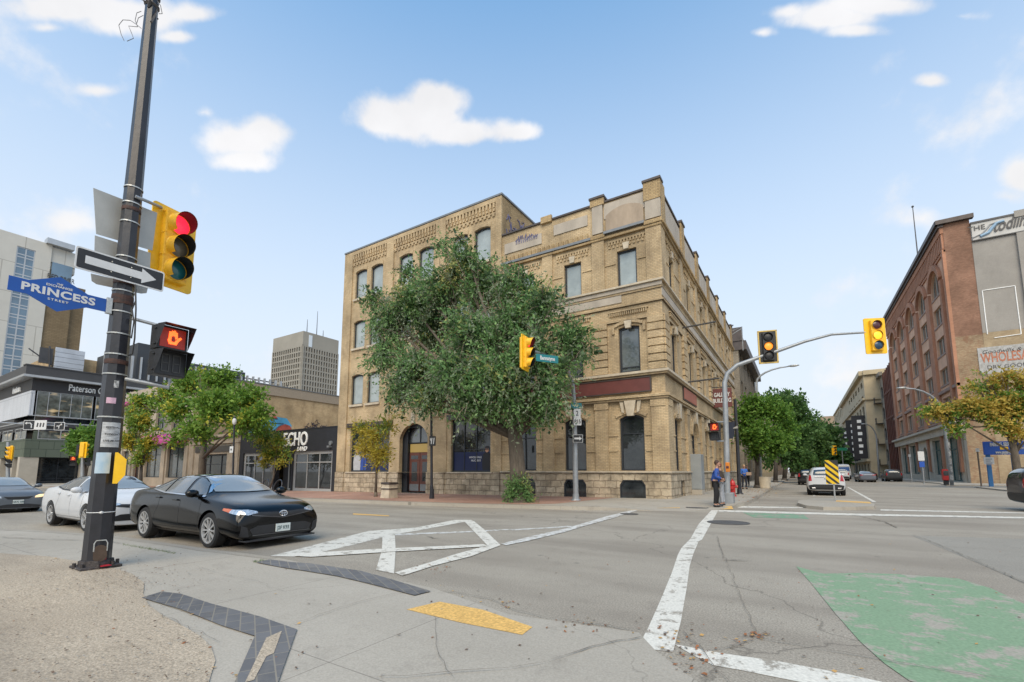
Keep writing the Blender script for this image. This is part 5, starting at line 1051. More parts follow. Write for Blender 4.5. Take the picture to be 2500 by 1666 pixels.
def foliage(seed, spheres, n, L, W, droop, mat, parent, sprig=9, spread=.55, name='foliage', step=.8):
    rng = np.random.default_rng(seed); cl = []; sl_ = sprig*L*step*.6
    for c, r, *_ in spheres:
        r = max(.45*r, r-.42*sl_); cl.append((c[0], c[1], c[2], r*.5))
        for _k in range(11):
            d = rng.normal(size=3); d /= np.linalg.norm(d); q = r*rng.uniform(.52, .96); cl.append((c[0]+d[0]*q, c[1]+d[1]*q, c[2]+d[2]*q*.95, r*rng.uniform(.20, .40)))
    sp = np.array(cl); wt = sp[:, 3]**2.0; wt = wt/wt.sum()
    ns = n//sprig; k = rng.choice(len(sp), ns, p=wt); d = rng.normal(size=(ns, 3)); d /= np.linalg.norm(d, axis=1)[:, None]
    rad = rng.random(ns)**(1/2.6); lump = 1+.13*np.sin(d[:, 0]*5+k*2.1)*np.cos(d[:, 2]*6+k)
    p = sp[k, :3]+d*(sp[k, 3]*rad*lump)[:, None]
    dr = d*.7+rng.normal(size=(ns, 3))*spread; dr[:, 2] -= droop; dr /= np.linalg.norm(dr, axis=1)[:, None]
    idx = np.repeat(np.arange(ns), sprig); tt = np.tile(np.arange(sprig), ns)
    q = p[idx]+dr[idx]*(tt*L*step*.6)[:, None]; q[:, 2] -= droop*.02*tt**1.6*L*3
    ld = dr[idx]*.8+rng.normal(size=q.shape)*.75; ld[:, 2] -= droop*.3; ld /= np.linalg.norm(ld, axis=1)[:, None]
    sd_ = np.cross(ld, rng.normal(size=q.shape)); sd_ /= np.linalg.norm(sd_, axis=1)[:, None]
    s = rng.uniform(.45, 1.55, len(q))[:, None]
    v = np.stack([q, q+ld*L*s*.5+sd_*W*s*.5, q+ld*L*s, q+ld*L*s*.5-sd_*W*s*.5], 1).reshape(-1, 3)
    me = bpy.data.meshes.new(name); nf = len(q); me.vertices.add(nf*4); me.vertices.foreach_set('co', v.ravel().astype(np.float32))
    me.loops.add(nf*4); me.loops.foreach_set('vertex_index', np.arange(nf*4, dtype=np.int32)); me.polygons.add(nf); me.polygons.foreach_set('loop_start', np.arange(0, nf*4, 4, dtype=np.int32))
    me.update(calc_edges=True); me.materials.append(mat); return link(name, me, parent)
def limbs(base, trunk, rs, spheres, mat, parent, seed=1, sub=3, tw=.35):
    rnd = random.Random(seed); mb = MB(); mb.tube(trunk, rs, 12); mb.tube([trunk[0]-Vector((0, 0, .15)), trunk[0]+Vector((0, 0, .25))], [rs[0]*1.45, rs[0]*1.02], 12)
    top = trunk[-1]; r0 = rs[-1]
    for s in spheres:
        c = Vector(s[0]); r = s[1]; j = max(0, len(trunk)-1-rnd.randint(0, 1)); st = trunk[j]
        mid = st.lerp(c, .5)+Vector((rnd.uniform(-.3, .3), rnd.uniform(-.3, .3), rnd.uniform(-.1, .5)))*r*.3
        rr = max(.02, r0*.5); mb.tube([st, mid, c], [rr, rr*.65, rr*.3], 7)
        for k in range(sub):
            d = Vector((rnd.gauss(0, 1), rnd.gauss(0, 1), rnd.gauss(.2, .8))).normalized(); e = c+d*r*.92; a = mid.lerp(c, rnd.random())
            mb.tube([a, a.lerp(e, .5)+Vector((0, 0, r*.12)), e], [rr*tw, rr*tw*.6, rr*.08], 5)
    mb.build('trunk', mat, parent, smooth=True)
def pxs(u, v, rpx, D_off, Y):       # crown clump: centre pixel and radius in pixels, at world depth Y
    p = onY(u, v, Y+D_off); fwd = p.x*-sin(YAW)+p.y*cos(YAW); return (p, rpx*fwd/F*.97*(fwd/hypot(p.x, p.y))**.5)
# --- the big drooping street tree
bt_ = thing('street_tree', 'big bushy grey green street tree with leafy suckers at its foot', 'tree')
base = G(1268, 1226, 0, zfar); Yt = base.y
cl_ = [(1130,640,62,.6),(1080,700,75,.3),(1180,700,80,1.2),(1250,680,60,.9),(1000,740,70,.4),(950,790,62,.0),(1060,800,85,1.4),(1150,800,85,-1.2),(1250,790,85,.8),(1330,740,66,.2),
      (940,860,58,-.6),(1010,890,75,-1.4),(1110,900,85,-2.0),(1210,890,85,-1.8),(1310,850,80,-.8),(1390,810,62,.4),(1420,850,42,.6),(960,945,46,-1.0),(1050,960,60,-1.6),(1150,975,60,-2.0),
      (1250,975,64,-1.2),(1340,950,70,-.8),(1300,1000,48,-.3),(1345,995,42,0),(985,970,36,-.6),(1085,600,35,.6),(1130,590,28,.5),(1290,730,60,1.5),(1370,895,50,-.2),(910,730,40,.3),(1000,665,38,.6)]
spb = [pxs(u, v, r, d, Yt) for u, v, r, d in cl_]
ztop = onY(1262, 1000, Yt); tr_ = [base, onY(1264, 1150, Yt), onY(1258, 1070, Yt), onY(1250, 980, Yt)]
limbs(base, tr_, [.46, .36, .33, .26], spb, m_bark, bt_, 4, 4, .3)
m_big = leafmat('grey green elm leaves', (0.085, 0.185, 0.06), (0.26, 0.42, 0.155), (0.38, 0.38, 0.13), .64, .45); m_dkbig = leafmat('shade toned inner elm leaves', (0.05, 0.09, 0.035), (0.10, 0.16, 0.07))  # inner leaves coloured darker, painting the shade inside the crown
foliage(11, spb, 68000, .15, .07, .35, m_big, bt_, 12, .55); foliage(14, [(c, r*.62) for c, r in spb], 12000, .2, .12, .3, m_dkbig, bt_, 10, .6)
foliage(12, [(c+Vector((0, -.1, 0)), r*1.12) for c, r in spb if r > 1.0], 18000, .15, .055, .6, leafmat('pale grey green highlight leaves', (0.20, 0.26, 0.155), (0.30, 0.35, 0.23)), bt_, 16, .35, step=1.0)  # paler outer sprays: highlights put into the leaf colour
mb = MB(); rnd = random.Random(9)
for c, r in spb:
    for k in range(7):
        d = Vector((rnd.gauss(0, 1), -abs(rnd.gauss(.6, .5)), rnd.gauss(0, .8))).normalized(); a = c+d*r*.45; e = c+d*r*1.05+Vector((rnd.uniform(-.3, .3), 0, -rnd.uniform(0, .4))); mb.tube([a, a.lerp(e, .5)+Vector((0, 0, .1)), e], [.018, .013, .005], 4)
mb.build('twigs', m_dry, bt_, kind='stuff')
sp2 = [(base+Vector((-.15, -.2, .35)), .5), (base+Vector((.1, -.25, .75)), .45), (base+Vector((.45, -.1, .25)), .38), (base+Vector((-.35, 0, .9)), .3)]
foliage(13, sp2, 5200, .12, .045, -.1, m_big, bt_, 8, .6, 'suckers'); rebase(bt_, base)
# --- generic trees
def tree(label, base, trunk, rs, spheres, n, L, W, droop, mat, bark=None, seed=1, cat='tree', name='street_tree', group=None, sub=3):
    o = thing(name, label, cat, group); limbs(base, trunk, rs, spheres, bark or m_bark, o, seed, sub); foliage(seed, spheres, n, L, W, droop, mat, o, 8); rebase(o, base); return o
m_gy = leafmat('green leaves turning yellow', (0.10, 0.21, 0.03), (0.24, 0.37, 0.055), (0.56, 0.52, 0.07), .62, .45)
m_yl = leafmat('yellow autumn leaves', (0.38, 0.32, 0.04), (0.55, 0.44, 0.07), (0.18, 0.25, 0.04), .58, .6)
m_grn = leafmat('bright green leaves', (0.075, 0.185, 0.03), (0.19, 0.32, 0.05))
m_dkg = leafmat('dark green leaves', (0.05, 0.12, 0.035), (0.12, 0.22, 0.06))
m_aut = leafmat('golden brown leaves', (0.46, 0.31, 0.06), (0.62, 0.50, 0.11), (0.17, 0.30, 0.05), .49, .33)
# wide green-yellow tree before the tan buildings
b0 = G(495, 1186, 0, zfar); b0 = Vector((onY(495, 1170, 19.0).x, 19.0, T(-40)+.14)); Y0 = 19.0
cs = [(400,960,38,0),(470,935,48,.5),(545,925,42,.8),(600,970,50,.2),(640,1010,38,0),(440,1000,45,-1),(520,990,60,-1.2),(590,1030,40,-.6),(345,985,36,.4),(480,1050,40,-.8),(430,1065,30,-.4),(630,1050,26,.2),(510,920,26,.3),(490,905,14,.2)]
sp = [pxs(u, v, r, d*2, Y0) for u, v, r, d in cs]
tree('wide green street tree with yellowing clumps, forked trunk, left of the ECHO shop', b0, [b0, onY(494, 1120, Y0), onY(500, 1080, Y0)], [.30, .25, .20], sp, 23000, .24, .14, .2, m_gy, seed=21)
b0 = Vector((onY(345, 1165, 18.2).x, 18.2, T(-40)+.14)); sp = [pxs(u, v, r, 0, 18.2) for u, v, r in ((338,1030,30),(318,1075,28),(360,1080,26),(345,1115,24),(322,1005,18),(376,1050,16))]
tree('small green and yellow street tree directly right of the black signal pole', b0, [b0, onY(345, 1140, 18.2)], [.16, .12], sp, 7500, .22, .13, .2, leafmat('olive leaves', (0.12, 0.22, 0.035), (0.27, 0.36, 0.06), (0.52, 0.42, 0.05), .55, .6), m_barkd, 22)
b0 = Vector((onY(208, 1170, 17.5).x, 17.5, -.3)); sp = [pxs(u, v, r, 0, 17.5) for u, v, r in ((205,1070,28),(190,1090,18),(228,1085,22),(215,1105,18),(228,1058,18))]
tree('small round bright green tree before the green panelled band, left of the black pole', b0, [b0, onY(208, 1110, 17.5)], [.2, .14], sp, 9000, .3, .18, .1, m_grn, m_barkd, 23)
# slender yellow trees on the brick pavement
b0 = G(917, 1213, 0, zfar); Yq = b0.y; sp = [pxs(u, v, r, 0, Yq) for u, v, r in ((915,1060,24),(888,1045,20),(942,1040,22),(900,1095,24),(935,1105,22),(962,1018,12),(925,1122,18),(880,1078,14),(870,1040,10))]
tree('slender yellow leaved young tree beside the litter bin and arched doorway', b0, [b0, onY(919, 1150, Yq), onY(924, 1100, Yq)], [.085, .06, .04], sp, 4200, .19, .055, .2, m_yl, m_bark, 24, sub=5)
b0 = G(668, 1200, 0, zfar); Yq = b0.y-.4; b0.y = Yq; sp = [pxs(u, v, r, 0, Yq) for u, v, r in ((650,1070,22),(682,1075,20),(632,1078,14),(664,1105,24),(704,1104,12),(646,1125,16),(686,1125,14),(650,1050,12))]
tree('small bushy yellow green tree in front of the black ECHO shop', b0, [b0, onY(668, 1165, Yq), onY(672, 1120, Yq)], [.08, .06, .04], sp, 4600, .17, .08, .2, leafmat('yellow green leaves', (0.28, 0.30, 0.04), (0.52, 0.40, 0.06), (0.12, 0.20, 0.03), .52, .8), m_bark, 25, sub=5)
# the row of trees up the left side of the right-hand street
def rowtree(label, u0, v0, ub, crown, n, L, mat, seed, Xc=-2.9, tr=.16):
    b = G(u0, v0, 0, zfar); Yq = b.y; sp = [pxs(u, v, r, d, Yq) for u, v, r, d in crown]; p = onY(ub[0], ub[1], Yq)
    return tree(label, b, [b, b.lerp(p, .6), p], [tr*1.3, tr, tr*.8], sp, n, L, L*.6, .05, mat, m_barkd, seed)
rowtree('bright green tree nearest on the right-hand street, standing by a round planter', 1848, 1192, (1850, 1110), [(1830,1010,34,0),(1870,1000,38,.5),(1905,1010,34,0),(1820,1060,30,0),(1860,1065,40,-1),(1905,1075,34,-.5),(1840,985,24,0),(1930,1050,24,.5),(1845,1100,26,0),(1890,1105,22,0),(1825,975,14,0)], 17000, .20, m_grn, 31, tr=.15)
rowtree('taller dark green tree behind the bright green one on the right-hand street', 1893, 1178, (1895, 1110), [(1920,990,36,2),(1945,1010,38,3),(1890,985,30,2),(1960,1060,34,2),(1925,1065,44,1),(1975,1030,26,3),(1930,1110,34,1),(1960,1120,26,2),(1880,1115,24,1),(1935,980,24,3),(1905,980,20,3)], 15000, .36, m_dkg, 32, tr=.2)
rowtree('third dark street tree in the row, its crown over the bicycle lane', 1915, 1172, (1918, 1120), [(1960,1060,40,3),(1990,1070,32,5),(1945,1110,34,3),(1985,1110,26,5)], 12000, .5, m_dkg, 33, tr=.25)
rowtree('farthest dark tree in the row reaching over the middle of the street', 1935, 1166, (1938, 1120), [(2005,1060,22,5),(2000,1080,26,5),(2020,1055,14,8),(1975,1090,26,5),(2025,1075,16,5),(1960,1130,20,5)], 9000, .7, m_dkg, 34, tr=.3)
for (u, v, r, Yq, lab) in ((2005,1120,18,150,'yellowish far tree low beside the blue and white street sign'),(2040,1115,22,140,'green tree low in front of the tan hotel')):
    b = onY(u, 1150, Yq); b.z = 0; sp = [pxs(u+a, v+c, r*k, 0, Yq) for a, c, k in ((0, 0, 1), (-10, 8, .7), (10, 8, .7), (2, 14, .8))]
    tree(lab, b, [b, b+Vector((0, 0, 2.5))], [.3, .2], sp, 3500, .7, .5, 0, m_dkg if u > 2010 else m_yl, m_barkd, 35+u)
# golden tree on the right edge
b0 = onY(2488, 1178, 52); b0.z = 0.1; Yq = 52
sp = [pxs(u, v, r, d, Yq) for u, v, r, d in ((2290,1000,34,0),(2260,1010,20,0),(2330,1010,36,.5),(2370,990,38,.5),(2330,1045,26,0),(2410,1000,42,0),(2450,985,45,.5),(2490,990,50,0),(2420,940,36,1),(2460,915,28,1),(2380,945,24,.5),(2500,930,36,1),(2480,1050,34,-.5),(2440,1030,30,-.5),(2530,980,50,0),(2540,1040,40,0),(2395,912,14,1),(2560,930,40,0))]
tree('golden brown and green autumn tree at the right edge, over the blue parking sign', b0, [b0, onY(2478, 1110, Yq), onY(2463, 1040, Yq)], [.27, .22, .17], sp, 19000, .22, .13, .2, m_aut, m_bark, 41, sub=4)
# ================================================================= VEHICLES
# local frame: x forward, y left, z up, origin on the road midway between the axles
def carpaint(name, c, rough=.22, flake=0.0, metal=0.0):
    m = M(name, c, rough, metal, .04, 3, coat=.38, spec=.22); return m
m_tyre = M('tyre rubber', (0.016, 0.016, 0.017), .8, 0, .2, 20, bump=.3)
m_rim = M('alloy rim', (0.46, 0.46, 0.46), .35, .35, .05, 10)
g_cars = GL('side glass', (0.085, 0.092, 0.098), .04, .2, 1.0, 1.0)  # grey base colour stands in for reflections on the side windows
m_rimd = M('dark wheel back', (0.008, 0.008, 0.008), .7, 0)
m_plast = M('black plastic trim', (0.018, 0.018, 0.02), .5, 0, .15, 10)
m_chrome = M('chrome', (0.70, 0.70, 0.72), .12, 1.0, .05)
g_car = GL('car glass', (0.035, 0.045, 0.05), .03, .2, 1.0, 1.0)
g_carp = GL('windscreen with painted reflection', (0.20, 0.225, 0.24), .12, .12, .8, 1.0)  # paler copy of the car glass, reflected sky put into its colour
m_lampc = M('clear lamp lens', (0.50, 0.52, 0.55), .12, .5, .45, 25, coat=1.0)
m_lampr = M('red lamp lens', (0.36, 0.008, 0.012), .2, 0, .2, 12, coat=1.0)
m_lampo = M('orange lamp lens', (0.62, 0.13, 0.02), .25, 0, .15, 12, coat=1.0)
m_plate = M('white plate', (0.58, 0.62, 0.60), .4, 0, .05)
m_ptxt = M('dark plate lettering', (0.02, 0.06, 0.06), .5)
def ev_mesh(o):
    dg = bpy.context.evaluated_depsgraph_get(); return bpy.data.meshes.new_from_object(o.evaluated_get(dg))
def car_body(st, wb, wr, ww, sub=2):
    # st rows: x, zb, W, zs, zbelt, Wb, zt, Wt
    vs = []; fs = []; n = 18; R = []
    for (x, zb, W, zs, zbl, Wb, zt, Wt) in st:
        gh = zt-zbl
        h = [(0, zb), (W*.72, zb), (W*.95, zb+.05), (W, zs), (W*.995, zs+(zbl-zs)*.55), (Wb+.012, zbl), (Wb+(Wt-Wb)*.12, zbl+gh*.12 if gh > .2 else zbl+gh*.35), (Wt+.03, zt-.075 if gh > .2 else zbl+gh*.72), (Wt*.80, zt-.018), (0, zt)]
        R.append(h)
    for x_, h in zip([s[0] for s in st], R): vs += [(x_, y, z) for y, z in h]+[(x_, -y, z) for y, z in h[-2:0:-1]]
    for i in range(len(st)-1):
        for k in range(n): fs.append((i*n+k, i*n+(k+1) % n, (i+1)*n+(k+1) % n, (i+1)*n+k))
    def cap(i, rev):        # quad cap from left-right pairs
        o = i*n
        for k in range(0, 9):
            a, b = o+k, o+k+1; c, d = o+(n-k) % n, o+(n-k-1) % n
            if k == 0: q = (a, b, d)
            elif k == 8: q = (a, b, c)
            else: q = (a, b, d, c)
            fs.append(q[::-1] if rev else q)
    cap(0, False); cap(len(st)-1, True)
    me = bpy.data.meshes.new('b'); me.from_pydata(vs, [], fs); b = bmesh.new(); b.from_mesh(me); bmesh.ops.recalc_face_normals(b, faces=b.faces[:]); b.to_mesh(me); b.free()
    o = bpy.data.objects.new('b', me); COL.objects.link(o); md = o.modifiers.new('s', 'SUBSURF'); md.levels = md.render_levels = sub
    full = ev_mesh(o); cut = MB()
    cuts = []
    for sx in (1, -1):
        for sy in (1, -1):
            c = MB(); c.cyl((sx*wb/2, sy*(ww-.30), wr), (sx*wb/2, sy*(ww+.4), wr), wr+.055, n=36); cu = c.build('c', m_plast, rec=True); cuts.append(cu)
            bo = o.modifiers.new('b', 'BOOLEAN'); bo.operation = 'DIFFERENCE'; bo.object = cu; bo.solver = 'EXACT'
    body = ev_mesh(o)
    for c in cuts+[o]: bpy.data.objects.remove(c)
    bmf = bmesh.new(); bmf.from_mesh(full); bvh = BVHTree.FromBMesh(bmf); bmf.free()
    return body, bvh
def decal(bvh, pts, proj, off=.004, res=.07):
    if res < .1: off, res = max(off, .008), .045
    """a thin shaped panel laid on the body: outline in 2-D, projected along an axis"""
    bm = bmesh.new(); vs = [bm.verts.new((p[0], p[1], 0)) for p in pts]; bm.faces.new(vs); bmesh.ops.triangulate(bm, faces=bm.faces[:])
    for _ in range(7):
        es = [e for e in bm.edges if e.calc_length() > res]
        if not es: break
        bmesh.ops.subdivide_edges(bm, edges=es, cuts=1); bmesh.ops.triangulate(bm, faces=bm.faces[:])
    bad = []
    for v in bm.verts:
        a, b = v.co.x, v.co.y
        o, d = {'L': (Vector((a, 3, b)), Vector((0, -1, 0))), 'R': (Vector((a, -3, b)), Vector((0, 1, 0))), 'F': (Vector((5, a, b)), Vector((-1, 0, 0))), 'B': (Vector((-5, a, b)), Vector((1, 0, 0))), 'T': (Vector((a, b, 4)), Vector((0, 0, -1)))}[proj]
        h = bvh.ray_cast(o, d)
        if h[0] is None: bad.append(v); continue
        nn = h[1] if h[1].dot(d) < 0 else -h[1]; v.co = h[0]+nn*off
    bmesh.ops.delete(bm, geom=bad, context='VERTS'); mb = MB(); mb.bm(bm); return mb
def strip(bvh, pts, proj, wd=.012, off=.003):
    out = MB()
    for a, b in zip(pts[:-1], pts[1:]):
        d = Vector((b[0]-a[0], b[1]-a[1])); l = d.length; d = d/l; nn = Vector((-d.y, d.x))*wd/2; q = decal(bvh, [(a[0]+nn.x, a[1]+nn.y), (b[0]+nn.x, b[1]+nn.y), (b[0]-nn.x, b[1]-nn.y), (a[0]-nn.x, a[1]-nn.y)], proj, off, .12)
        out.add(q.v, q.f)
    return out
def wheel(root, x, y, r, side, spokes=10, w=.22, dark=False):
    t = MB(); hw = w/2; t.lathe((x, y, r), [(r*.70, -hw), (r*.93, -hw), (r, -hw*.7), (r, hw*.7), (r*.93, hw), (r*.70, hw), (r*.66, 0), (r*.70, -hw)], 32, 'y'); wt = t.build('wheel', m_tyre, root, smooth='auto')
    m = MB(); s = side; o = hw*s
    m.lathe((x, y, r), [(r*.70, o*.98), (r*.735, o*1.01), (r*.66, o*.98), (r*.63, o*.55)], 32, 'y')
    for i in range(spokes):
        for dlt in ((-.02, .02) if spokes > 8 else (-.10, .10)):
            a = 2*pi*i/spokes+dlt; b = 2*pi*i/spokes+dlt*(3.2 if spokes > 8 else 1.5); c1 = Vector((cos(a), 0, sin(a))); c2 = Vector((cos(b), 0, sin(b))); p = Vector((x, y+o*.86, r)); tn = Vector((-sin(a), 0, cos(a)))*r*.021
            A = p+c1*r*.13; B = p+c2*r*.68+Vector((0, o*.08, 0)); dp = Vector((0, -o*.25, 0)); m.add([A-tn, A+tn, B+tn*1.2, B-tn*1.2, A-tn+dp, A+tn+dp, B+tn+dp, B-tn+dp], [(0,1,2,3),(4,7,6,5),(0,4,5,1),(1,5,6,2),(2,6,7,3),(3,7,4,0)])
    m.cyl((x, y+o*.6, r), (x, y+o*.92, r), r*.16, r*.12, 14); m.build('rim', m_rim if not dark else m_rimd, wt, smooth='auto')
    k = MB(); k.lathe((x, y, r), [(0.001, o*.35), (r*.66, o*.35), (r*.66, -o*.3)], 24, 'y'); k.build('brake_disc', m_rimd, wt)
def car(label, cat, paint_, st, wb, wr, W, loc, rz, P, group=None, name='car', spokes=10, sub=2):
    root = thing(name, label, cat, group); body, bvh = car_body(st, wb, wr, W, sub)
    body.materials.clear(); body.materials.append(paint_); body.polygons.foreach_set('use_smooth', [True]*len(body.polygons)); body.set_sharp_from_angle(angle=radians(40)); link('body', body, root)
    und = MB(); und.box(-wb/2-.5, wb/2+.5, -W+.25, W-.25, .18, .42)
    for sx in (1, -1):
        for sy in (1, -1): und.cyl((sx*wb/2, sy*(W-.56), wr+.02), (sx*wb/2, sy*(W-.30), wr+.02), wr+.07, n=24)
    und.build('underbody', m_plast, root)
    for sx in (1, -1):
        for sy in (1, -1): wheel(root, sx*wb/2, sy*(W-.12), wr, sy, spokes)
    for pj in 'LR':
        for pts in P['side_windows']: decal(bvh, pts, pj, .006, .08).build('side_window', g_cars, root, smooth=True)
        if P.get('side_trim'): strip(bvh, P['side_trim'], pj, .026, .014).build('window_trim', P.get('trim_mat', m_chrome), root)
        mbp = MB()
        for a, b in P['seams']: q = strip(bvh, [a, b] if not isinstance(a[0], tuple) else a, pj, .009, .0025); mbp.add(q.v, q.f)
        mbp.build('door_seam', m_plast, root)
        for (hx, hz) in P['handles']:
            s = 1 if pj == 'L' else -1; h = bvh.ray_cast(Vector((hx, 3*s, hz)), Vector((0, -s, 0)))
            if h[0]: q = MB(); q.bbox(hx-.1, hx+.1, min(h[0].y, h[0].y+.035*s), max(h[0].y, h[0].y+.035*s), hz-.014, hz+.018, .01); q.build('door_handle', paint_, root)
        mx, mz = P['mirror']; s = 1 if pj == 'L' else -1; h = bvh.ray_cast(Vector((mx, 3*s, mz)), Vector((0, -s, 0)))
        y = abs(h[0].y) if h[0] else W*.85
        q = MB(); q.ball((mx+.02, s*(y+.17), mz+.055), .085, .13, .085, 2); q.box(mx-.03, mx+.05, min(s*(y-.03), s*(y+.1)), max(s*(y-.03), s*(y+.1)), mz-.03, mz+.03)
        q.build('side_mirror', paint_, root, smooth=True)
        if P.get('sill'): strip(bvh, P['sill'], pj, .06, .006).build('sill_trim', m_plast, root)
    for nm, pts, pj, mat, off in P['panels']: decal(bvh, pts, pj, off, .06).build(nm, mat, root, smooth=True)
    root.location = loc; root.rotation_euler = (0, 0, rz); return root, bvh
def mir(pts): return [(-a, b) for a, b in pts][::-1]
def plate(root, x, y, z, face, s, w=.31, h=.155, name='number_plate'):
    q = MB(); q.bbox(min(x, x+.02*face), max(x, x+.02*face), y-w/2, y+w/2, z-h/2, z+h/2, .006); o = q.build(name, m_plate, root)
    text(s, 'plate_lettering', m_ptxt, .10, TM((x+.023*face, y, z-.005), (0, face, 0)), o, .001, bold=.001, sx=.8)
# ---- black sedan
SED = [(-2.46,.42,.62,.56,.86,.55,.93,.40),(-2.44,.30,.80,.52,.96,.70,1.03,.52),(-2.30,.24,.90,.52,1.02,.80,1.10,.62),(-1.95,.20,.92,.52,1.03,.83,1.135,.62),(-1.70,.20,.92,.52,1.03,.84,1.17,.56),
       (-1.15,.18,.915,.50,1.00,.86,1.36,.53),(-.65,.18,.915,.50,.985,.87,1.43,.55),(-.10,.18,.915,.50,.97,.875,1.445,.57),(.28,.18,.915,.50,.96,.87,1.425,.575),(.72,.18,.915,.50,.94,.86,1.245,.60),(1.12,.19,.92,.50,.91,.84,1.035,.64),
       (1.5,.20,.925,.50,.89,.82,.975,.60),(1.95,.20,.925,.48,.84,.80,.925,.58),(2.2,.19,.915,.46,.78,.78,.865,.56),(2.36,.17,.87,.42,.69,.72,.79,.52),(2.43,.19,.78,.40,.58,.64,.68,.46)]
bp_ = carpaint('glossy black paint', (0.002, 0.002, 0.0025), .16); bp_.node_tree.nodes['Principled BSDF'].inputs['Coat Roughness'].default_value = .10
wsh = [(-.60,1.075),(0,1.06),(.60,1.075),(.46,1.375),(.25,1.40),(0,1.405),(-.25,1.40),(-.46,1.375)]
rwn = [(-.60,1.17),(.60,1.17),(.48,1.37),(0,1.395),(-.48,1.37)]
PS = dict(side_windows=[[(.95,1.0),(.30,1.03),(.24,1.36),(.38,1.33),(.62,1.24)], [(.20,1.035),(-.62,1.05),(-.66,1.375),(-.25,1.40),(.14,1.375)], [(-.70,1.055),(-1.28,1.10),(-1.10,1.24),(-.76,1.355)]],
    side_trim=[(.98,.985),(.3,1.01),(-.65,1.035),(-1.36,1.10),(-1.12,1.275),(-.72,1.385),(-.2,1.425),(.25,1.40),(.6,1.28),(.93,1.06)],
    seams=[([(.98,.95),(1.02,.7),(.95,.33)],0),([(.20,1.0),(.17,.6),(.14,.32)],0),([(-.75,1.03),(-.78,.75),(-.95,.55),(-1.0,.35)],0),([(.93,.33),(-.98,.33)],0)],
    handles=[(.0,.90),(-.80,.93)], mirror=(.80,1.0), sill=[(1.0,.235),(-1.0,.235)],
    panels=[('windscreen', wsh, 'F', g_carp, .012), ('rear_window', rwn, 'B', g_car, .010), ('sunroof', [(-.55,-.36),(.1,-.36),(.1,.36),(-.55,.36)], 'T', g_car, .004),
      ('grille', [(-.60,.30),(.60,.30),(.66,.40),(.50,.46),(0,.47),(-.50,.46),(-.66,.40)], 'F', m_plast, .006),
      ('upper_grille', [(-.60,.66),(-.2,.60),(.2,.60),(.60,.66),(.52,.715),(0,.69),(-.52,.715)], 'F', m_plast, .006),
      ('air_intake', [(.66,.26),(.82,.27),(.80,.48),(.70,.44)], 'F', m_plast, .008), ('air_intake', mir([(.66,.26),(.82,.27),(.80,.48),(.70,.44)]), 'F', m_plast, .008),
      ('headlight', [(.50,.70),(.68,.665),(.84,.70),(.84,.77),(.64,.765),(.50,.73)], 'F', m_lampc, .007), ('headlight', mir([(.50,.70),(.68,.665),(.84,.70),(.84,.77),(.64,.765),(.50,.73)]), 'F', m_lampc, .007),
      ('side_lamp', [(2.06,.715),(1.84,.75),(1.84,.79),(2.08,.775)], 'R', m_lampo, .008), ('side_lamp', [(2.06,.715),(1.84,.75),(1.84,.79),(2.08,.775)], 'L', m_lampo, .008),
      ('headlight', [(2.30,.67),(2.06,.71),(2.08,.775),(2.28,.75)], 'R', m_lampc, .007),
      ('tail_light', [(-.78,.86),(-.45,.88),(-.45,.95),(-.78,.97)], 'B', m_lampr, .006), ('tail_light', mir([(-.78,.86),(-.45,.88),(-.45,.95),(-.78,.97)]), 'B', m_lampr, .006)])
wf = G(515, 1337); wr_ = G(340, 1307)
dirc = (Vector((wf.x, wf.y))-Vector((wr_.x, wr_.y)))
WBC = 2.82; fx = wf.x-.05
# right-hand wheels (nearest the camera) at y ~ 4.5: centre line one half-width beyond
cxb, cyb, rzb = fx-WBC/2, wf.y+.80, radians(1.5)
blk, bv = car('glossy black sedan parked at the near kerb, with many-spoked silver wheels', 'car', bp_, SED, WBC, .345, .915, (cxb, cyb, T(cxb)), rzb, PS, name='parked_car', spokes=10)
def fh(bvh, y, z, off): h = bvh.ray_cast(Vector((5, y, z)), Vector((-1, 0, 0))); return h[0].x+off
plate(blk, fh(bv, 0, .40, .012), 0, .385, 1, 'J2F K93')
q = MB(); xx = fh(bv, 0, .65, .012)
for a, b in ((.085, .055), (.032, .055), (.07, .022)): q.tube([(xx, a*cos(t*pi/9), .665+b*sin(t*pi/9)+(.02 if b < .03 else 0)) for t in range(19)], .007, 5)
q.build('badge', m_chrome, blk)
m_glint = M('painted bumper glint', (0.10, 0.10, 0.105), .15, .6)  # lighter grey strips painting glints on the black bumper
for pts in ([(-.60,.285),(.60,.285)], [(.62,.66),(.0,.585),(-.62,.66)], [(-.84,.205),(.84,.205)]):
    for pp_ in ((pts, [(-a, b) for a, b in pts]) if len(pts) > 3 else (pts,)): strip(bv, pp_, 'F', .018, .016).build('bumper_glint', m_glint, blk)
q = MB(); xx = fh(bv, 0, .225, -.02); q.prism([(-.80, .0), (.80, .0), (.86, .16), (.74, .05), (-.74, .05), (-.86, .16)], 'x', xx-.12, xx-.02) if False else q.bbox(xx-.2, xx+.045, -.74, .74, .165, .195, .01); q.build('front_lip', m_plast, blk)
# ---- white sedan behind it
wp = carpaint('pearl white paint', (0.56, 0.57, 0.59), .25)
PW = dict(PS); PW['trim_mat'] = m_plast; PW['panels'] = [p for p in PS['panels'] if p[0] not in ('sunroof',)]
wx = G(132, 1284); car('white sedan parked behind the black sedan, partly hidden by the black signal pole', 'car', wp, [(x, zb, W*.97, zs, zbl, Wb*.97, zt+.0, Wt*.97) for x, zb, W, zs, zbl, Wb, zt, Wt in SED], 2.7, .335, .885, (wx.x+1.35, wx.y+.78, T(-16)), radians(1.0), PW, name='parked_car', spokes=5)
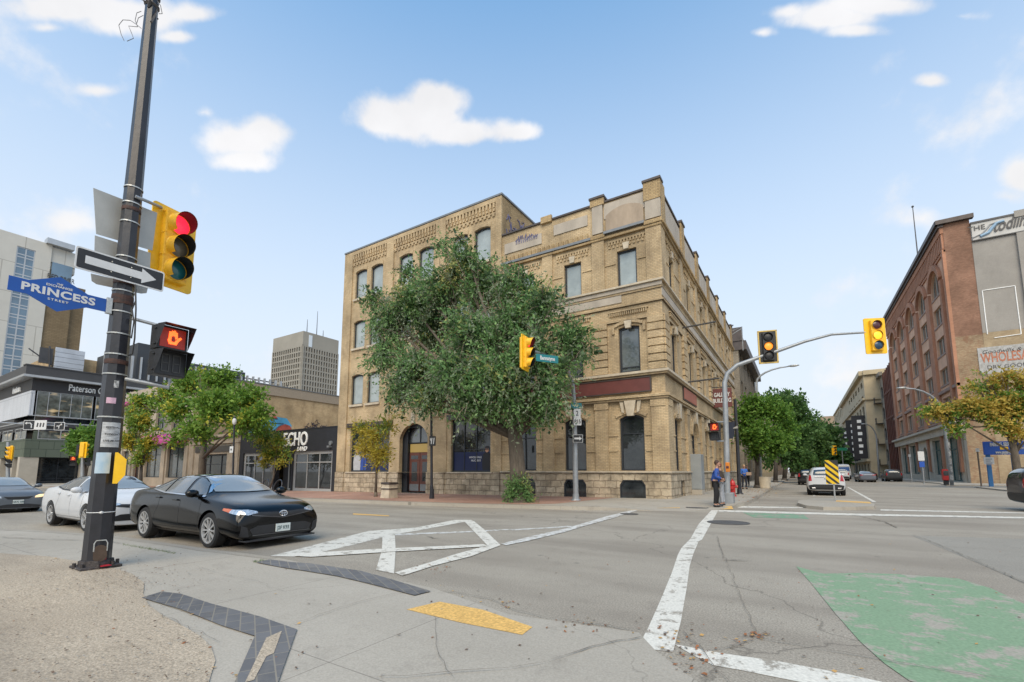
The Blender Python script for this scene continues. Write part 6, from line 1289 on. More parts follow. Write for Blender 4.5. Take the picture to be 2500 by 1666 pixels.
# ---- grey sedan driving in from the left
gp = carpaint('grey blue metallic paint', (0.13, 0.145, 0.165), .3, metal=.3)
ELIP = [(a*.78, .63+b*.055) for a, b in [(cos(t*pi/8), sin(t*pi/8)) for t in range(16)]]
PG_ = dict(side_windows=PS['side_windows'], side_trim=None, seams=PS['seams'], handles=PS['handles'], mirror=PS['mirror'],
   panels=[('windscreen', wsh, 'F', g_carp, .012), ('rear_window', rwn, 'B', g_car, .010),
     ('grille', [(-.42,.66),(-.30,.56),(0,.53),(.30,.56),(.42,.66),(.2,.645),(-.2,.645)], 'F', m_plast, .006), ('air_intake', [(-.62,.22),(.62,.22),(.66,.30),(.3,.36),(-.3,.36),(-.66,.30)], 'F', m_plast, .006),
     ('headlight', [(.46,.60),(.66,.61),(.80,.66),(.78,.73),(.60,.72),(.48,.67)], 'F', EM('dim headlamp', (0.85, 0.62, 0.35), .9), .007), ('headlight', mir([(.46,.60),(.66,.61),(.80,.66),(.78,.73),(.60,.72),(.48,.67)]), 'F', m_lampc, .007)])
gx = G(88, 1243); gc = Vector((G(30, 1249).x, G(30, 1249).y)); 
grey, gv = car('grey sedan with oval badge driving in at the left edge, one headlamp lit', 'car', gp, [(x, zb, W*.96, zs, zbl, Wb*.96, zt*.99, Wt*.96) for x, zb, W, zs, zbl, Wb, zt, Wt in SED], 2.65, .31, .875, (-29.0, 5.0, T(-28)), radians(2), PG_, name='car', spokes=5)
plate(grey, fh(gv, 0, .44, .012), 0, .45, 1, 'HKN 588')
# ---- SUVs
SUV = [(-2.36,.50,.72,.62,.98,.66,1.15,.46),(-2.34,.34,.86,.60,1.08,.78,1.35,.58),(-2.22,.28,.93,.60,1.12,.84,1.52,.62),(-1.95,.26,.95,.60,1.12,.86,1.63,.64),(-1.3,.25,.95,.60,1.10,.88,1.68,.66),(-.6,.25,.95,.60,1.09,.89,1.69,.67),(.1,.25,.95,.60,1.08,.885,1.68,.66),
       (.45,.25,.95,.60,1.07,.88,1.61,.66),(.85,.25,.95,.60,1.06,.87,1.37,.68),(1.2,.25,.95,.60,1.04,.86,1.17,.70),(1.6,.26,.95,.58,1.01,.85,1.10,.64),(2.0,.26,.94,.56,.94,.83,1.03,.6),(2.25,.26,.90,.52,.84,.78,.93,.54),(2.38,.30,.78,.50,.74,.66,.82,.45)]
PU = dict(side_windows=[[(.98,1.14),(.30,1.14),(.24,1.56),(.50,1.52)], [(.18,1.14),(-.66,1.15),(-.66,1.58),(.14,1.58)], [(-.74,1.16),(-1.75,1.20),(-1.55,1.46),(-.74,1.57)]], side_trim=None,
   seams=[([(1.0,1.08),(1.02,.7),(.95,.4)],0),([(.20,1.1),(.16,.4)],0),([(-.78,1.1),(-.95,.65),(-1.0,.42)],0)], handles=[(.0,1.0),(-.82,1.02)], mirror=(.85,1.14), sill=[(1.0,.33),(-1.0,.33)],
   panels=[('windscreen', [(-.70,1.21),(.70,1.21),(.58,1.60),(0,1.635),(-.58,1.60)], 'F', g_carp, .004), ('rear_window', [(-.62,1.20),(.62,1.20),(.55,1.50),(0,1.53),(-.55,1.50)], 'B', g_car, .006),
     ('rear_bumper', [(-.80,.36),(.80,.36),(.86,.60),(.60,.66),(-.60,.66),(-.86,.60)], 'B', m_plast, .010),
     ('grille', [(-.5,.55),(.5,.55),(.62,.84),(-.62,.84)], 'F', m_plast, .006), ('headlight', [(.62,.76),(.84,.78),(.82,.90),(.66,.88)], 'F', m_lampc, .007), ('headlight', mir([(.62,.76),(.84,.78),(.82,.90),(.66,.88)]), 'F', m_lampc, .007),
     ('tail_light', [(.68,.86),(.86,.84),(.80,1.20),(.72,1.20)], 'B', m_lampr, .008), ('tail_light', mir([(.68,.86),(.86,.84),(.80,1.20),(.72,1.20)]), 'B', m_lampr, .008)])
w1 = G(1974, 1210); w2 = G(2062, 1210)
cS = Vector(((w1.x+w2.x)/2+.1, 31.6)); sv, sb_ = car('white SUV with red tail lights seen from behind, beyond the striped marker', 'car', wp, SUV, 2.86, .37, .95, ((w1.x+w2.x)/2, (w1.y+w2.y)/2+1.75, 0), radians(90), PU, name='parked_car', spokes=8)
h = sb_.ray_cast(Vector((-5, 0, 1.0)), Vector((1, 0, 0))); q = MB(); q.bbox(h[0].x-.02, h[0].x+.005, -.55, .55, 1.09, 1.12, .005); q.build('chrome_bar', m_chrome, sv); q = MB(); q.bbox(h[0].x-.012, h[0].x+.01, -.08, .08, .96, 1.04, .005); q.build('badge', m_chrome, sv)
for k in (-.62, .62): q = MB(); q.bbox(-2.46, -2.38, k-.09, k+.09, .40, .48, .02); q.build('exhaust_tip', m_chrome, sv)
# dark vehicle entering at the right edge
dkp = carpaint('dark grey paint', (0.035, 0.03, 0.033), .3)
e0 = G(2440, 1252)
car('dark grey SUV entering the crossing at the right edge of the view', 'car', dkp, SUV, 2.86, .38, .95, (9.0, 24.3, 0), radians(1), PU, name='car', spokes=6)
# traffic and parked cars farther up the street
for (lab, pc, tbl, Pp, x, y, rz, nm) in (
    ('black SUV parked ahead of the white SUV on the left of the traffic', carpaint('black paint', (0.01, 0.011, 0.012), .2), SUV, PU, .6, 58, 90, 'parked_car'),
    ('dark blue SUV in the lane just right of the striped marker', carpaint('dark blue paint', (0.02, 0.03, 0.055), .25), SUV, PU, 2.6, 62, 90, 'car'),
    ('silver blue sedan with red tail lights in the traffic queue', carpaint('silver blue paint', (0.14, 0.15, 0.18), .3, metal=.3), SED, PS, 7.1, 76, 92, 'car'),
    ('charcoal hatchback at the right-hand kerb beside the rust brown columns', carpaint('charcoal paint', (0.05, 0.052, 0.055), .3), SUV, PU, 10.6, 82, 90, 'parked_car'),
    ('white pickup-like car partly hidden behind the dark blue SUV', wp, SUV, PU, 5.0, 84, 90, 'car'),
    ('dark sedan behind the silver blue sedan', carpaint('maroon black paint', (0.03, 0.02, 0.022), .25), SED, PS, 9.2, 93, 90, 'car'),
    ('small dark car far up the left kerb beyond the black SUV', carpaint('slate paint', (0.04, 0.045, 0.05), .3), SED, PS, .6, 70, 90, 'parked_car')):
    car(lab, 'car', pc, tbl, 2.82, .34 if tbl is SED else .37, .93, (x, y, 0), radians(rz), Pp, name=nm, spokes=6, sub=1)
# blue and white van
vn = thing('van', 'white high-roofed van with a broad blue rear window in the traffic queue', 'van')
vb = [(-2.9,.5,.85,.8,1.3,.86,2.2,.72),(-2.88,.4,.98,.8,1.4,.96,2.5,.8),(-2.6,.35,1.0,.8,1.4,.98,2.62,.84),(0,.35,1.0,.8,1.4,.98,2.65,.84),(1.4,.35,1.0,.8,1.4,.97,2.55,.82),(2.2,.35,.98,.75,1.3,.92,1.6,.78),(2.85,.38,.92,.7,1.1,.84,1.25,.66),(2.95,.45,.8,.7,1.0,.7,1.1,.5)]
body, bvh = car_body(vb, 3.6, .36, 1.0, 1); body.materials.clear(); body.materials.append(wp); link('body', body, vn)
decal(bvh, [(-.78,1.45),(.78,1.45),(.74,2.1),(-.74,2.1)], 'B', M('sky blue van glass', (0.05, 0.13, 0.36), .15), .01) if False else decal(bvh, [(-.78,1.45),(.78,1.45),(.74,2.1),(-.74,2.1)], 'B', .01).build('rear_window', M('sky blue van glass', (0.05, 0.13, 0.36), .15), vn)
decal(bvh, [(-.9,.45),(.9,.45),(.9,.7),(-.9,.7)], 'B', .01).build('rear_bumper', m_plast, vn)
for sx in (1, -1):
    for sy in (1, -1): wheel(vn, sx*1.8, sy*.88, .36, sy, 6)
vn.location = (6.3, 100, 0); vn.rotation_euler = (0, 0, radians(90))
# ================================================================= STREET FURNITURE
m_pole = M('black pole paint', (0.020, 0.020, 0.025), .36, .1, .45, 5, bump=.12, bscale=25, stretch=(1, 1, .5), coat=.2)
m_galv = M('galvanised steel', (0.33, 0.345, 0.36), .5, .5, .15, 4)
m_band = M('steel strap', (0.50, 0.50, 0.48), .4, .6, .2, 30)
m_rusty = M('rust stain', (0.020, 0.018, 0.02), .7, 0, .5, 9, tint2=(0.09, 0.036, 0.022), stretch=(1, 1, 3))
m_sy = M('signal yellow', (0.90, 0.52, 0.008), .42, 0, .1, 7, coat=.2)
m_sy2 = M('signal housing yellow', (0.84, 0.46, 0.02), .45, 0, .15, 12)
m_sblk = M('signal black', (0.020, 0.020, 0.022), .45, 0, .2, 10)
m_back = M('bare aluminium sign back', (0.42, 0.41, 0.38), .45, .3, .1, 3, bump=.1)
m_signw = M('white sign face', (0.62, 0.62, 0.62), .45, 0, .06, 8)
m_signb = M('royal blue sign', (0.006, 0.075, 0.34), .4, 0, .1, 5)
m_teal = M('teal sign', (0.012, 0.17, 0.19), .45, 0, .1, 4)
e_red = EM('red signal light', (1.0, 0.02, 0.05), 1.6); e_redd = M('unlit red lens', (0.07, 0.01, 0.015), .25, coat=.5); e_amb = EM('amber signal light', (1.0, 0.50, 0.03), 1.0)
e_ambd = M('unlit amber lens', (0.13, 0.11, 0.075), .3, coat=.4); e_grnd = M('unlit green lens', (0.01, 0.13, 0.14), .25, coat=.5); e_hand = EM('orange hand light', (1.0, 0.13, 0.02), 2.2); e_blu = M('unlit blue green lens', (0.015, 0.05, 0.10), .25, coat=.5)
def rrect(w, h, r, n=4):
    pts = []
    for cx, cz, a0 in ((w/2-r, h/2-r, 0), (-w/2+r, h/2-r, pi/2), (-w/2+r, -h/2+r, pi), (w/2-r, -h/2+r, 1.5*pi)):
        for i in range(n+1): a = a0+pi/2*i/n; pts.append((cx+r*cos(a), cz+r*sin(a)))
    return pts
def signal(label, loc, rz, lens, s=1.0, board=(.62, 1.22), boardmat=None, housing=None, rim=None, group=None, visor=.22):
    """three-lamp head facing local -y"""
    o = thing('traffic_light', label, 'traffic light', group); hm = housing or m_sy2
    if board: q = MB(); q.prism([(a*s, b*s) for a, b in rrect(board[0], board[1], .05)], 'y', .02*s, .045*s); q.build('backboard', boardmat or m_sy, o)
    if rim:
        q = MB(); w, h = board
        for x0, x1, z0, z1 in ((-w/2-.01, -w/2+.035, -h/2, h/2), (w/2-.035, w/2+.01, -h/2, h/2), (-w/2-.01, w/2+.01, h/2-.035, h/2+.01), (-w/2-.01, w/2+.01, -h/2-.01, -h/2+.035)): q.box(x0*s, x1*s, -.002, .06*s, z0*s, z1*s)
        q.build('board_border', rim, o)
    q = MB(); q.bbox(-.175*s, .175*s, -.09*s, .16*s, -.53*s, .53*s, .02*s)
    for k in range(3):
        z = (.35-.35*k)*s; q.lathe((0, 0, z), [(.155*s, -.115*s), (.165*s, -.10*s), (.165*s, -.08*s)], 24, 'y')
    for k in range(4): q.ball((-.18*s, -.03*s, (.5-.33*k)*s), .014*s, sub=1)
    for k in (.175, -.175): q.box(-.178*s, .178*s, -.093*s, .1*s, (k-.006)*s, (k+.006)*s)
    q.build('housing', hm, o)
    for k in range(3):
        z = (.35-.35*k)*s
        q = MB(); q.lathe((0, 0, z), [(.0005, -.125*s), (.07*s, -.12*s), (.125*s, -.10*s), (.145*s, -.092*s)], 24, 'y'); q.build('lens', lens[k], o, smooth=True)
        q = MB(); vs = []; n = 20
        for i in range(n+1):
            a = radians(-55)+radians(290)*i/n; L = visor*s*(.35+.65*max(0, sin(a)*.5+.5)**.7)
            for r_, y in ((.158*s, -.10*s), (.150*s, -.10*s-L)): vs.append((r_*cos(a), y, z+r_*sin(a)))
        q.add(vs, [(2*i, 2*i+1, 2*i+3, 2*i+2) for i in range(n)])
        v2 = [(p[0]*.97, p[1], z+(p[2]-z)*.97) for p in vs]; q.m = 1; q.add(v2, [(2*i, 2*i+1, 2*i+3, 2*i+2) for i in range(n)])
        q.build('visor', [hm, m_sblk], o, smooth=True)
    o.location = loc; o.rotation_euler = (0, 0, rz); return o
def pedsignal(label, loc, rz, s=1.0, hand=True, group=None):
    o = thing('pedestrian_signal', label, 'pedestrian signal', group)
    for zc in (.20, -.20):
        q = MB(); q.bbox(-.21*s, .21*s, -.02*s, .20*s, (zc-.19)*s, (zc+.19)*s, .015*s)
        for k in (-.12, .12): q.ball((-.225*s, .02*s, (zc+k)*s), .022*s, sub=1)
        q.build('housing', m_sblk, o)
        q = MB(); a, b, t, d = -.21*s, .21*s, (zc+.19)*s, (zc-.17)*s; y0, y1 = -.02*s, -.27*s
        q.add([(a, y0, t), (b, y0, t), (b, y1, t-.02*s), (a, y1, t-.02*s), (a, y0, d), (b, y0, d), (a, y1*.55, t-.2*s), (b, y1*.55, t-.2*s)], [(0,1,2,3), (0,3,6,4), (1,5,7,2)]); q.build('hood', m_sblk, o)
    q = MB(); q.box(-.17*s, .17*s, -.028*s, -.02*s, .05*s, .35*s); q.build('screen', EM('dim lit screen', (0.30, 0.02, 0.01), .35) if hand else m_sblk, o)
    if hand:
        q = MB(); Y_ = -.034*s
        pl = [(-.055,.10),(.05,.10),(.075,.16),(.12,.215),(.10,.235),(.06,.205),(.055,.30),(.03,.30),(.028,.325),(.005,.325),(-.002,.315),(-.025,.32),(-.03,.30),(-.06,.30),(-.065,.2),(-.075,.16)]
        inn = [(p[0]*.40+.002, (p[1]-.21)*.42+.19) for p in pl]; n = len(pl)
        q.add([(p[0]*s, Y_, p[1]*s) for p in pl]+[(p[0]*s, Y_, p[1]*s) for p in inn], [(i, (i+1) % n, n+(i+1) % n, n+i) for i in range(n)]); q.build('hand_symbol', e_hand, o)
    q = MB()
    for x in (-.075, .075):
        for (a, b, c, d) in ((-.05, .05, -.075, -.06), (-.05, .05, -.205, -.19), (-.05, .05, -.335, -.32), (-.055, -.04, -.33, -.06), (.04, .055, -.33, -.06)): q.box((x+a)*s, (x+b)*s, -.03*s, -.024*s, c*s, d*s)
    q.build('countdown_digits', M('unlit digits', (0.07, 0.07, 0.07), .5), o)
    o.location = loc; o.rotation_euler = (0, 0, rz); return o
def rz_for(nx, ny): return atan2(nx, -ny)       # rotation turning local -y to the given outward normal
# ---- foreground black pole
PB = G(234, 1385, 0, znear); DP = PB.x*-sin(YAW)+PB.y*cos(YAW)
def PZ(v, u=300): return at(u, v, DP).z
hp = thing('signal_pole', 'tall tapered black octagonal pole with rust rings and steel straps in the dirt patch', 'pole')
zt = PZ(-60, 370); Rb = 36*DP/F*.76; Rt = 17.0*DP/F*.86
def PR(z): k = (z-PB.z)/(PZ(48, 365)-PB.z); return Rb+(Rt-Rb)*k
q = MB(); n = 12; hs = [0, .25, .5, .75, 1.0]
for a, b in zip(hs[:-1], hs[1:]):
    z0 = PB.z+(zt-PB.z)*a; z1 = PB.z+(zt-PB.z)*b; q.cyl((PB.x, PB.y, z0), (PB.x, PB.y, z1), PR(z0), PR(z1), 8, ph=pi/8+.2)
q.build('shaft', m_pole, hp)
q = MB(); q.bbox(PB.x-.23, PB.x+.23, PB.y-.23, PB.y+.23, PB.z+.0, PB.z+.035, .01); q.cyl((PB.x, PB.y, PB.z+.03), (PB.x, PB.y, PB.z+.11), Rb*1.22, Rb*1.15, 8, ph=pi/8+.2)
for k in range(8): a = k*pi/4+.6; q.cyl((PB.x+.23*cos(a), PB.y+.23*sin(a), PB.z), (PB.x+.23*cos(a), PB.y+.23*sin(a), PB.z+.085), .022, n=6)
q.build('base_plate', M('worn black base', (0.05, 0.042, 0.04), .7, .1, .6, 12, bump=.8, bscale=25), hp)
cdir = Vector((-PB.x, -PB.y, 0)).normalized(); cright = Vector((cdir.y, -cdir.x, 0))*-1   # towards camera / to the right seen from the camera
cright = Vector((-cdir.y, cdir.x, 0)); 
if cright.x*RT[0]+cright.y*RT[1] < 0: cright = -cright
def onpole(name, u, v, w, h, mat, lift=.012, pts=None, th=.006, par=None):
    """a thin plate lying on the pole's camera side, curved with it"""
    w *= .72; h *= .9; z = PZ(v, u); r = PR(z)*.96+lift; c0 = at(u, v, DP); off = (c0-Vector((PB.x, PB.y, c0.z))).dot(cright); a0 = math.asin(max(-.95, min(.95, off/r))); q = MB(); N_ = 8
    outl = []
    for i in range(N_+1):
        a = a0+(i/N_-.5)*w/r; d = cdir*cos(a)+cright*sin(a)
        for zz in (z-h/2, z+h/2): outl.append(Vector((PB.x, PB.y, zz))+d*(PR(zz)*.985+lift))
    q.add(outl, [(2*i, 2*i+2, 2*i+3, 2*i+1) for i in range(N_)]); inn = [p-cdir*th for p in outl]; q.add(inn, [(2*i, 2*i+2, 2*i+3, 2*i+1) for i in range(N_)]); return q.build(name, mat, par or hp)
for v in (463, 501, 547, 632, 714, 765, 818, 868, 916, 1020):
    z = PZ(v, 300); r = PR(z)*1.015; q = MB(); q.lathe((PB.x, PB.y, z), [(r, -.011), (r+.006, -.009), (r+.006, .009), (r, .011)], 24); q.build('steel_strap', m_band, hp)
for v, h in ((515, .03), (690, .05), (735, .07), (886, .035)):
    z = PZ(v, 300); r = PR(z)*1.012; q = MB(); q.lathe((PB.x, PB.y, z), [(r, -h), (r+.002, -h*.5), (r+.002, h*.5), (r, h)], 24); q.build('rust_ring', m_rusty, hp)
# hand hole cover, red paint, stickers
z = PZ(1350, 247); c = Vector((PB.x, PB.y, z))+cdir*(PR(z)+.005)+cright*.03; q = MB(); ol = [(.075*cos(t*pi/8), .075*sin(t*pi/8)+(.05 if sin(t*pi/8) > 0 else -.03)) for t in range(16)]
q.add([c+cright*a+Vector((0, 0, b))+cdir*.012 for a, b in ol]+[c+cright*a+Vector((0, 0, b))-cdir*.03 for a, b in ol], [tuple(range(16))]+[(i, (i+1) % 16, 16+(i+1) % 16, 16+i) for i in range(16)]); q.build('hand_hole_cover', M('brown cover', (0.075, 0.05, 0.035), .6, .2, .2, 12), hp)
q = MB(); q.tube([c+cright*a+Vector((0, 0, b))+cdir*.008 for a, b in [(-.07, .04), (-.07, .15), (-.05, .19), (.05, .19), (.07, .15), (.07, .04)]], .008, 5); q.build('hasp', m_band, hp)
onpole('red_paint', 252, 1372, .09, .22, M('red spray', (0.36, 0.01, 0.02), .6, 0, .3, 30), .004)
q = MB(); c = PB+cdir*.19+cright*.09; q.bbox(c.x-.07, c.x+.07, c.y-.06, c.y+.06, PB.z+.036, PB.z+.045, .004); q.build('red_paint', MATS['red spray'], hp)
onpole('paper_poster', 271, 1063, .30, .40, M('faded white poster', (0.42, 0.43, 0.44), .7, 0, .3, 14, stretch=(1, 1, 3)), .01)
po = onpole('blue_sticker', 250, 1131, .24, .33, M('blue and white notice', (0.28, 0.42, 0.55), .6, 0, .3, 5, tint2=(0.52, 0.58, 0.62)), .008)
onpole('pink_sticker', 271, 981, .15, .095, M('pink sticker', (0.52, 0.33, 0.42), .6, 0, .2, 20), .006)
onpole('white_sticker', 284, 941, .075, .12, M('black and white sticker', (0.02, 0.02, 0.02), .6, 0, 1, 38, tint2=(0.7, 0.7, 0.7)), .006)
for (u, v, s, w_) in ((272, 1046, 'FESTIVAL', .5), (270, 1062, 'TONIGHT', .4), (272, 1078, 'LIVE MUSIC', .36)):
    z = PZ(v, u); o_ = Vector((PB.x, PB.y, z))+cdir*(PR(z)*1.0+.022)+cright*.035; text(s, 'poster_lettering', m_sblk, .038, TM(o_, tuple(cright)), hp, .001, bold=.001)
q = MB(); z = PZ(1250, 250); r = PR(z)*1.01; q.lathe((PB.x, PB.y, z), [(r, -.006), (r+.005, 0), (r, .006)], 16); q.ball(tuple(Vector((PB.x, PB.y, z))+cdir*r), .03, .03, .02, 1); q.build('tape_knot', m_signw, hp)
# clutter and loose wires at the top
rnd = random.Random(4); zz = PZ(10, 365); q = MB()
for i in range(26):
    a = rnd.uniform(0, 6.28); z = zz+rnd.uniform(-.25, .45); d = Vector((cos(a), sin(a), 0)); p = Vector((PB.x, PB.y, z))+d*PR(z); e = p+d*rnd.uniform(.01, .09)+Vector((rnd.uniform(-.1, .1), rnd.uniform(-.1, .1), rnd.uniform(-.25, .2))); q.tube([p, e], rnd.uniform(.008, .03), 4)
for z in (zz-.05, zz+.12, zz+.28): q.lathe((PB.x, PB.y, z), [(PR(z), -.03), (PR(z)+.02, 0), (PR(z), .03)], 12)
q.build('bracket_clutter', M('grimy brackets', (0.10, 0.09, 0.085), .7, .3, .5, 15), hp)
q = MB(); cpx = lambda u, v: at(u, v, DP)
q.tube([cpx(*p) for p in ((345,70),(330,58),(318,50),(300,49),(290,62),(296,85),(303,100))], .005, 5); q.tube([cpx(*p) for p in ((335,66),(314,64),(320,78),(326,94),(310,101))], .005, 5); q.tube([cpx(*p) for p in ((345,28),(334,32),(330,50),(336,66))], .005, 5); q.tube([cpx(*p) for p in ((350,38),(338,44),(333,60))], .005, 5); q.tube([cpx(*p) for p in ((382,0),(392,14),(396,34),(388,34))], .006, 5)
q.build('loose_wire', M('grey wire', (0.16, 0.16, 0.17), .6), hp)
q = MB(); q.tube([cpx(*p)+cdir*.1 for p in ((330,700),(331,760),(328,830),(322,868),(312,872))], .012, 6); q.tube([cpx(*p)+cdir*.1 for p in ((330,740),(322,760),(326,790),(320,830))], .01, 6); q.build('signal_cable', m_sblk, hp)
rebase(hp, PB)
# ---- things bolted to it
XS = PB.x+.19
def pl_x(name, label, cat, corners, X, mat, th=.012, rr=None, **k):
    o = thing(name, label, cat); pts = [onX(u, v, X) for u, v in corners]; q = MB(); q.prism([(p.y, p.z) for p in pts], 'x', X-th, X); q.build('panel', mat, o); return o, pts
a = onX(186, 607, XS); b = onX(403, 659, XS); c = onX(401, 708, XS); d = onX(186, 662, XS)
yc, zc = (a.y+b.y)/2, (a.z+b.z+c.z+d.z)/4; w_, h_ = b.y-a.y, ((a.z-d.z)+(b.z-c.z))/2
ow_ = thing('one_way_sign', 'black one way sign with silver right-pointing arrow strapped across the black pole', 'traffic sign')
q = MB(); q.prism([(yc+p[0], zc+p[1]) for p in rrect(w_, h_, .03)], 'x', XS-.012, XS); q.build('border', m_signw, ow_)
q = MB(); q.prism([(yc+p[0], zc+p[1]) for p in rrect(w_*.965, h_*.86, .02)], 'x', XS, XS+.003); q.build('panel', m_sblk, ow_)
ah = h_*.42; al = w_*.80; q = MB(); q.prism([(yc-al/2, zc-ah*.42), (yc+al*.28, zc-ah*.42), (yc+al*.28, zc-ah*.86), (yc+al/2, zc), (yc+al*.28, zc+ah*.86), (yc+al*.28, zc+ah*.42), (yc-al/2, zc+ah*.42)], 'x', XS+.003, XS+.006); q.build('arrow', m_signw, ow_)
q = MB()
for yy in (-.12, .1):
    for zz in (-.06, .06): q.ball((XS+.006, yc+w_*yy, zc+h_*zz*4), .010, sub=1)
q.build('bolt', m_band, ow_); rebase(ow_, (XS, yc, zc))
# street name sign
XN = PB.x+.02; ps_ = thing('street_name_sign', 'blue diamond shaped PRINCESS STREET name sign on the black pole', 'street sign')
y0 = onX(19, 694, XN).y; y1 = onX(261, 743, XN).y; zt_, zb_ = onX(20, 676, XN).z, onX(18, 712, XN).z; zt2, zb2 = onX(262, 728, XN).z, onX(259, 758, XN).z
zm = (zt_+zb_+zt2+zb2)/4; hh_ = (zt_-zb_+zt2-zb2)/4; wN = y1-y0; dc = onX(143, 720, XN).y; dh = (onX(143, 678, XN).z-onX(143, 764, XN).z)/2; dw = wN*.30
pts = [(y0, zm-hh_), (dc-dw, zm-hh_), (dc, zm-dh), (dc+dw, zm-hh_), (y1, zm-hh_), (y1, zm+hh_), (dc+dw, zm+hh_), (dc, zm+dh), (dc-dw, zm+hh_), (y0, zm+hh_)]
q = MB(); q.prism(pts, 'x', XN-.008, XN+.008); q.build('panel', m_signb, ps_)
text('PRINCESS', 'lettering', m_signw, hh_*1.5, TM((XN+.010, dc+.01, zm), (0, 1, 0)), ps_, .002, bold=.005, sx=1.15, spacing=1.08)
text('THE', 'lettering', m_signw, hh_*.36, TM((XN+.010, dc, zm+hh_*1.42), (0, 1, 0)), ps_, .002, bold=.001); text('EXCHANGE', 'lettering', m_signw, hh_*.44, TM((XN+.010, dc, zm+hh_*1.05), (0, 1, 0)), ps_, .002, bold=.001, sx=1.2)
text('STREET', 'lettering', m_signw, hh_*.42, TM((XN+.010, dc, zm-hh_*1.0), (0, 1, 0)), ps_, .002, bold=.001, sx=1.3, spacing=1.3)
q = MB(); q.bbox(XN-.03, XN+.03, y1-.01, y1+.06, zm-hh_-.02, zm+hh_+.03, .006); q.build('bracket', m_band, ps_); rebase(ps_, (XN, y1, zm))
# backs of the aluminium route signs behind the pole
XK = PB.x-.2
for lab, cs_ in (('large bare aluminium sign back behind the black pole, uppermost of the stack', [(228,459),(384,520),(372,612),(235,571)]), ('small square aluminium sign back just above the one way sign', [(232,575),(368,618),(366,668),(230,640)]), ('lowest aluminium sign back, peeping out beneath the one way sign', [(222,668),(362,700),(358,716),(345,717),(236,694),(224,686)])):
    o, pts = pl_x('route_sign', lab, 'traffic sign', cs_, XK, m_back); rebase(o, pts[0])
# heads on arms
nz_ = Vector((cos(radians(10)), sin(radians(10)), 0)); rzh = rz_for(nz_.x, nz_.y)
pc = at(424, 607, DP*1.13); dyh = Vector((-sin(radians(10)), cos(radians(10)), 0))
sg1 = signal('large yellow traffic light showing red, mounted on the foreground black pole', pc, rzh, (e_red, e_ambd, e_grnd), 1.0*DP*1.13*.97/6.3)
q = thing('bracket_arm', 'short grey bracket arm holding the large yellow traffic light', 'bracket'); m_ = MB(); p = at(350, 488, DP); m_.tube([p-Vector((0, .1, 0)), p+Vector((0, .05, 0)), at(400, 510, DP*1.12)], .025, 8); m_.build('tube', m_galv, q); rebase(q, p)
pp = at(418, 858, DP*1.02); pedsignal('foreground pedestrian signal with lit orange hand above a blank countdown', pp, rzh+radians(-8), .93*DP/6.3)
q = thing('bracket_arm', 'upper grey bracket arm of the foreground pedestrian signal', 'bracket'); m_ = MB(); m_.tube([at(325, 779, DP), at(338, 782, DP*1.0), at(405, 800, DP*1.03)], .025, 8); m_.build('tube', m_galv, q); rebase(q, at(325, 779, DP))
q = thing('bracket_arm', 'lower grey bracket arm of the foreground pedestrian signal', 'bracket'); m_ = MB(); m_.tube([at(308, 926, DP), at(340, 932, DP), at(412, 947, DP*1.03), at(414, 925, DP*1.03)], .028, 8); m_.build('tube', m_galv, q); rebase(q, at(308, 926, DP))
pbp = at(289, 1143, DP*.985); q = thing('crossing_button', 'yellow crossing push button housing on the side of the foreground pole', 'push button'); m_ = MB()
pr_ = [(-.22, -.0), (.22, -.0), (.22, .03), (.12, .13), (-.10, .13), (-.22, .05)]
vs = []
for k in (-.085, .085): vs += [pbp+cdir*k+Vector((0, 0, zz))+cright*(xx-.05) for zz, xx in pr_]
n = 6; m_.add(vs, [tuple(range(5, -1, -1)), tuple(range(6, 12))]+[(i, (i+1) % 6, 6+(i+1) % 6, 6+i) for i in range(6)]); m_.build('housing', m_sy, q); rebase(q, pbp)
# ---- helpers for poles up the street
def mastpole(label, path, rad, mat, boxbase=None, name='signal_pole', cat='pole'):
    o = thing(name, label, cat); q = MB(); q.tube(path, rad, 12); q.build('shaft', mat, o, smooth='auto'); b = path[0]
    q = MB()
    if boxbase: q.bbox(b.x-boxbase, b.x+boxbase, b.y-boxbase, b.y+boxbase, b.z-.05, b.z+.42, .02)
    else: q.cyl((b.x, b.y, b.z-.02), (b.x, b.y, b.z+.06), rad[0]*1.9, rad[0]*1.7, 12); q.cyl((b.x, b.y, b.z+.05), (b.x, b.y, b.z+.3), rad[0]*1.25, rad[0]*1.1, 12)
    q.build('base', mat, o); rebase(o, b); return o
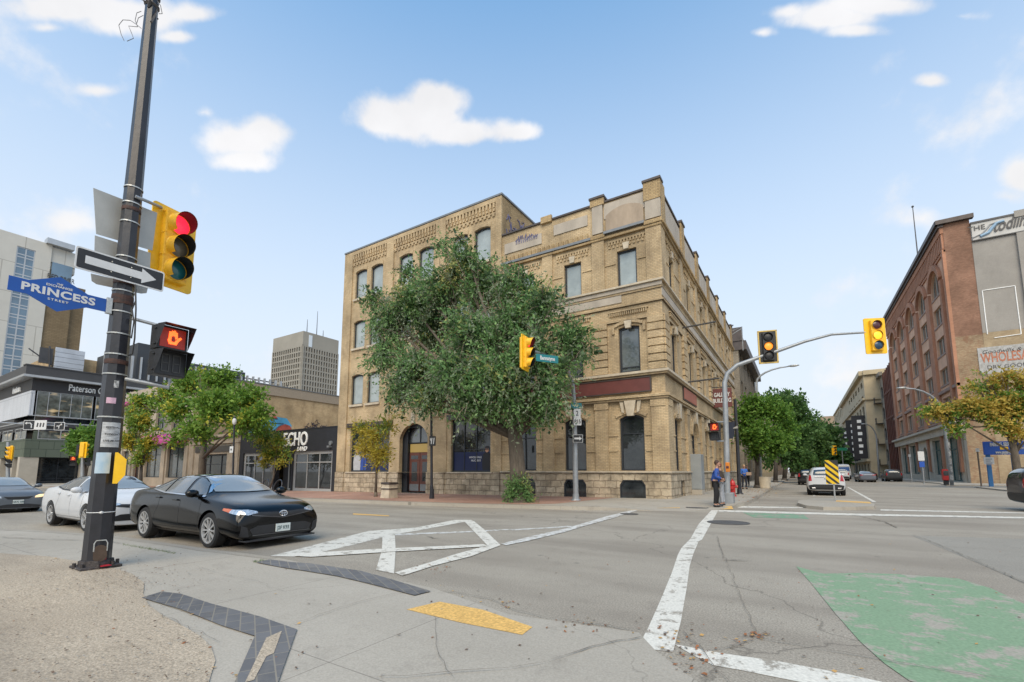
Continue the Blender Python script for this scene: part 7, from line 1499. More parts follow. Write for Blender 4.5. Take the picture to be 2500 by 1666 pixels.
# pole before the main building, arm over the street
b = G(1406, 1222, 0, zfar); DD = b.x*-sin(YAW)+b.y*cos(YAW)
pth = [b, at(1404, 1100, DD), at(1402, 990, DD), at(1398, 935, DD*.995), at(1383, 897, DD*.97), at(1350, 872, DD*.92), at(1300, 858, DD*.82)]
mastpole('grey signal mast right of the big tree trunk, its arm lost in the leaves', pth, [.13, .12, .105, .095, .085, .07, .06], m_galv)
sp_ = at(1284, 862, DD*.80); signal('yellow traffic light showing red seen side-on in front of the big tree', sp_, rz_for(.95, .12), (e_red, e_ambd, e_grnd), 1.12)
for lab, u, v, w_, h_, mat, tx, k in (('teal BANNATYNE street name blade on the mast arm in front of the big tree', 1336, 876, .84, .25, m_teal, 'Bannatyne', .70), ('tiny teal plate high on the grey signal mast by the big tree', 1407, 991, .5, .26, m_teal, 'Av', .985), ('white route marker with black number on the grey signal mast', 1409, 1010, .32, .42, m_signw, '2', .985), ('narrow white parking plate under the route marker on the grey signal mast', 1410, 1030, .36, .34, m_signw, 'P15', .985), ('small black one way sign on the grey mast before the arched window', 1411, 1071, .42, .32, m_sblk, None, .985)):
    p = at(u, v, DD*k); o = thing('traffic_sign' if 'blade' not in lab else 'street_name_sign', lab, 'traffic sign'); fr = FR(p, tuple(RT[:2])+(0,), (sin(YAW), -cos(YAW), 0)) if 'blade' not in lab else FR(p, (.55, .83, 0), (.83, -.55, 0))
    q = MB(fr); q.prism([(a_, c_) for a_, c_ in rrect(w_, h_, .03)], 'y', -.01, .01) ; q.build('panel', mat, o)
    xd = fr((1, 0, 0))-fr((0, 0, 0))
    if tx: text(tx, 'lettering', m_signw if mat is m_teal else m_sblk, h_*.75, TM(fr((0, .018, 0)), tuple(xd)), o, .003, bold=.004, sx=.72 if len(tx) > 3 else .8)
    else: q = MB(fr); q.prism([(-.17, -.04), (.06, -.04), (.06, -.09), (.18, 0), (.06, .09), (.06, .04), (-.17, .04)], 'y', .01, .018); q.build('arrow', m_signw, o); q = MB(fr); q.prism(rrect(w_+.04, h_+.04, .03), 'y', -.014, -.01); q.build('border', m_signw, o)
    rebase(o, p)
# corner mast arm
b = G(1776, 1228, 0, zfar); DD = b.x*-sin(YAW)+b.y*cos(YAW)
pth = [b, at(1774, 1100, DD), at(1771, 1000, DD), at(1769, 935, DD), at(1776, 912, DD*.998), at(1800, 892, DD*.99), at(1850, 874, DD*.975), at(1900, 857, DD*.96), at(1965, 834, DD*.945), at(2030, 817, DD*.93), at(2112, 812, DD*.915)]
mastpole('grey corner signal mast on a square base, its long arm over the right-hand street', pth, [.12, .11, .105, .10, .095, .09, .08, .07, .06, .05, .04], m_galv, .26)
signal('yellow bordered black traffic light hung over the right-hand street, amber lit', at(1875, 847, DD*.965), rz_for(.25, -.97), (m_sblk, EM('orange arrow light', (1.0, 0.30, 0.03), .7), m_sblk), 1.13, (.62, 1.22), m_sblk, m_sblk, rim=M('yellow reflective border', (0.60, 0.42, 0.12), .5), visor=.06)
signal('bright yellow traffic light with amber lamp at the end of the long mast arm', at(2138, 820, DD*.91), rz_for(.42, -.90), (e_redd, e_amb, e_blu), 1.16, (.66, 1.24), visor=.05)
pedsignal('small pedestrian signal with orange hand lit on the corner mast', at(1745, 1054, DD*.99), rz_for(-.1, -1), .95)
q = thing('bracket_arm', 'thin bracket arms of the corner pedestrian signal', 'bracket'); m_ = MB(); m_.tube([at(1750, 1031, DD), at(1770, 1030, DD)], .03, 6); m_.tube([at(1750, 1078, DD), at(1772, 1077, DD)], .03, 6); m_.build('tube', m_galv, q); rebase(q, at(1770, 1030, DD))
p = at(1777, 1141, DD*.985); q = thing('crossing_button', 'orange crossing button box on the corner mast behind the two people', 'push button'); m_ = MB(); m_.bbox(p.x-.08, p.x+.08, p.y-.1, p.y+.02, p.z-.2, p.z+.2, .03); m_.build('housing', M('orange button box', (0.62, 0.20, 0.02), .4), q); m_ = MB(); m_.bbox(p.x-.05, p.x+.05, p.y-.12, p.y-.1, p.z-.05, p.z+.05, .01); m_.build('button', e_redd, q); rebase(q, p)
# slim black lamp post with a banner
b = G(1806, 1207, 0, zfar); D2 = b.x*-sin(YAW)+b.y*cos(YAW)
mastpole('slim black post with a dark banner, just right of the corner mast', [b, at(1800, 1080, D2), at(1794, 975, D2)], [.11, .095, .085], m_pole, name='lamp_post')
bn = thing('banner', 'dark navy banner with a pale wave emblem between corner mast and black post', 'banner'); c0, c1, c2, c3 = at(1771, 1031, D2*.9), at(1799, 1029, D2*.985), at(1798, 1066, D2*.985), at(1771, 1071, D2*.9)
q = MB(); N_ = 8
for i in range(N_+1):
    t = i/N_; dx = Vector((.12*sin(t*5), .12*sin(t*5), 0)); q.v += [c0.lerp(c1, t)+dx, c3.lerp(c2, t)+dx+Vector((0, 0, -.05*sin(t*pi)))]
q.f = [(2*i, 2*i+2, 2*i+3, 2*i+1) for i in range(N_)]; q.mi = [0]*N_; nb = len(q.v); q.add([v+Vector((.02, .02, 0)) for v in q.v[:nb]], [(2*i, 2*i+2, 2*i+3, 2*i+1) for i in range(N_)]); q.build('cloth', M('navy banner', (0.018, 0.022, 0.04), .7), bn, smooth=True)
q = MB(); m1 = c0.lerp(c3, .55).lerp(c1.lerp(c2, .3), .35); m2 = c0.lerp(c3, .48).lerp(c1.lerp(c2, .45), .95); off = Vector((.1, -.22, 0)); q.add([m1+off, m2+off+Vector((0, 0, .12)), m2+off-Vector((0, 0, .03))], [(0, 1, 2)]); q.build('wave_emblem', M('pale emblem', (0.45, 0.40, 0.33), .6), bn); rebase(bn, c1)
# projecting building sign
fr = FR((XR, 36.5, 0), (1, 0, 0), (0, -1, 0)); gs_ = thing('hanging_sign', 'maroon hanging sign reading GALLERY BUILDING on the right flank of the corner building', 'sign')
A1 = onY(1738, 951, 36.5); A2 = onY(1788, 993, 36.5); q = MB(); q.bbox(A1.x, A2.x, 36.45, 36.6, A2.z, A1.z, .02); q.build('board', m_maroon, gs_)
xm = (A1.x+A2.x)/2; zm = (A1.z+A2.z)/2; text('GALLERY', 'lettering', m_signw, .42, TM((xm, 36.43, zm+.22), (1, 0, 0)), gs_, .01, bold=.012, sx=.62); text('BUILDING', 'lettering', m_signw, .42, TM((xm, 36.43, zm-.22), (1, 0, 0)), gs_, .01, bold=.012, sx=.66)
q = MB(); q.cyl((XR, 36.52, A1.z+.12), (A2.x, 36.52, A1.z+.12), .04, n=6); q.build('bracket', m_char, gs_)
for (u0, v0, u1, v1) in ((1666,801,1728,794),(1674,934,1736,934)):
    a = onX(u0, v0, XR); q = MB(); q.cyl((XR, a.y, a.z), (XR+1.8, a.y, a.z+.05), .045, n=6); q.build('bracket', m_char, gs_)
rebase(gs_, (XR, 36.5, A2.z))
q = MB(); pA = [onX(1783, 812, -5.0), onX(1812, 798, -4.0), onX(1814, 858, -4.0)]; o = thing('roof_davit', 'thin pale pipe frame leaning out from the far roof end of the corner building', 'pipe'); Yd = 51
q.tube([onY(*p, Yd) for p in ((1780,812),(1811,798),(1814,856))], .05, 5); q.tube([onY(*p, Yd) for p in ((1780,822),(1810,803))], .05, 5); q.build('tube', m_galv, o); rebase(o, onY(1780, 812, Yd))
# ---- curved street lamps
def streetlamp(label, base, top, head, D0, D1, mat=None, r=.11, ctrl=None, name='street_lamp'):
    o = thing(name, label, 'street lamp'); t = at(*top, D0); h = at(*head, D1); pts = [base, base.lerp(t, .5), t]
    for k in range(1, 7): a = k/6; mid = t+Vector((0, 0, (h.z-t.z)*sin(a*pi/2)))+Vector(((h.x-t.x)*(1-cos(a*pi/2)), (h.y-t.y)*(1-cos(a*pi/2)), 0)); pts.append(mid)
    q = MB(); q.tube(pts, [r*1.1, r, r*.85]+[r*.8-r*.06*k for k in range(6)], 8); q.build('pole', mat or m_galv, o, smooth=True)
    d = (pts[-1]-pts[-2]).normalized(); q = MB(); q.ball(tuple(h+d*.35), .42, .18, .09, 2); q.build('lamp_head', m_band, o, smooth=True); q = MB(); q.ball(tuple(h+d*.35-Vector((0, 0, .06))), .28, .13, .05, 1); q.build('lamp_glass', m_signw, o); rebase(o, base); return o
b = G(1858, 1190, 0, zfar); D3 = b.x*-sin(YAW)+b.y*cos(YAW); streetlamp('grey curved street lamp rising behind the bright green tree', b, (1847, 935), (1925, 895), D3, D3*.97)
b = onY(2324, 1182, 58); b.z = .1; D4 = b.x*-sin(YAW)+b.y*cos(YAW); streetlamp('tall pale street lamp with posters round its pole, before the red warehouse', b, (2302, 1010), (2210, 948), D4, D4*1.0, m_galv, .13)
q = MB(); o = thing('paper_poster', 'ragged posters pasted round the pale street lamp pole before the red warehouse', 'poster')
for k in range(5): z = .6+k*.75; q.lathe((b.x+.0, b.y, z), [(.150, 0), (.155, .5)], 8, 'z', -2.6+.2*k, -.4)
q.build('paper', M('torn posters', (0.12, 0.12, 0.12), .8, 0, 1, 9, tint2=(0.6, 0.58, 0.55)), o); rebase(o, b)
for (lab, u0, v0, ut, vt, uh, vh, X) in (('grey curved lamp before the black hotel banners', 2093, 1170, 2086, 1080, 2070, 1055, 12.6), ('far arched lamp beside the fire escape building', 2147, 1165, 2140, 1070, 2112, 1036, 12.6)):
    b = onX(u0, v0, X); b.z = .1; DD_ = b.x*-sin(YAW)+b.y*cos(YAW); streetlamp(lab, b, (ut, vt), (uh, vh), DD_, DD_, m_galv, .16)
# black lantern posts
def lantern(label, b, uv, D, sign=None):
    o = thing('lamp_post', label, 'lamp post'); t = at(*uv, D); q = MB(); q.tube([b, b.lerp(t, .12), b.lerp(t, .14), t], [.11, .09, .07, .06], 10); q.cyl((b.x, b.y, b.z), (b.x, b.y, b.z+.5), .13, .11, 10); q.build('pole', m_pole, o)
    q = MB(); q.lathe(t, [(.06, 0), (.12, .08), (.14, .30), (.08, .45)], 12); q.build('globe', M('frosted lantern glass', (0.62, 0.62, 0.62), .3), o, smooth=True); q = MB(); q.lathe(t, [(.10, .43), (.09, .5), (.03, .56), (.0, .64)], 12); q.build('cap', m_pole, o)
    rebase(o, b); return o
b = Vector((onY(570, 1168, 16.6).x, 16.6, T(-34)+.14)); D5 = b.x*-sin(YAW)+b.y*cos(YAW); lantern('black lantern post with a white globe, left of the ECHO shop', b, (572, 1037), D5)
p = at(566, 1098, D5*.99); o = thing('traffic_sign', 'little white square sign with dark heart mark on the black lantern post', 'traffic sign'); q = MB(); q.bbox(p.x-.24, p.x+.2, p.y-.03, p.y, p.z-.22, p.z+.22, .01); q.build('panel', m_signw, o); q = MB(); q.ball((p.x-.07, p.y-.04, p.z+.02), .05, .01, .05, 1); q.ball((p.x+.03, p.y-.04, p.z+.02), .05, .01, .05, 1); q.ball((p.x-.02, p.y-.04, p.z-.04), .05, .01, .06, 1); q.build('heart_mark', m_sblk, o); rebase(o, p)
b = G(1054, 1218, 0, zfar); D6 = b.x*-sin(YAW)+b.y*cos(YAW); lantern('black lamp post on the brick pavement, its top hidden in the big tree', b, (1053, 975), D6)
p = at(1056, 1077, D6*.98); o = thing('traffic_sign', 'black and white diagram sign on the lamp post right of the arched doors', 'traffic sign'); fr = FR(p, (cos(YAW), sin(YAW), 0), (sin(YAW), -cos(YAW), 0)); q = MB(fr); q.prism(rrect(.33, .5, .02), 'y', -.01, .01); q.build('panel', m_sblk, o); q = MB(fr)
for k in (-.09, .02): q.prism([(k, -.16), (k+.05, -.16), (k+.09, .16), (k+.03, .16)], 'y', .01, .016)
q.prism([(-.14, .1), (-.1, .16), (-.05, .02), (-.09, -.02)], 'y', .01, .016); q.build('symbol', m_signw, o); rebase(o, p)
# ---- utility cabinet
b1 = G(1695, 1208, 0, zfar); cbx = thing('utility_cabinet', 'tall grey utility cabinet with a red sticker beside the corner building door', 'cabinet'); x_, y_ = b1.x-.05, b1.y+.45; zc = b1.z
q = MB(); q.bbox(x_-.48, x_+.48, y_-.45, y_+.45, zc+.28, zc+2.25, .02); q.build('body', M('grey cabinet paint', (0.27, 0.29, 0.30), .5, 0, .1, 2), cbx); q = MB(); q.bbox(x_-.48, x_+.48, y_-.45, y_+.45, zc, zc+.27, .02); q.build('plinth', m_conc, cbx); q = MB(); q.box(x_-.44, x_+.40, y_-.462, y_-.45, zc+.34, zc+2.18); q.build('door', MATS['grey cabinet paint'], cbx)
q = MB(); q.bbox(x_-.36, x_-.12, y_-.468, y_-.46, zc+1.55, zc+1.72, .004); q.build('sticker', MATS['red spray'], cbx); rebase(cbx, (x_, y_, zc))
# ---- hydrant
b1 = G(1790, 1212, 0, zfar); hy = thing('fire_hydrant', 'red fire hydrant between the corner mast and the black post', 'hydrant'); m_redp = M('red hydrant paint', (0.42, 0.015, 0.012), .4, 0, .15, 8, coat=.3); q = MB(); q.lathe(b1, [(.17, 0), (.17, .05), (.12, .07), (.12, .55), (.15, .57), (.15, .62), (.13, .64), (.12, .74), (.06, .82), (.03, .84), (.03, .9), (0, .9)], 16); q.build('barrel', m_redp, hy, smooth='auto')
for s in (1, -1): q = MB(); q.cyl((b1.x+.1*s, b1.y, b1.z+.5), (b1.x+.22*s, b1.y, b1.z+.5), .06, n=10); q.cyl((b1.x+.2*s, b1.y, b1.z+.5), (b1.x+.25*s, b1.y, b1.z+.5), .075, n=8); q.build('side_outlet', m_redp, hy)
q = MB(); q.cyl((b1.x, b1.y-.1, b1.z+.45), (b1.x, b1.y-.22, b1.z+.45), .085, n=12); q.build('front_outlet', m_redp, hy); rebase(hy, b1)
# ---- litter bin
b1 = G(950, 1216, 0, zfar); lb_ = thing('litter_bin', 'square concrete litter bin with a dark lid on the brick pavement', 'litter bin'); q = MB(); q.add([(b1.x+a*s_, b1.y+c*s_, b1.z+h) for h, s_ in ((0, .33), (.42, .29), (.50, .31), (.56, .31), (.58, .28), (.72, .28)) for a, c in ((-1, -1), (1, -1), (1, 1), (-1, 1))], [(4*k+i, 4*k+(i+1) % 4, 4*k+4+(i+1) % 4, 4*k+4+i) for k in range(5) for i in range(4)]); q.build('body', m_trim, lb_); q = MB(); q.bbox(b1.x-.33, b1.x+.33, b1.y-.33, b1.y+.33, b1.z+.73, b1.z+.84, .04); q.box(b1.x-.32, b1.x+.32, b1.y-.32, b1.y+.32, b1.z+.46, b1.z+.52); q.build('lid', m_cap, lb_); rebase(lb_, b1)
# ---- hoop bicycle racks by the ECHO shop
b1 = G(672, 1212, 0, zfar)
for k, (dx, lab) in enumerate(((-.9, 'black hoop bicycle rack nearer the tree trunk before the ECHO shop'), (.5, 'black hoop bicycle rack nearer the arched doors before the ECHO shop'))):
    o = thing('bicycle_rack', lab, 'bicycle rack', 'hoop racks before the black shop'); q = MB(); c = Vector((b1.x+dx, b1.y-.2, b1.z)); q.tube([c+Vector((-.4, 0, 0))]+[c+Vector((-.4*cos(t*pi/10), .15*sin(t*pi/10), .55+.45*sin(t*pi/10))) for t in range(11)]+[c+Vector((.4, 0, 0))], .035, 8); q.build('hoop', m_pole, o); rebase(o, c)
# ---- round planter by the near tree of the right-hand street
b1 = G(1866, 1192, 0, zfar); o = thing('planter', 'round tan concrete planter beside the nearest bright green tree', 'planter'); q = MB(); q.lathe(b1, [(.42, 0), (.5, .8), (.52, .86), (.44, .86), (.42, .7)], 20); q.build('tub', m_trim, o, smooth='auto'); q = MB(); q.lathe(b1, [(0, .72), (.43, .72)], 20); q.build('soil', m_dirt, o); rebase(o, b1)
# ---- striped hazard marker
b1 = G(2039, 1223, .12); D7 = b1.x*-sin(YAW)+b1.y*cos(YAW); hm_ = thing('hazard_marker', 'yellow and black diagonally striped hazard marker on the traffic island', 'traffic sign'); q = MB(); q.bbox(b1.x-.03, b1.x+.03, b1.y-.03, b1.y+.03, b1.z, b1.z+1.5, .01); q.build('post', m_galv, hm_)
zc0 = at(2034, 1182, D7).z; zc1 = at(2034, 1124, D7).z; wd = 26*D7/F; q = MB(); q.box(b1.x-wd/2-.04, b1.x+wd/2-.04, b1.y-.06, b1.y-.045, zc0, zc1); q.build('panel', m_sblk, hm_)
q = MB(); hgt = zc1-zc0
for k in range(5):
    za = zc0-.36+hgt*(k*.26); pts = []
    poly = [(0, za+.62*wd), (0, za+.62*wd+.15), (wd, za-.32*wd+.15), (wd, za-.32*wd)]
    # clip to the panel height
    def clip(P, zl, up):
        out = []
        for i in range(len(P)):
            a, c = P[i], P[(i+1) % len(P)]; ia = (a[1] >= zl) if up else (a[1] <= zl); ic = (c[1] >= zl) if up else (c[1] <= zl)
            if ia: out.append(a)
            if ia != ic: t = (zl-a[1])/(c[1]-a[1]); out.append((a[0]+(c[0]-a[0])*t, zl))
        return out
    P_ = clip(clip(poly, zc0, True), zc1, False)
    if len(P_) > 2: q.prism([(b1.x-wd/2-.04+p[0], p[1]) for p in P_], 'y', b1.y-.066, b1.y-.0605)
q.build('stripe', M('hazard yellow', (0.72, 0.46, 0.01), .45, 0, .05), hm_); rebase(hm_, b1)
# ---- right-hand parking signs
YB = 56.0; BS = FR((0, YB, 0), (1, 0, 0), (0, -1, 0)); o = thing('parking_sign', 'wide blue parking board with white and yellow lettering on two blue posts', 'sign'); m_bs = M('bright blue board', (0.02, 0.09, 0.42), .5); m_bp = M('blue painted post', (0.03, 0.15, 0.36), .5)
a = onY(2399, 1079, YB); c = onY(2484, 1110, YB); q = MB(); q.bbox(a.x, c.x+1.2, YB-.1, YB+.15, c.z, a.z, .02); q.build('board', m_bs, o)
for u in (2417, 2479): p = onY(u, 1150, YB); q = MB(); q.bbox(p.x-.14, p.x+.14, YB, YB+.2, .05, c.z, .02); q.build('post', m_bp, o)
zt_ = a.z-c.z; text('PARKING, SELF PAY', 'lettering', m_signw, .42, TM((a.x+.4, YB-.12, a.z-zt_*.24), (1, 0, 0)), o, .01, bold=.015, align='LEFT', sx=.42); text('Day    Evening', 'lettering', m_signw, .38, TM((a.x+1.6, YB-.12, a.z-zt_*.52), (1, 0, 0)), o, .01, align='LEFT', sx=.45); text('www.payparking.com', 'lettering', m_signw, .38, TM((a.x+.7, YB-.12, c.z+zt_*.18), (1, 0, 0)), o, .01, bold=.01, align='LEFT', sx=.42)
q = MB(); q.box(a.x+1.0, a.x+1.5, YB-.13, YB-.11, a.z-zt_*.62, a.z-zt_*.42); q.build('yellow_mark', m_sy, o); q = MB(); q.box(a.x+2.75, a.x+3.3, YB-.13, YB-.11, a.z-zt_*.60, a.z-zt_*.44); q.build('red_mark', m_redp, o); rebase(o, (a.x, YB, .1))
a = onY(2401, 1117, YB-.3); c = onY(2428, 1134, YB-.3); o = thing('notice_board', 'small white notice board below the blue parking board', 'sign'); q = MB(); q.bbox(a.x, c.x, YB-.32, YB-.25, c.z, a.z, .01); q.build('panel', m_signw, o); q = MB()
for k in range(4): z = a.z-.15-k*.17; q.box(a.x+.12, c.x-.12-.1*(k % 2), YB-.335, YB-.322, z-.04, z+.02)
q.build('lettering', M('grey print', (.2, .22, .28), .6), o); rebase(o, a)
for (u0, v0, u1, v1, Yp, lab, sgn) in ((2396,1187,2386,1095,55.5,'thin brown sign post at the right-hand kerb by the blue parking board',None),(2256,1178,2246,1105,66,'sign post with a white plate over a blue plate before the red warehouse',1),(2226,1172,2219,1110,76,'plain pale sign post near the red warehouse doors',None)):
    a = onY(u0, v0, Yp); c = onY(u1, v1, Yp); o = thing('sign_post', lab, 'sign post'); q = MB(); q.cyl((a.x, a.y, .05), (a.x, a.y, c.z), .06, n=6); q.build('post', m_galv if sgn or u0 < 2300 else M('brown post', (.15, .11, .08), .6), o)
    if sgn: q = MB(); q.box(a.x-.3, a.x+.22, a.y-.1, a.y-.07, c.z-.9, c.z+.1); q.build('white_plate', m_signw, o); q = MB(); q.box(a.x-.25, a.x+.18, a.y-.1, a.y-.07, c.z-1.6, c.z-1.0); q.build('blue_plate', m_bs, o)
    else: q = MB(); q.box(a.x-.12, a.x+.12, a.y-.08, a.y-.06, c.z-.3, c.z); q.build('plate', m_signw if u0 > 2300 else m_galv, o)
    rebase(o, (a.x, a.y, .1))
a = onY(2311, 1172, 60); o = thing('newspaper_box', 'red box standing beside the pale street lamp before the red warehouse', 'box'); q = MB(); q.bbox(a.x-.25, a.x+.25, 60, 60.5, .55, 1.6, .03); q.build('body', m_redp, o); q = MB(); q.bbox(a.x-.18, a.x+.18, 60.1, 60.4, .1, .55, .02); q.build('pedestal', m_sblk, o); q = MB(); q.box(a.x-.18, a.x+.18, 59.98, 60.0, 1.0, 1.45); q.build('window', g_dark, o); rebase(o, (a.x, 60.3, .1))
# ---- far signals and signs up the right-hand street
def farsignal(lab, u, v, D, s=1.0, face=-1, lit=0, s_hex=None):
    ln = [e_redd, e_ambd, e_grnd]; 
    if lit: ln[lit-1] = (e_red, e_amb, e_grnd)[lit-1]
    return signal(lab, at(u, v, D), (YAW if face < 0 else YAW+pi)+.001, tuple(ln), s, visor=.12)
farsignal('small far traffic light on the right, above the queue of cars', 2037, 1100, 88, 1.5)
farsignal('tiny far traffic light left of the blue and white board', 1974, 1101, 105, 1.4)
for (u0, v0, u1, v1, D, lab, mat) in ((1987,1098,22,22,92,'far pale blue and white board above the middle of the street',M('pale blue board', (0.22, 0.36, 0.52), .5, 0, .4, 1, tint2=(0.5, 0.55, 0.6))),(2056,1097,24,7,90,'far green street name blade above the traffic',M('green blade', (0.02, 0.2, 0.12), .5))):
    p = at(u0, v0, D); o = thing('traffic_sign', lab, 'traffic sign'); w_ = u1*D/F; h_ = v1*D/F; fr = FR(p, (cos(YAW), sin(YAW), 0), (sin(YAW), -cos(YAW), 0)); q = MB(fr); q.prism(rrect(w_, h_, .1), 'y', -.04, .04); q.build('panel', mat, o); q = MB(fr); q.cyl((0, -.08, -p.z), (0, -.08, 0), .08, n=6); q.build('post', m_galv, o); rebase(o, (p.x, p.y, 0))
# ---- signals at the far left crossing
b = at(22, 1176, 42); b.z = T(b.x); t = at(20, 1080, 42)
mastpole('pale grey signal pole at the far left edge', [b, t], [.16, .12], m_galv); signal('yellow traffic light on the pale pole at the far left edge', at(25, 1107, 41.6), YAW-.5, (e_redd, e_ambd, e_grnd), 1.15)
pedsignal('dark pedestrian signal below the yellow light at the far left edge', at(21, 1132, 41.5), YAW-.6, 1.0, False)
b = at(203, 1172, 43); b.z = T(b.x); t = at(203, 1090, 43)
mastpole('grey signal pole left of the foreground pole, before the glazed building', [b, t], [.16, .13], m_galv); s_ = signal('yellow traffic light seen from behind, left of the foreground pole', at(204, 1099, 42.4), YAW+pi-.1, (e_redd, e_ambd, e_grnd), 1.2)
signal('dark side-facing traffic light on the grey pole left of the foreground pole', at(194, 1100, 43.2), YAW+pi/2, (e_red, e_ambd, e_grnd), 1.0, None, None, m_sblk)
pedsignal('dark pedestrian signal with small red glow left of the grey pole', at(178, 1126, 43), YAW+.5, 1.15, True)
pedsignal('dark pedestrian signal on the right side of the grey pole', at(214, 1128, 43), YAW-.9, 1.0, False)
ar = at(40, 1035, 46); o = thing('sign_gantry', 'thin horizontal gantry arm carrying lane signs across the far left crossing', 'gantry'); q = MB(); q.tube([at(-30, 1030, 46), at(60, 1036, 46), at(165, 1041, 46)], .07, 6); q.build('arm', m_galv, o); rebase(o, ar)
for (u, v, w_, h_, mt, lab, k) in ((71,1038,26,22,m_sblk,'black left-turn lane sign with white curved arrow over the far left crossing',0),(99,1038,27,22,m_signw,'white lane sign with dark figures over the far left crossing',1),(145,1041,24,18,m_sblk,'black lane sign with white forked arrow over the far left crossing',2)):
    D = 45.6; p = at(u, v, D); o = thing('lane_sign', lab, 'traffic sign'); fr = FR(p, (cos(YAW), sin(YAW), 0), (sin(YAW), -cos(YAW), 0)); w_, h_ = w_*D/F*.97, h_*D/F*.97
    q = MB(fr); q.prism(rrect(w_+.1, h_+.1, .08), 'y', -.03, .0); q.build('border', m_signw, o); q = MB(fr); q.prism(rrect(w_, h_, .06), 'y', .0, .012); q.build('panel', mt, o); q = MB(fr)
    if k == 0: q.tube([(.3, .02, -.3), (.28, .02, .05), (.1, .02, .2), (-.25, .02, .18)], .055, 5); q.prism([(-.2, .05), (-.2, .32), (-.42, .18)], 'y', .012, .03)
    elif k == 1:
        for j in (-.3, 0, .3): q.prism([(j-.1, -.2), (j+.06, -.2), (j+.1, .18), (j-.04, .24)], 'y', .012, .02)
    else: q.tube([(0, .02, -.25), (0, .02, 0), (.2, .02, .2)], .05, 5); q.tube([(0, .02, 0), (-.25, .02, 0)], .05, 5); q.prism([(.08, .1), (.3, .1), (.2, .3)], 'y', .012, .03)
    q.build('symbol', m_signw if k != 1 else m_char, o); rebase(o, p)
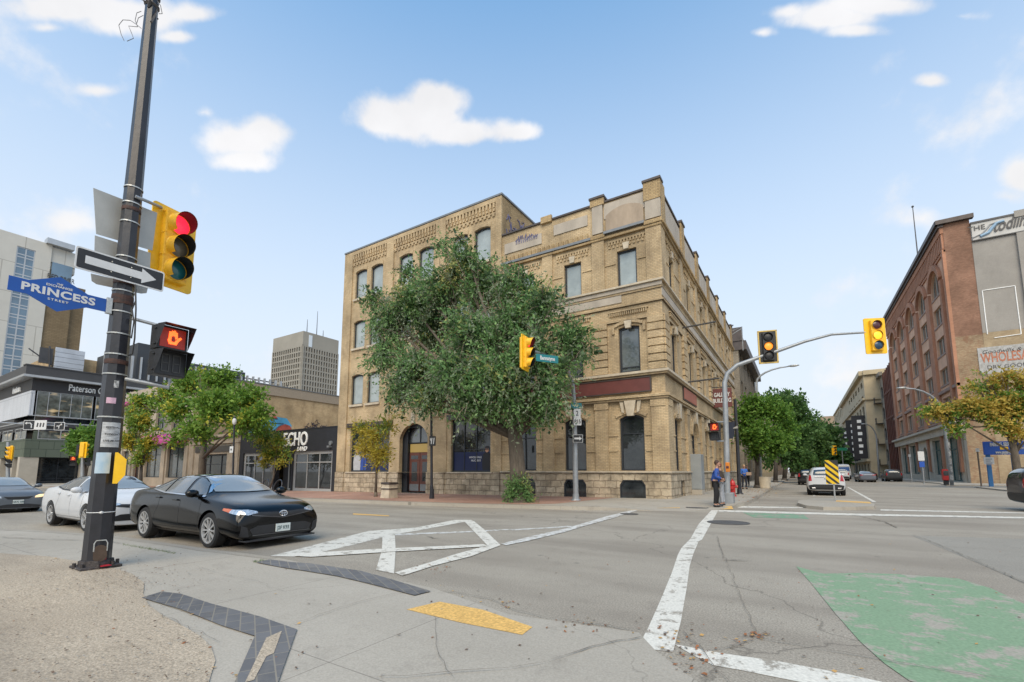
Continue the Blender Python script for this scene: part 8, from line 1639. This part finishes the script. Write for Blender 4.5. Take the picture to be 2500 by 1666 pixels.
# ================================================================= PEOPLE
def skin_body(joints, edges, rad, name, mat, parent, sub=2):
    me = bpy.data.meshes.new(name); me.from_pydata([tuple(j) for j in joints], edges, []); o = bpy.data.objects.new(name, me); COL.objects.link(o)
    md = o.modifiers.new('s', 'SKIN'); sv = me.skin_vertices[0].data
    for i, r in enumerate(rad): sv[i].radius = r if isinstance(r, tuple) else (r, r)
    sv[0].use_root = True; s2 = o.modifiers.new('b', 'SUBSURF'); s2.levels = s2.render_levels = sub
    m2 = ev_mesh(o); bpy.data.objects.remove(o); m2.materials.clear(); m2.materials.append(mat); m2.polygons.foreach_set('use_smooth', [True]*len(m2.polygons)); return link(name, m2, parent)
m_sk = M('skin', (0.42, 0.23, 0.16), .5, 0, .08, 20)
def person(label, loc, rz, h, top, leg, hair, shoe, arms, stance=.1, lean=0.0, bag=None):
    """figure facing local +x; arms: (elbow, hand) offsets for left and right"""
    k = h/1.75; V_ = lambda x, y, z: Vector((x*k, y*k, z*k)); o = thing('person', label, 'person')
    st = stance; L = lean
    # body: one continuous skinned surface (skin), clothing as shells over it
    J = [V_(0, 0, .94), V_(L*.3, 0, 1.12), V_(L*.8, 0, 1.36), V_(L, 0, 1.47), V_(L+.02, 0, 1.56), V_(L+.03, 0, 1.66),
         V_(0, .09, .90), V_(.02+st*.3, .10, .50), V_(st*.2, .10, .09), V_(st*.2+.15, .11, .04), V_(0, -.09, .90), V_(.02-st*.1, -.10, .50), V_(-st*.4, -.10, .09), V_(-st*.4+.15, -.11, .04),
         V_(L*.9, .18, 1.41), V_(*arms[0][0]), V_(*arms[0][1]), V_(L*.9, -.18, 1.41), V_(*arms[1][0]), V_(*arms[1][1])]
    E_l = [(0, 1), (1, 2), (2, 3), (3, 4), (4, 5), (0, 6), (6, 7), (7, 8), (8, 9), (0, 10), (10, 11), (11, 12), (12, 13), (2, 14), (14, 15), (15, 16), (2, 17), (17, 18), (18, 19)]
    R_l = [(.10, .15), (.095, .14), (.11, .16), .055, .05, .075, .085, .058, .04, .038, .085, .058, .04, .038, .055, .042, .026, .055, .042, .026]
    skin_body(J, E_l, [tuple(a*k for a in r) if isinstance(r, tuple) else r*k for r in R_l], 'body', m_sk, o)
    # head with face
    hc = V_(L+.035, 0, 1.655); q = MB(); q.ball(hc, .092*k, .078*k, .115*k, 3); q.ball(hc+V_(.092, 0, -.01), .018*k, .014*k, .022*k, 1); q.ball(hc+V_(.06, 0, -.085), .04*k, .04*k, .03*k, 2)
    for s in (1, -1): q.ball(hc+V_(0, .08*s, -.005), .015*k, .01*k, .028*k, 1)
    hd = q.build('head', m_sk, o, smooth=True); q = MB()
    for s in (1, -1): q.ball(hc+V_(.084, .03*s, .015), .009*k, .013*k, .008*k, 1)
    q.build('eye', m_sblk, hd); q = MB(); q.ball(hc+V_(.084, 0, -.055), .008*k, .022*k, .006*k, 1); q.build('mouth', M('lips', (.3, .1, .08), .5), hd)
    q = MB(); q.ball(hc+V_(-.018, 0, .03), .10*k, .088*k, .112*k, 3)
    q.v = [v if (v-hc).x < .055*k or (v-hc).z > .06*k else hc+(v-hc)*.8 for v in q.v]; q.build('hair', hair, hd, smooth=True)
    # jacket and sleeves
    Jt = [V_(-.005, 0, .90), V_(L*.3, 0, 1.12), V_(L*.8, 0, 1.36), V_(L*.95, 0, 1.455), V_(L*.9, .18, 1.415), V_(*arms[0][0]), J[14].lerp(J[14], 0) if False else V_(*arms[0][0]).lerp(V_(*arms[0][1]), .86), V_(L*.9, -.18, 1.415), V_(*arms[1][0]), V_(*arms[1][0]).lerp(V_(*arms[1][1]), .86)]
    skin_body(Jt, [(0, 1), (1, 2), (2, 3), (2, 4), (4, 5), (5, 6), (2, 7), (7, 8), (8, 9)], [tuple(a*k for a in r) if isinstance(r, tuple) else r*k for r in [(.135, .185), (.128, .17), (.135, .185), .075, .075, .062, .045, .075, .062, .045]], 'jacket', top, o)
    Jl = [V_(0, 0, .95), V_(0, .09, .88), J[7], J[8]+V_(0, 0, .02), V_(0, -.09, .88), J[11], J[12]+V_(0, 0, .02)]
    skin_body(Jl, [(0, 1), (1, 2), (2, 3), (0, 4), (4, 5), (5, 6)], [tuple(a*k for a in r) if isinstance(r, tuple) else r*k for r in [(.12, .16), .10, .075, .055, .10, .075, .055]], 'trousers', leg, o)
    for a, b in ((J[8], J[9]), (J[12], J[13])): q = MB(); q.ball((a+b)/2+V_(0, 0, -.015), .14*k, .05*k, .05*k, 2); q.v = [Vector((v.x, v.y, max(v.z, .004))) for v in q.v]; q.build('shoe', shoe, o, smooth=True)
    # hands: palm, four fingers and a thumb each
    for i, (e, w_) in enumerate(arms):
        e, w_ = V_(*e), V_(*w_); d = (w_-e).normalized(); sd_ = d.cross(Vector((0, 0, 1))).normalized(); up_ = sd_.cross(d); q = MB(); pc = w_+d*.045*k
        q.ball(pc, .04*k, .038*k, .022*k, 2)
        for f in range(4): a = pc+d*.03*k+sd_*(f-1.5)*.018*k; l = (.055, .065, .06, .045)[f]*k; q.tube([a, a+d*l*.55-up_*.004*k, a+d*l*.85-up_*.02*k, a+d*l*.8-up_*.035*k], [.0095*k, .009*k, .008*k, .006*k], 6)
        a = pc-d*.01*k+sd_*.035*k*(1 if i else -1); q.tube([a, a+sd_*.02*k*(1 if i else -1)+d*.025*k, a+d*.055*k+sd_*.015*k*(1 if i else -1)-up_*.01*k], [.012*k, .010*k, .008*k], 6); q.build('hand', m_sk, o, smooth=True)
    o.location = loc; o.rotation_euler = (0, 0, rz); return o
m_hairb = M('brown hair', (0.06, 0.03, 0.018), .7); m_hairr = M('reddish hair', (0.16, 0.05, 0.03), .7); m_hair3 = M('fair hair', (0.35, 0.24, 0.12), .7)
b = G(1749, 1232, 0, zfar)
person('person in a blue jacket and black trousers waiting at the corner', b, radians(5), 1.80, M('royal blue jacket', (0.02, 0.07, 0.30), .7, 0, .15, 8), M('black trousers', (0.010, 0.010, 0.012), .8), m_hairb, m_sblk, [((.02, .24, 1.14), (.22, .12, 1.06)), ((.04, -.24, 1.14), (.25, -.10, 1.08))], .12, .07)
b = G(1765, 1231, 0, zfar)
person('shorter person in a dark brown coat and pale grey trousers, beside the one in blue', b, radians(185), 1.66, M('dark brown coat', (0.045, 0.032, 0.024), .8, 0, .25, 8), M('pale grey trousers', (0.30, 0.32, 0.36), .8, 0, .2, 10), m_hairr, m_sblk, [((.03, .24, 1.14), (.20, .15, 1.02)), ((.03, -.24, 1.14), (.22, -.12, 1.10))], .1, .05)
b = G(1820, 1209, 0, zfar); b = Vector((-3.5, 37.0, zfar(-3.5, 37.0)))
person('person in a bright blue top and dark trousers on the right-hand pavement, carrying a board', b, radians(-60), 1.74, M('bright blue top', (0.03, 0.12, 0.42), .7), M('dark navy trousers', (0.02, 0.022, 0.035), .8), m_hair3, m_sblk, [((.03, .25, 1.14), (.22, .18, 1.10)), ((.05, -.25, 1.14), (.24, -.12, 1.14))], .25, .05)
o = thing('cardboard_sheet', 'small tan board held by the far person in blue', 'board'); q = MB(); q.bbox(b.x+.18, b.x+.52, b.y-.35, b.y-.33, b.z+1.0, b.z+1.22, .005); q.build('sheet', M('tan card', (0.35, 0.25, 0.18), .8), o); rebase(o, (b.x+.3, b.y-.34, b.z+1.0))
b = G(1838, 1200, 0, zfar); b = Vector((-3.9, 44, zfar(-3.9, 44)))
person('person in black standing behind the one in bright blue, near the tree', b, radians(-100), 1.75, M('black coat', (0.014, 0.014, 0.016), .8), MATS['black trousers'], m_hairb, m_sblk, [((.03, .25, 1.14), (.1, .26, .88)), ((.03, -.25, 1.14), (.1, -.26, .88))], .2)
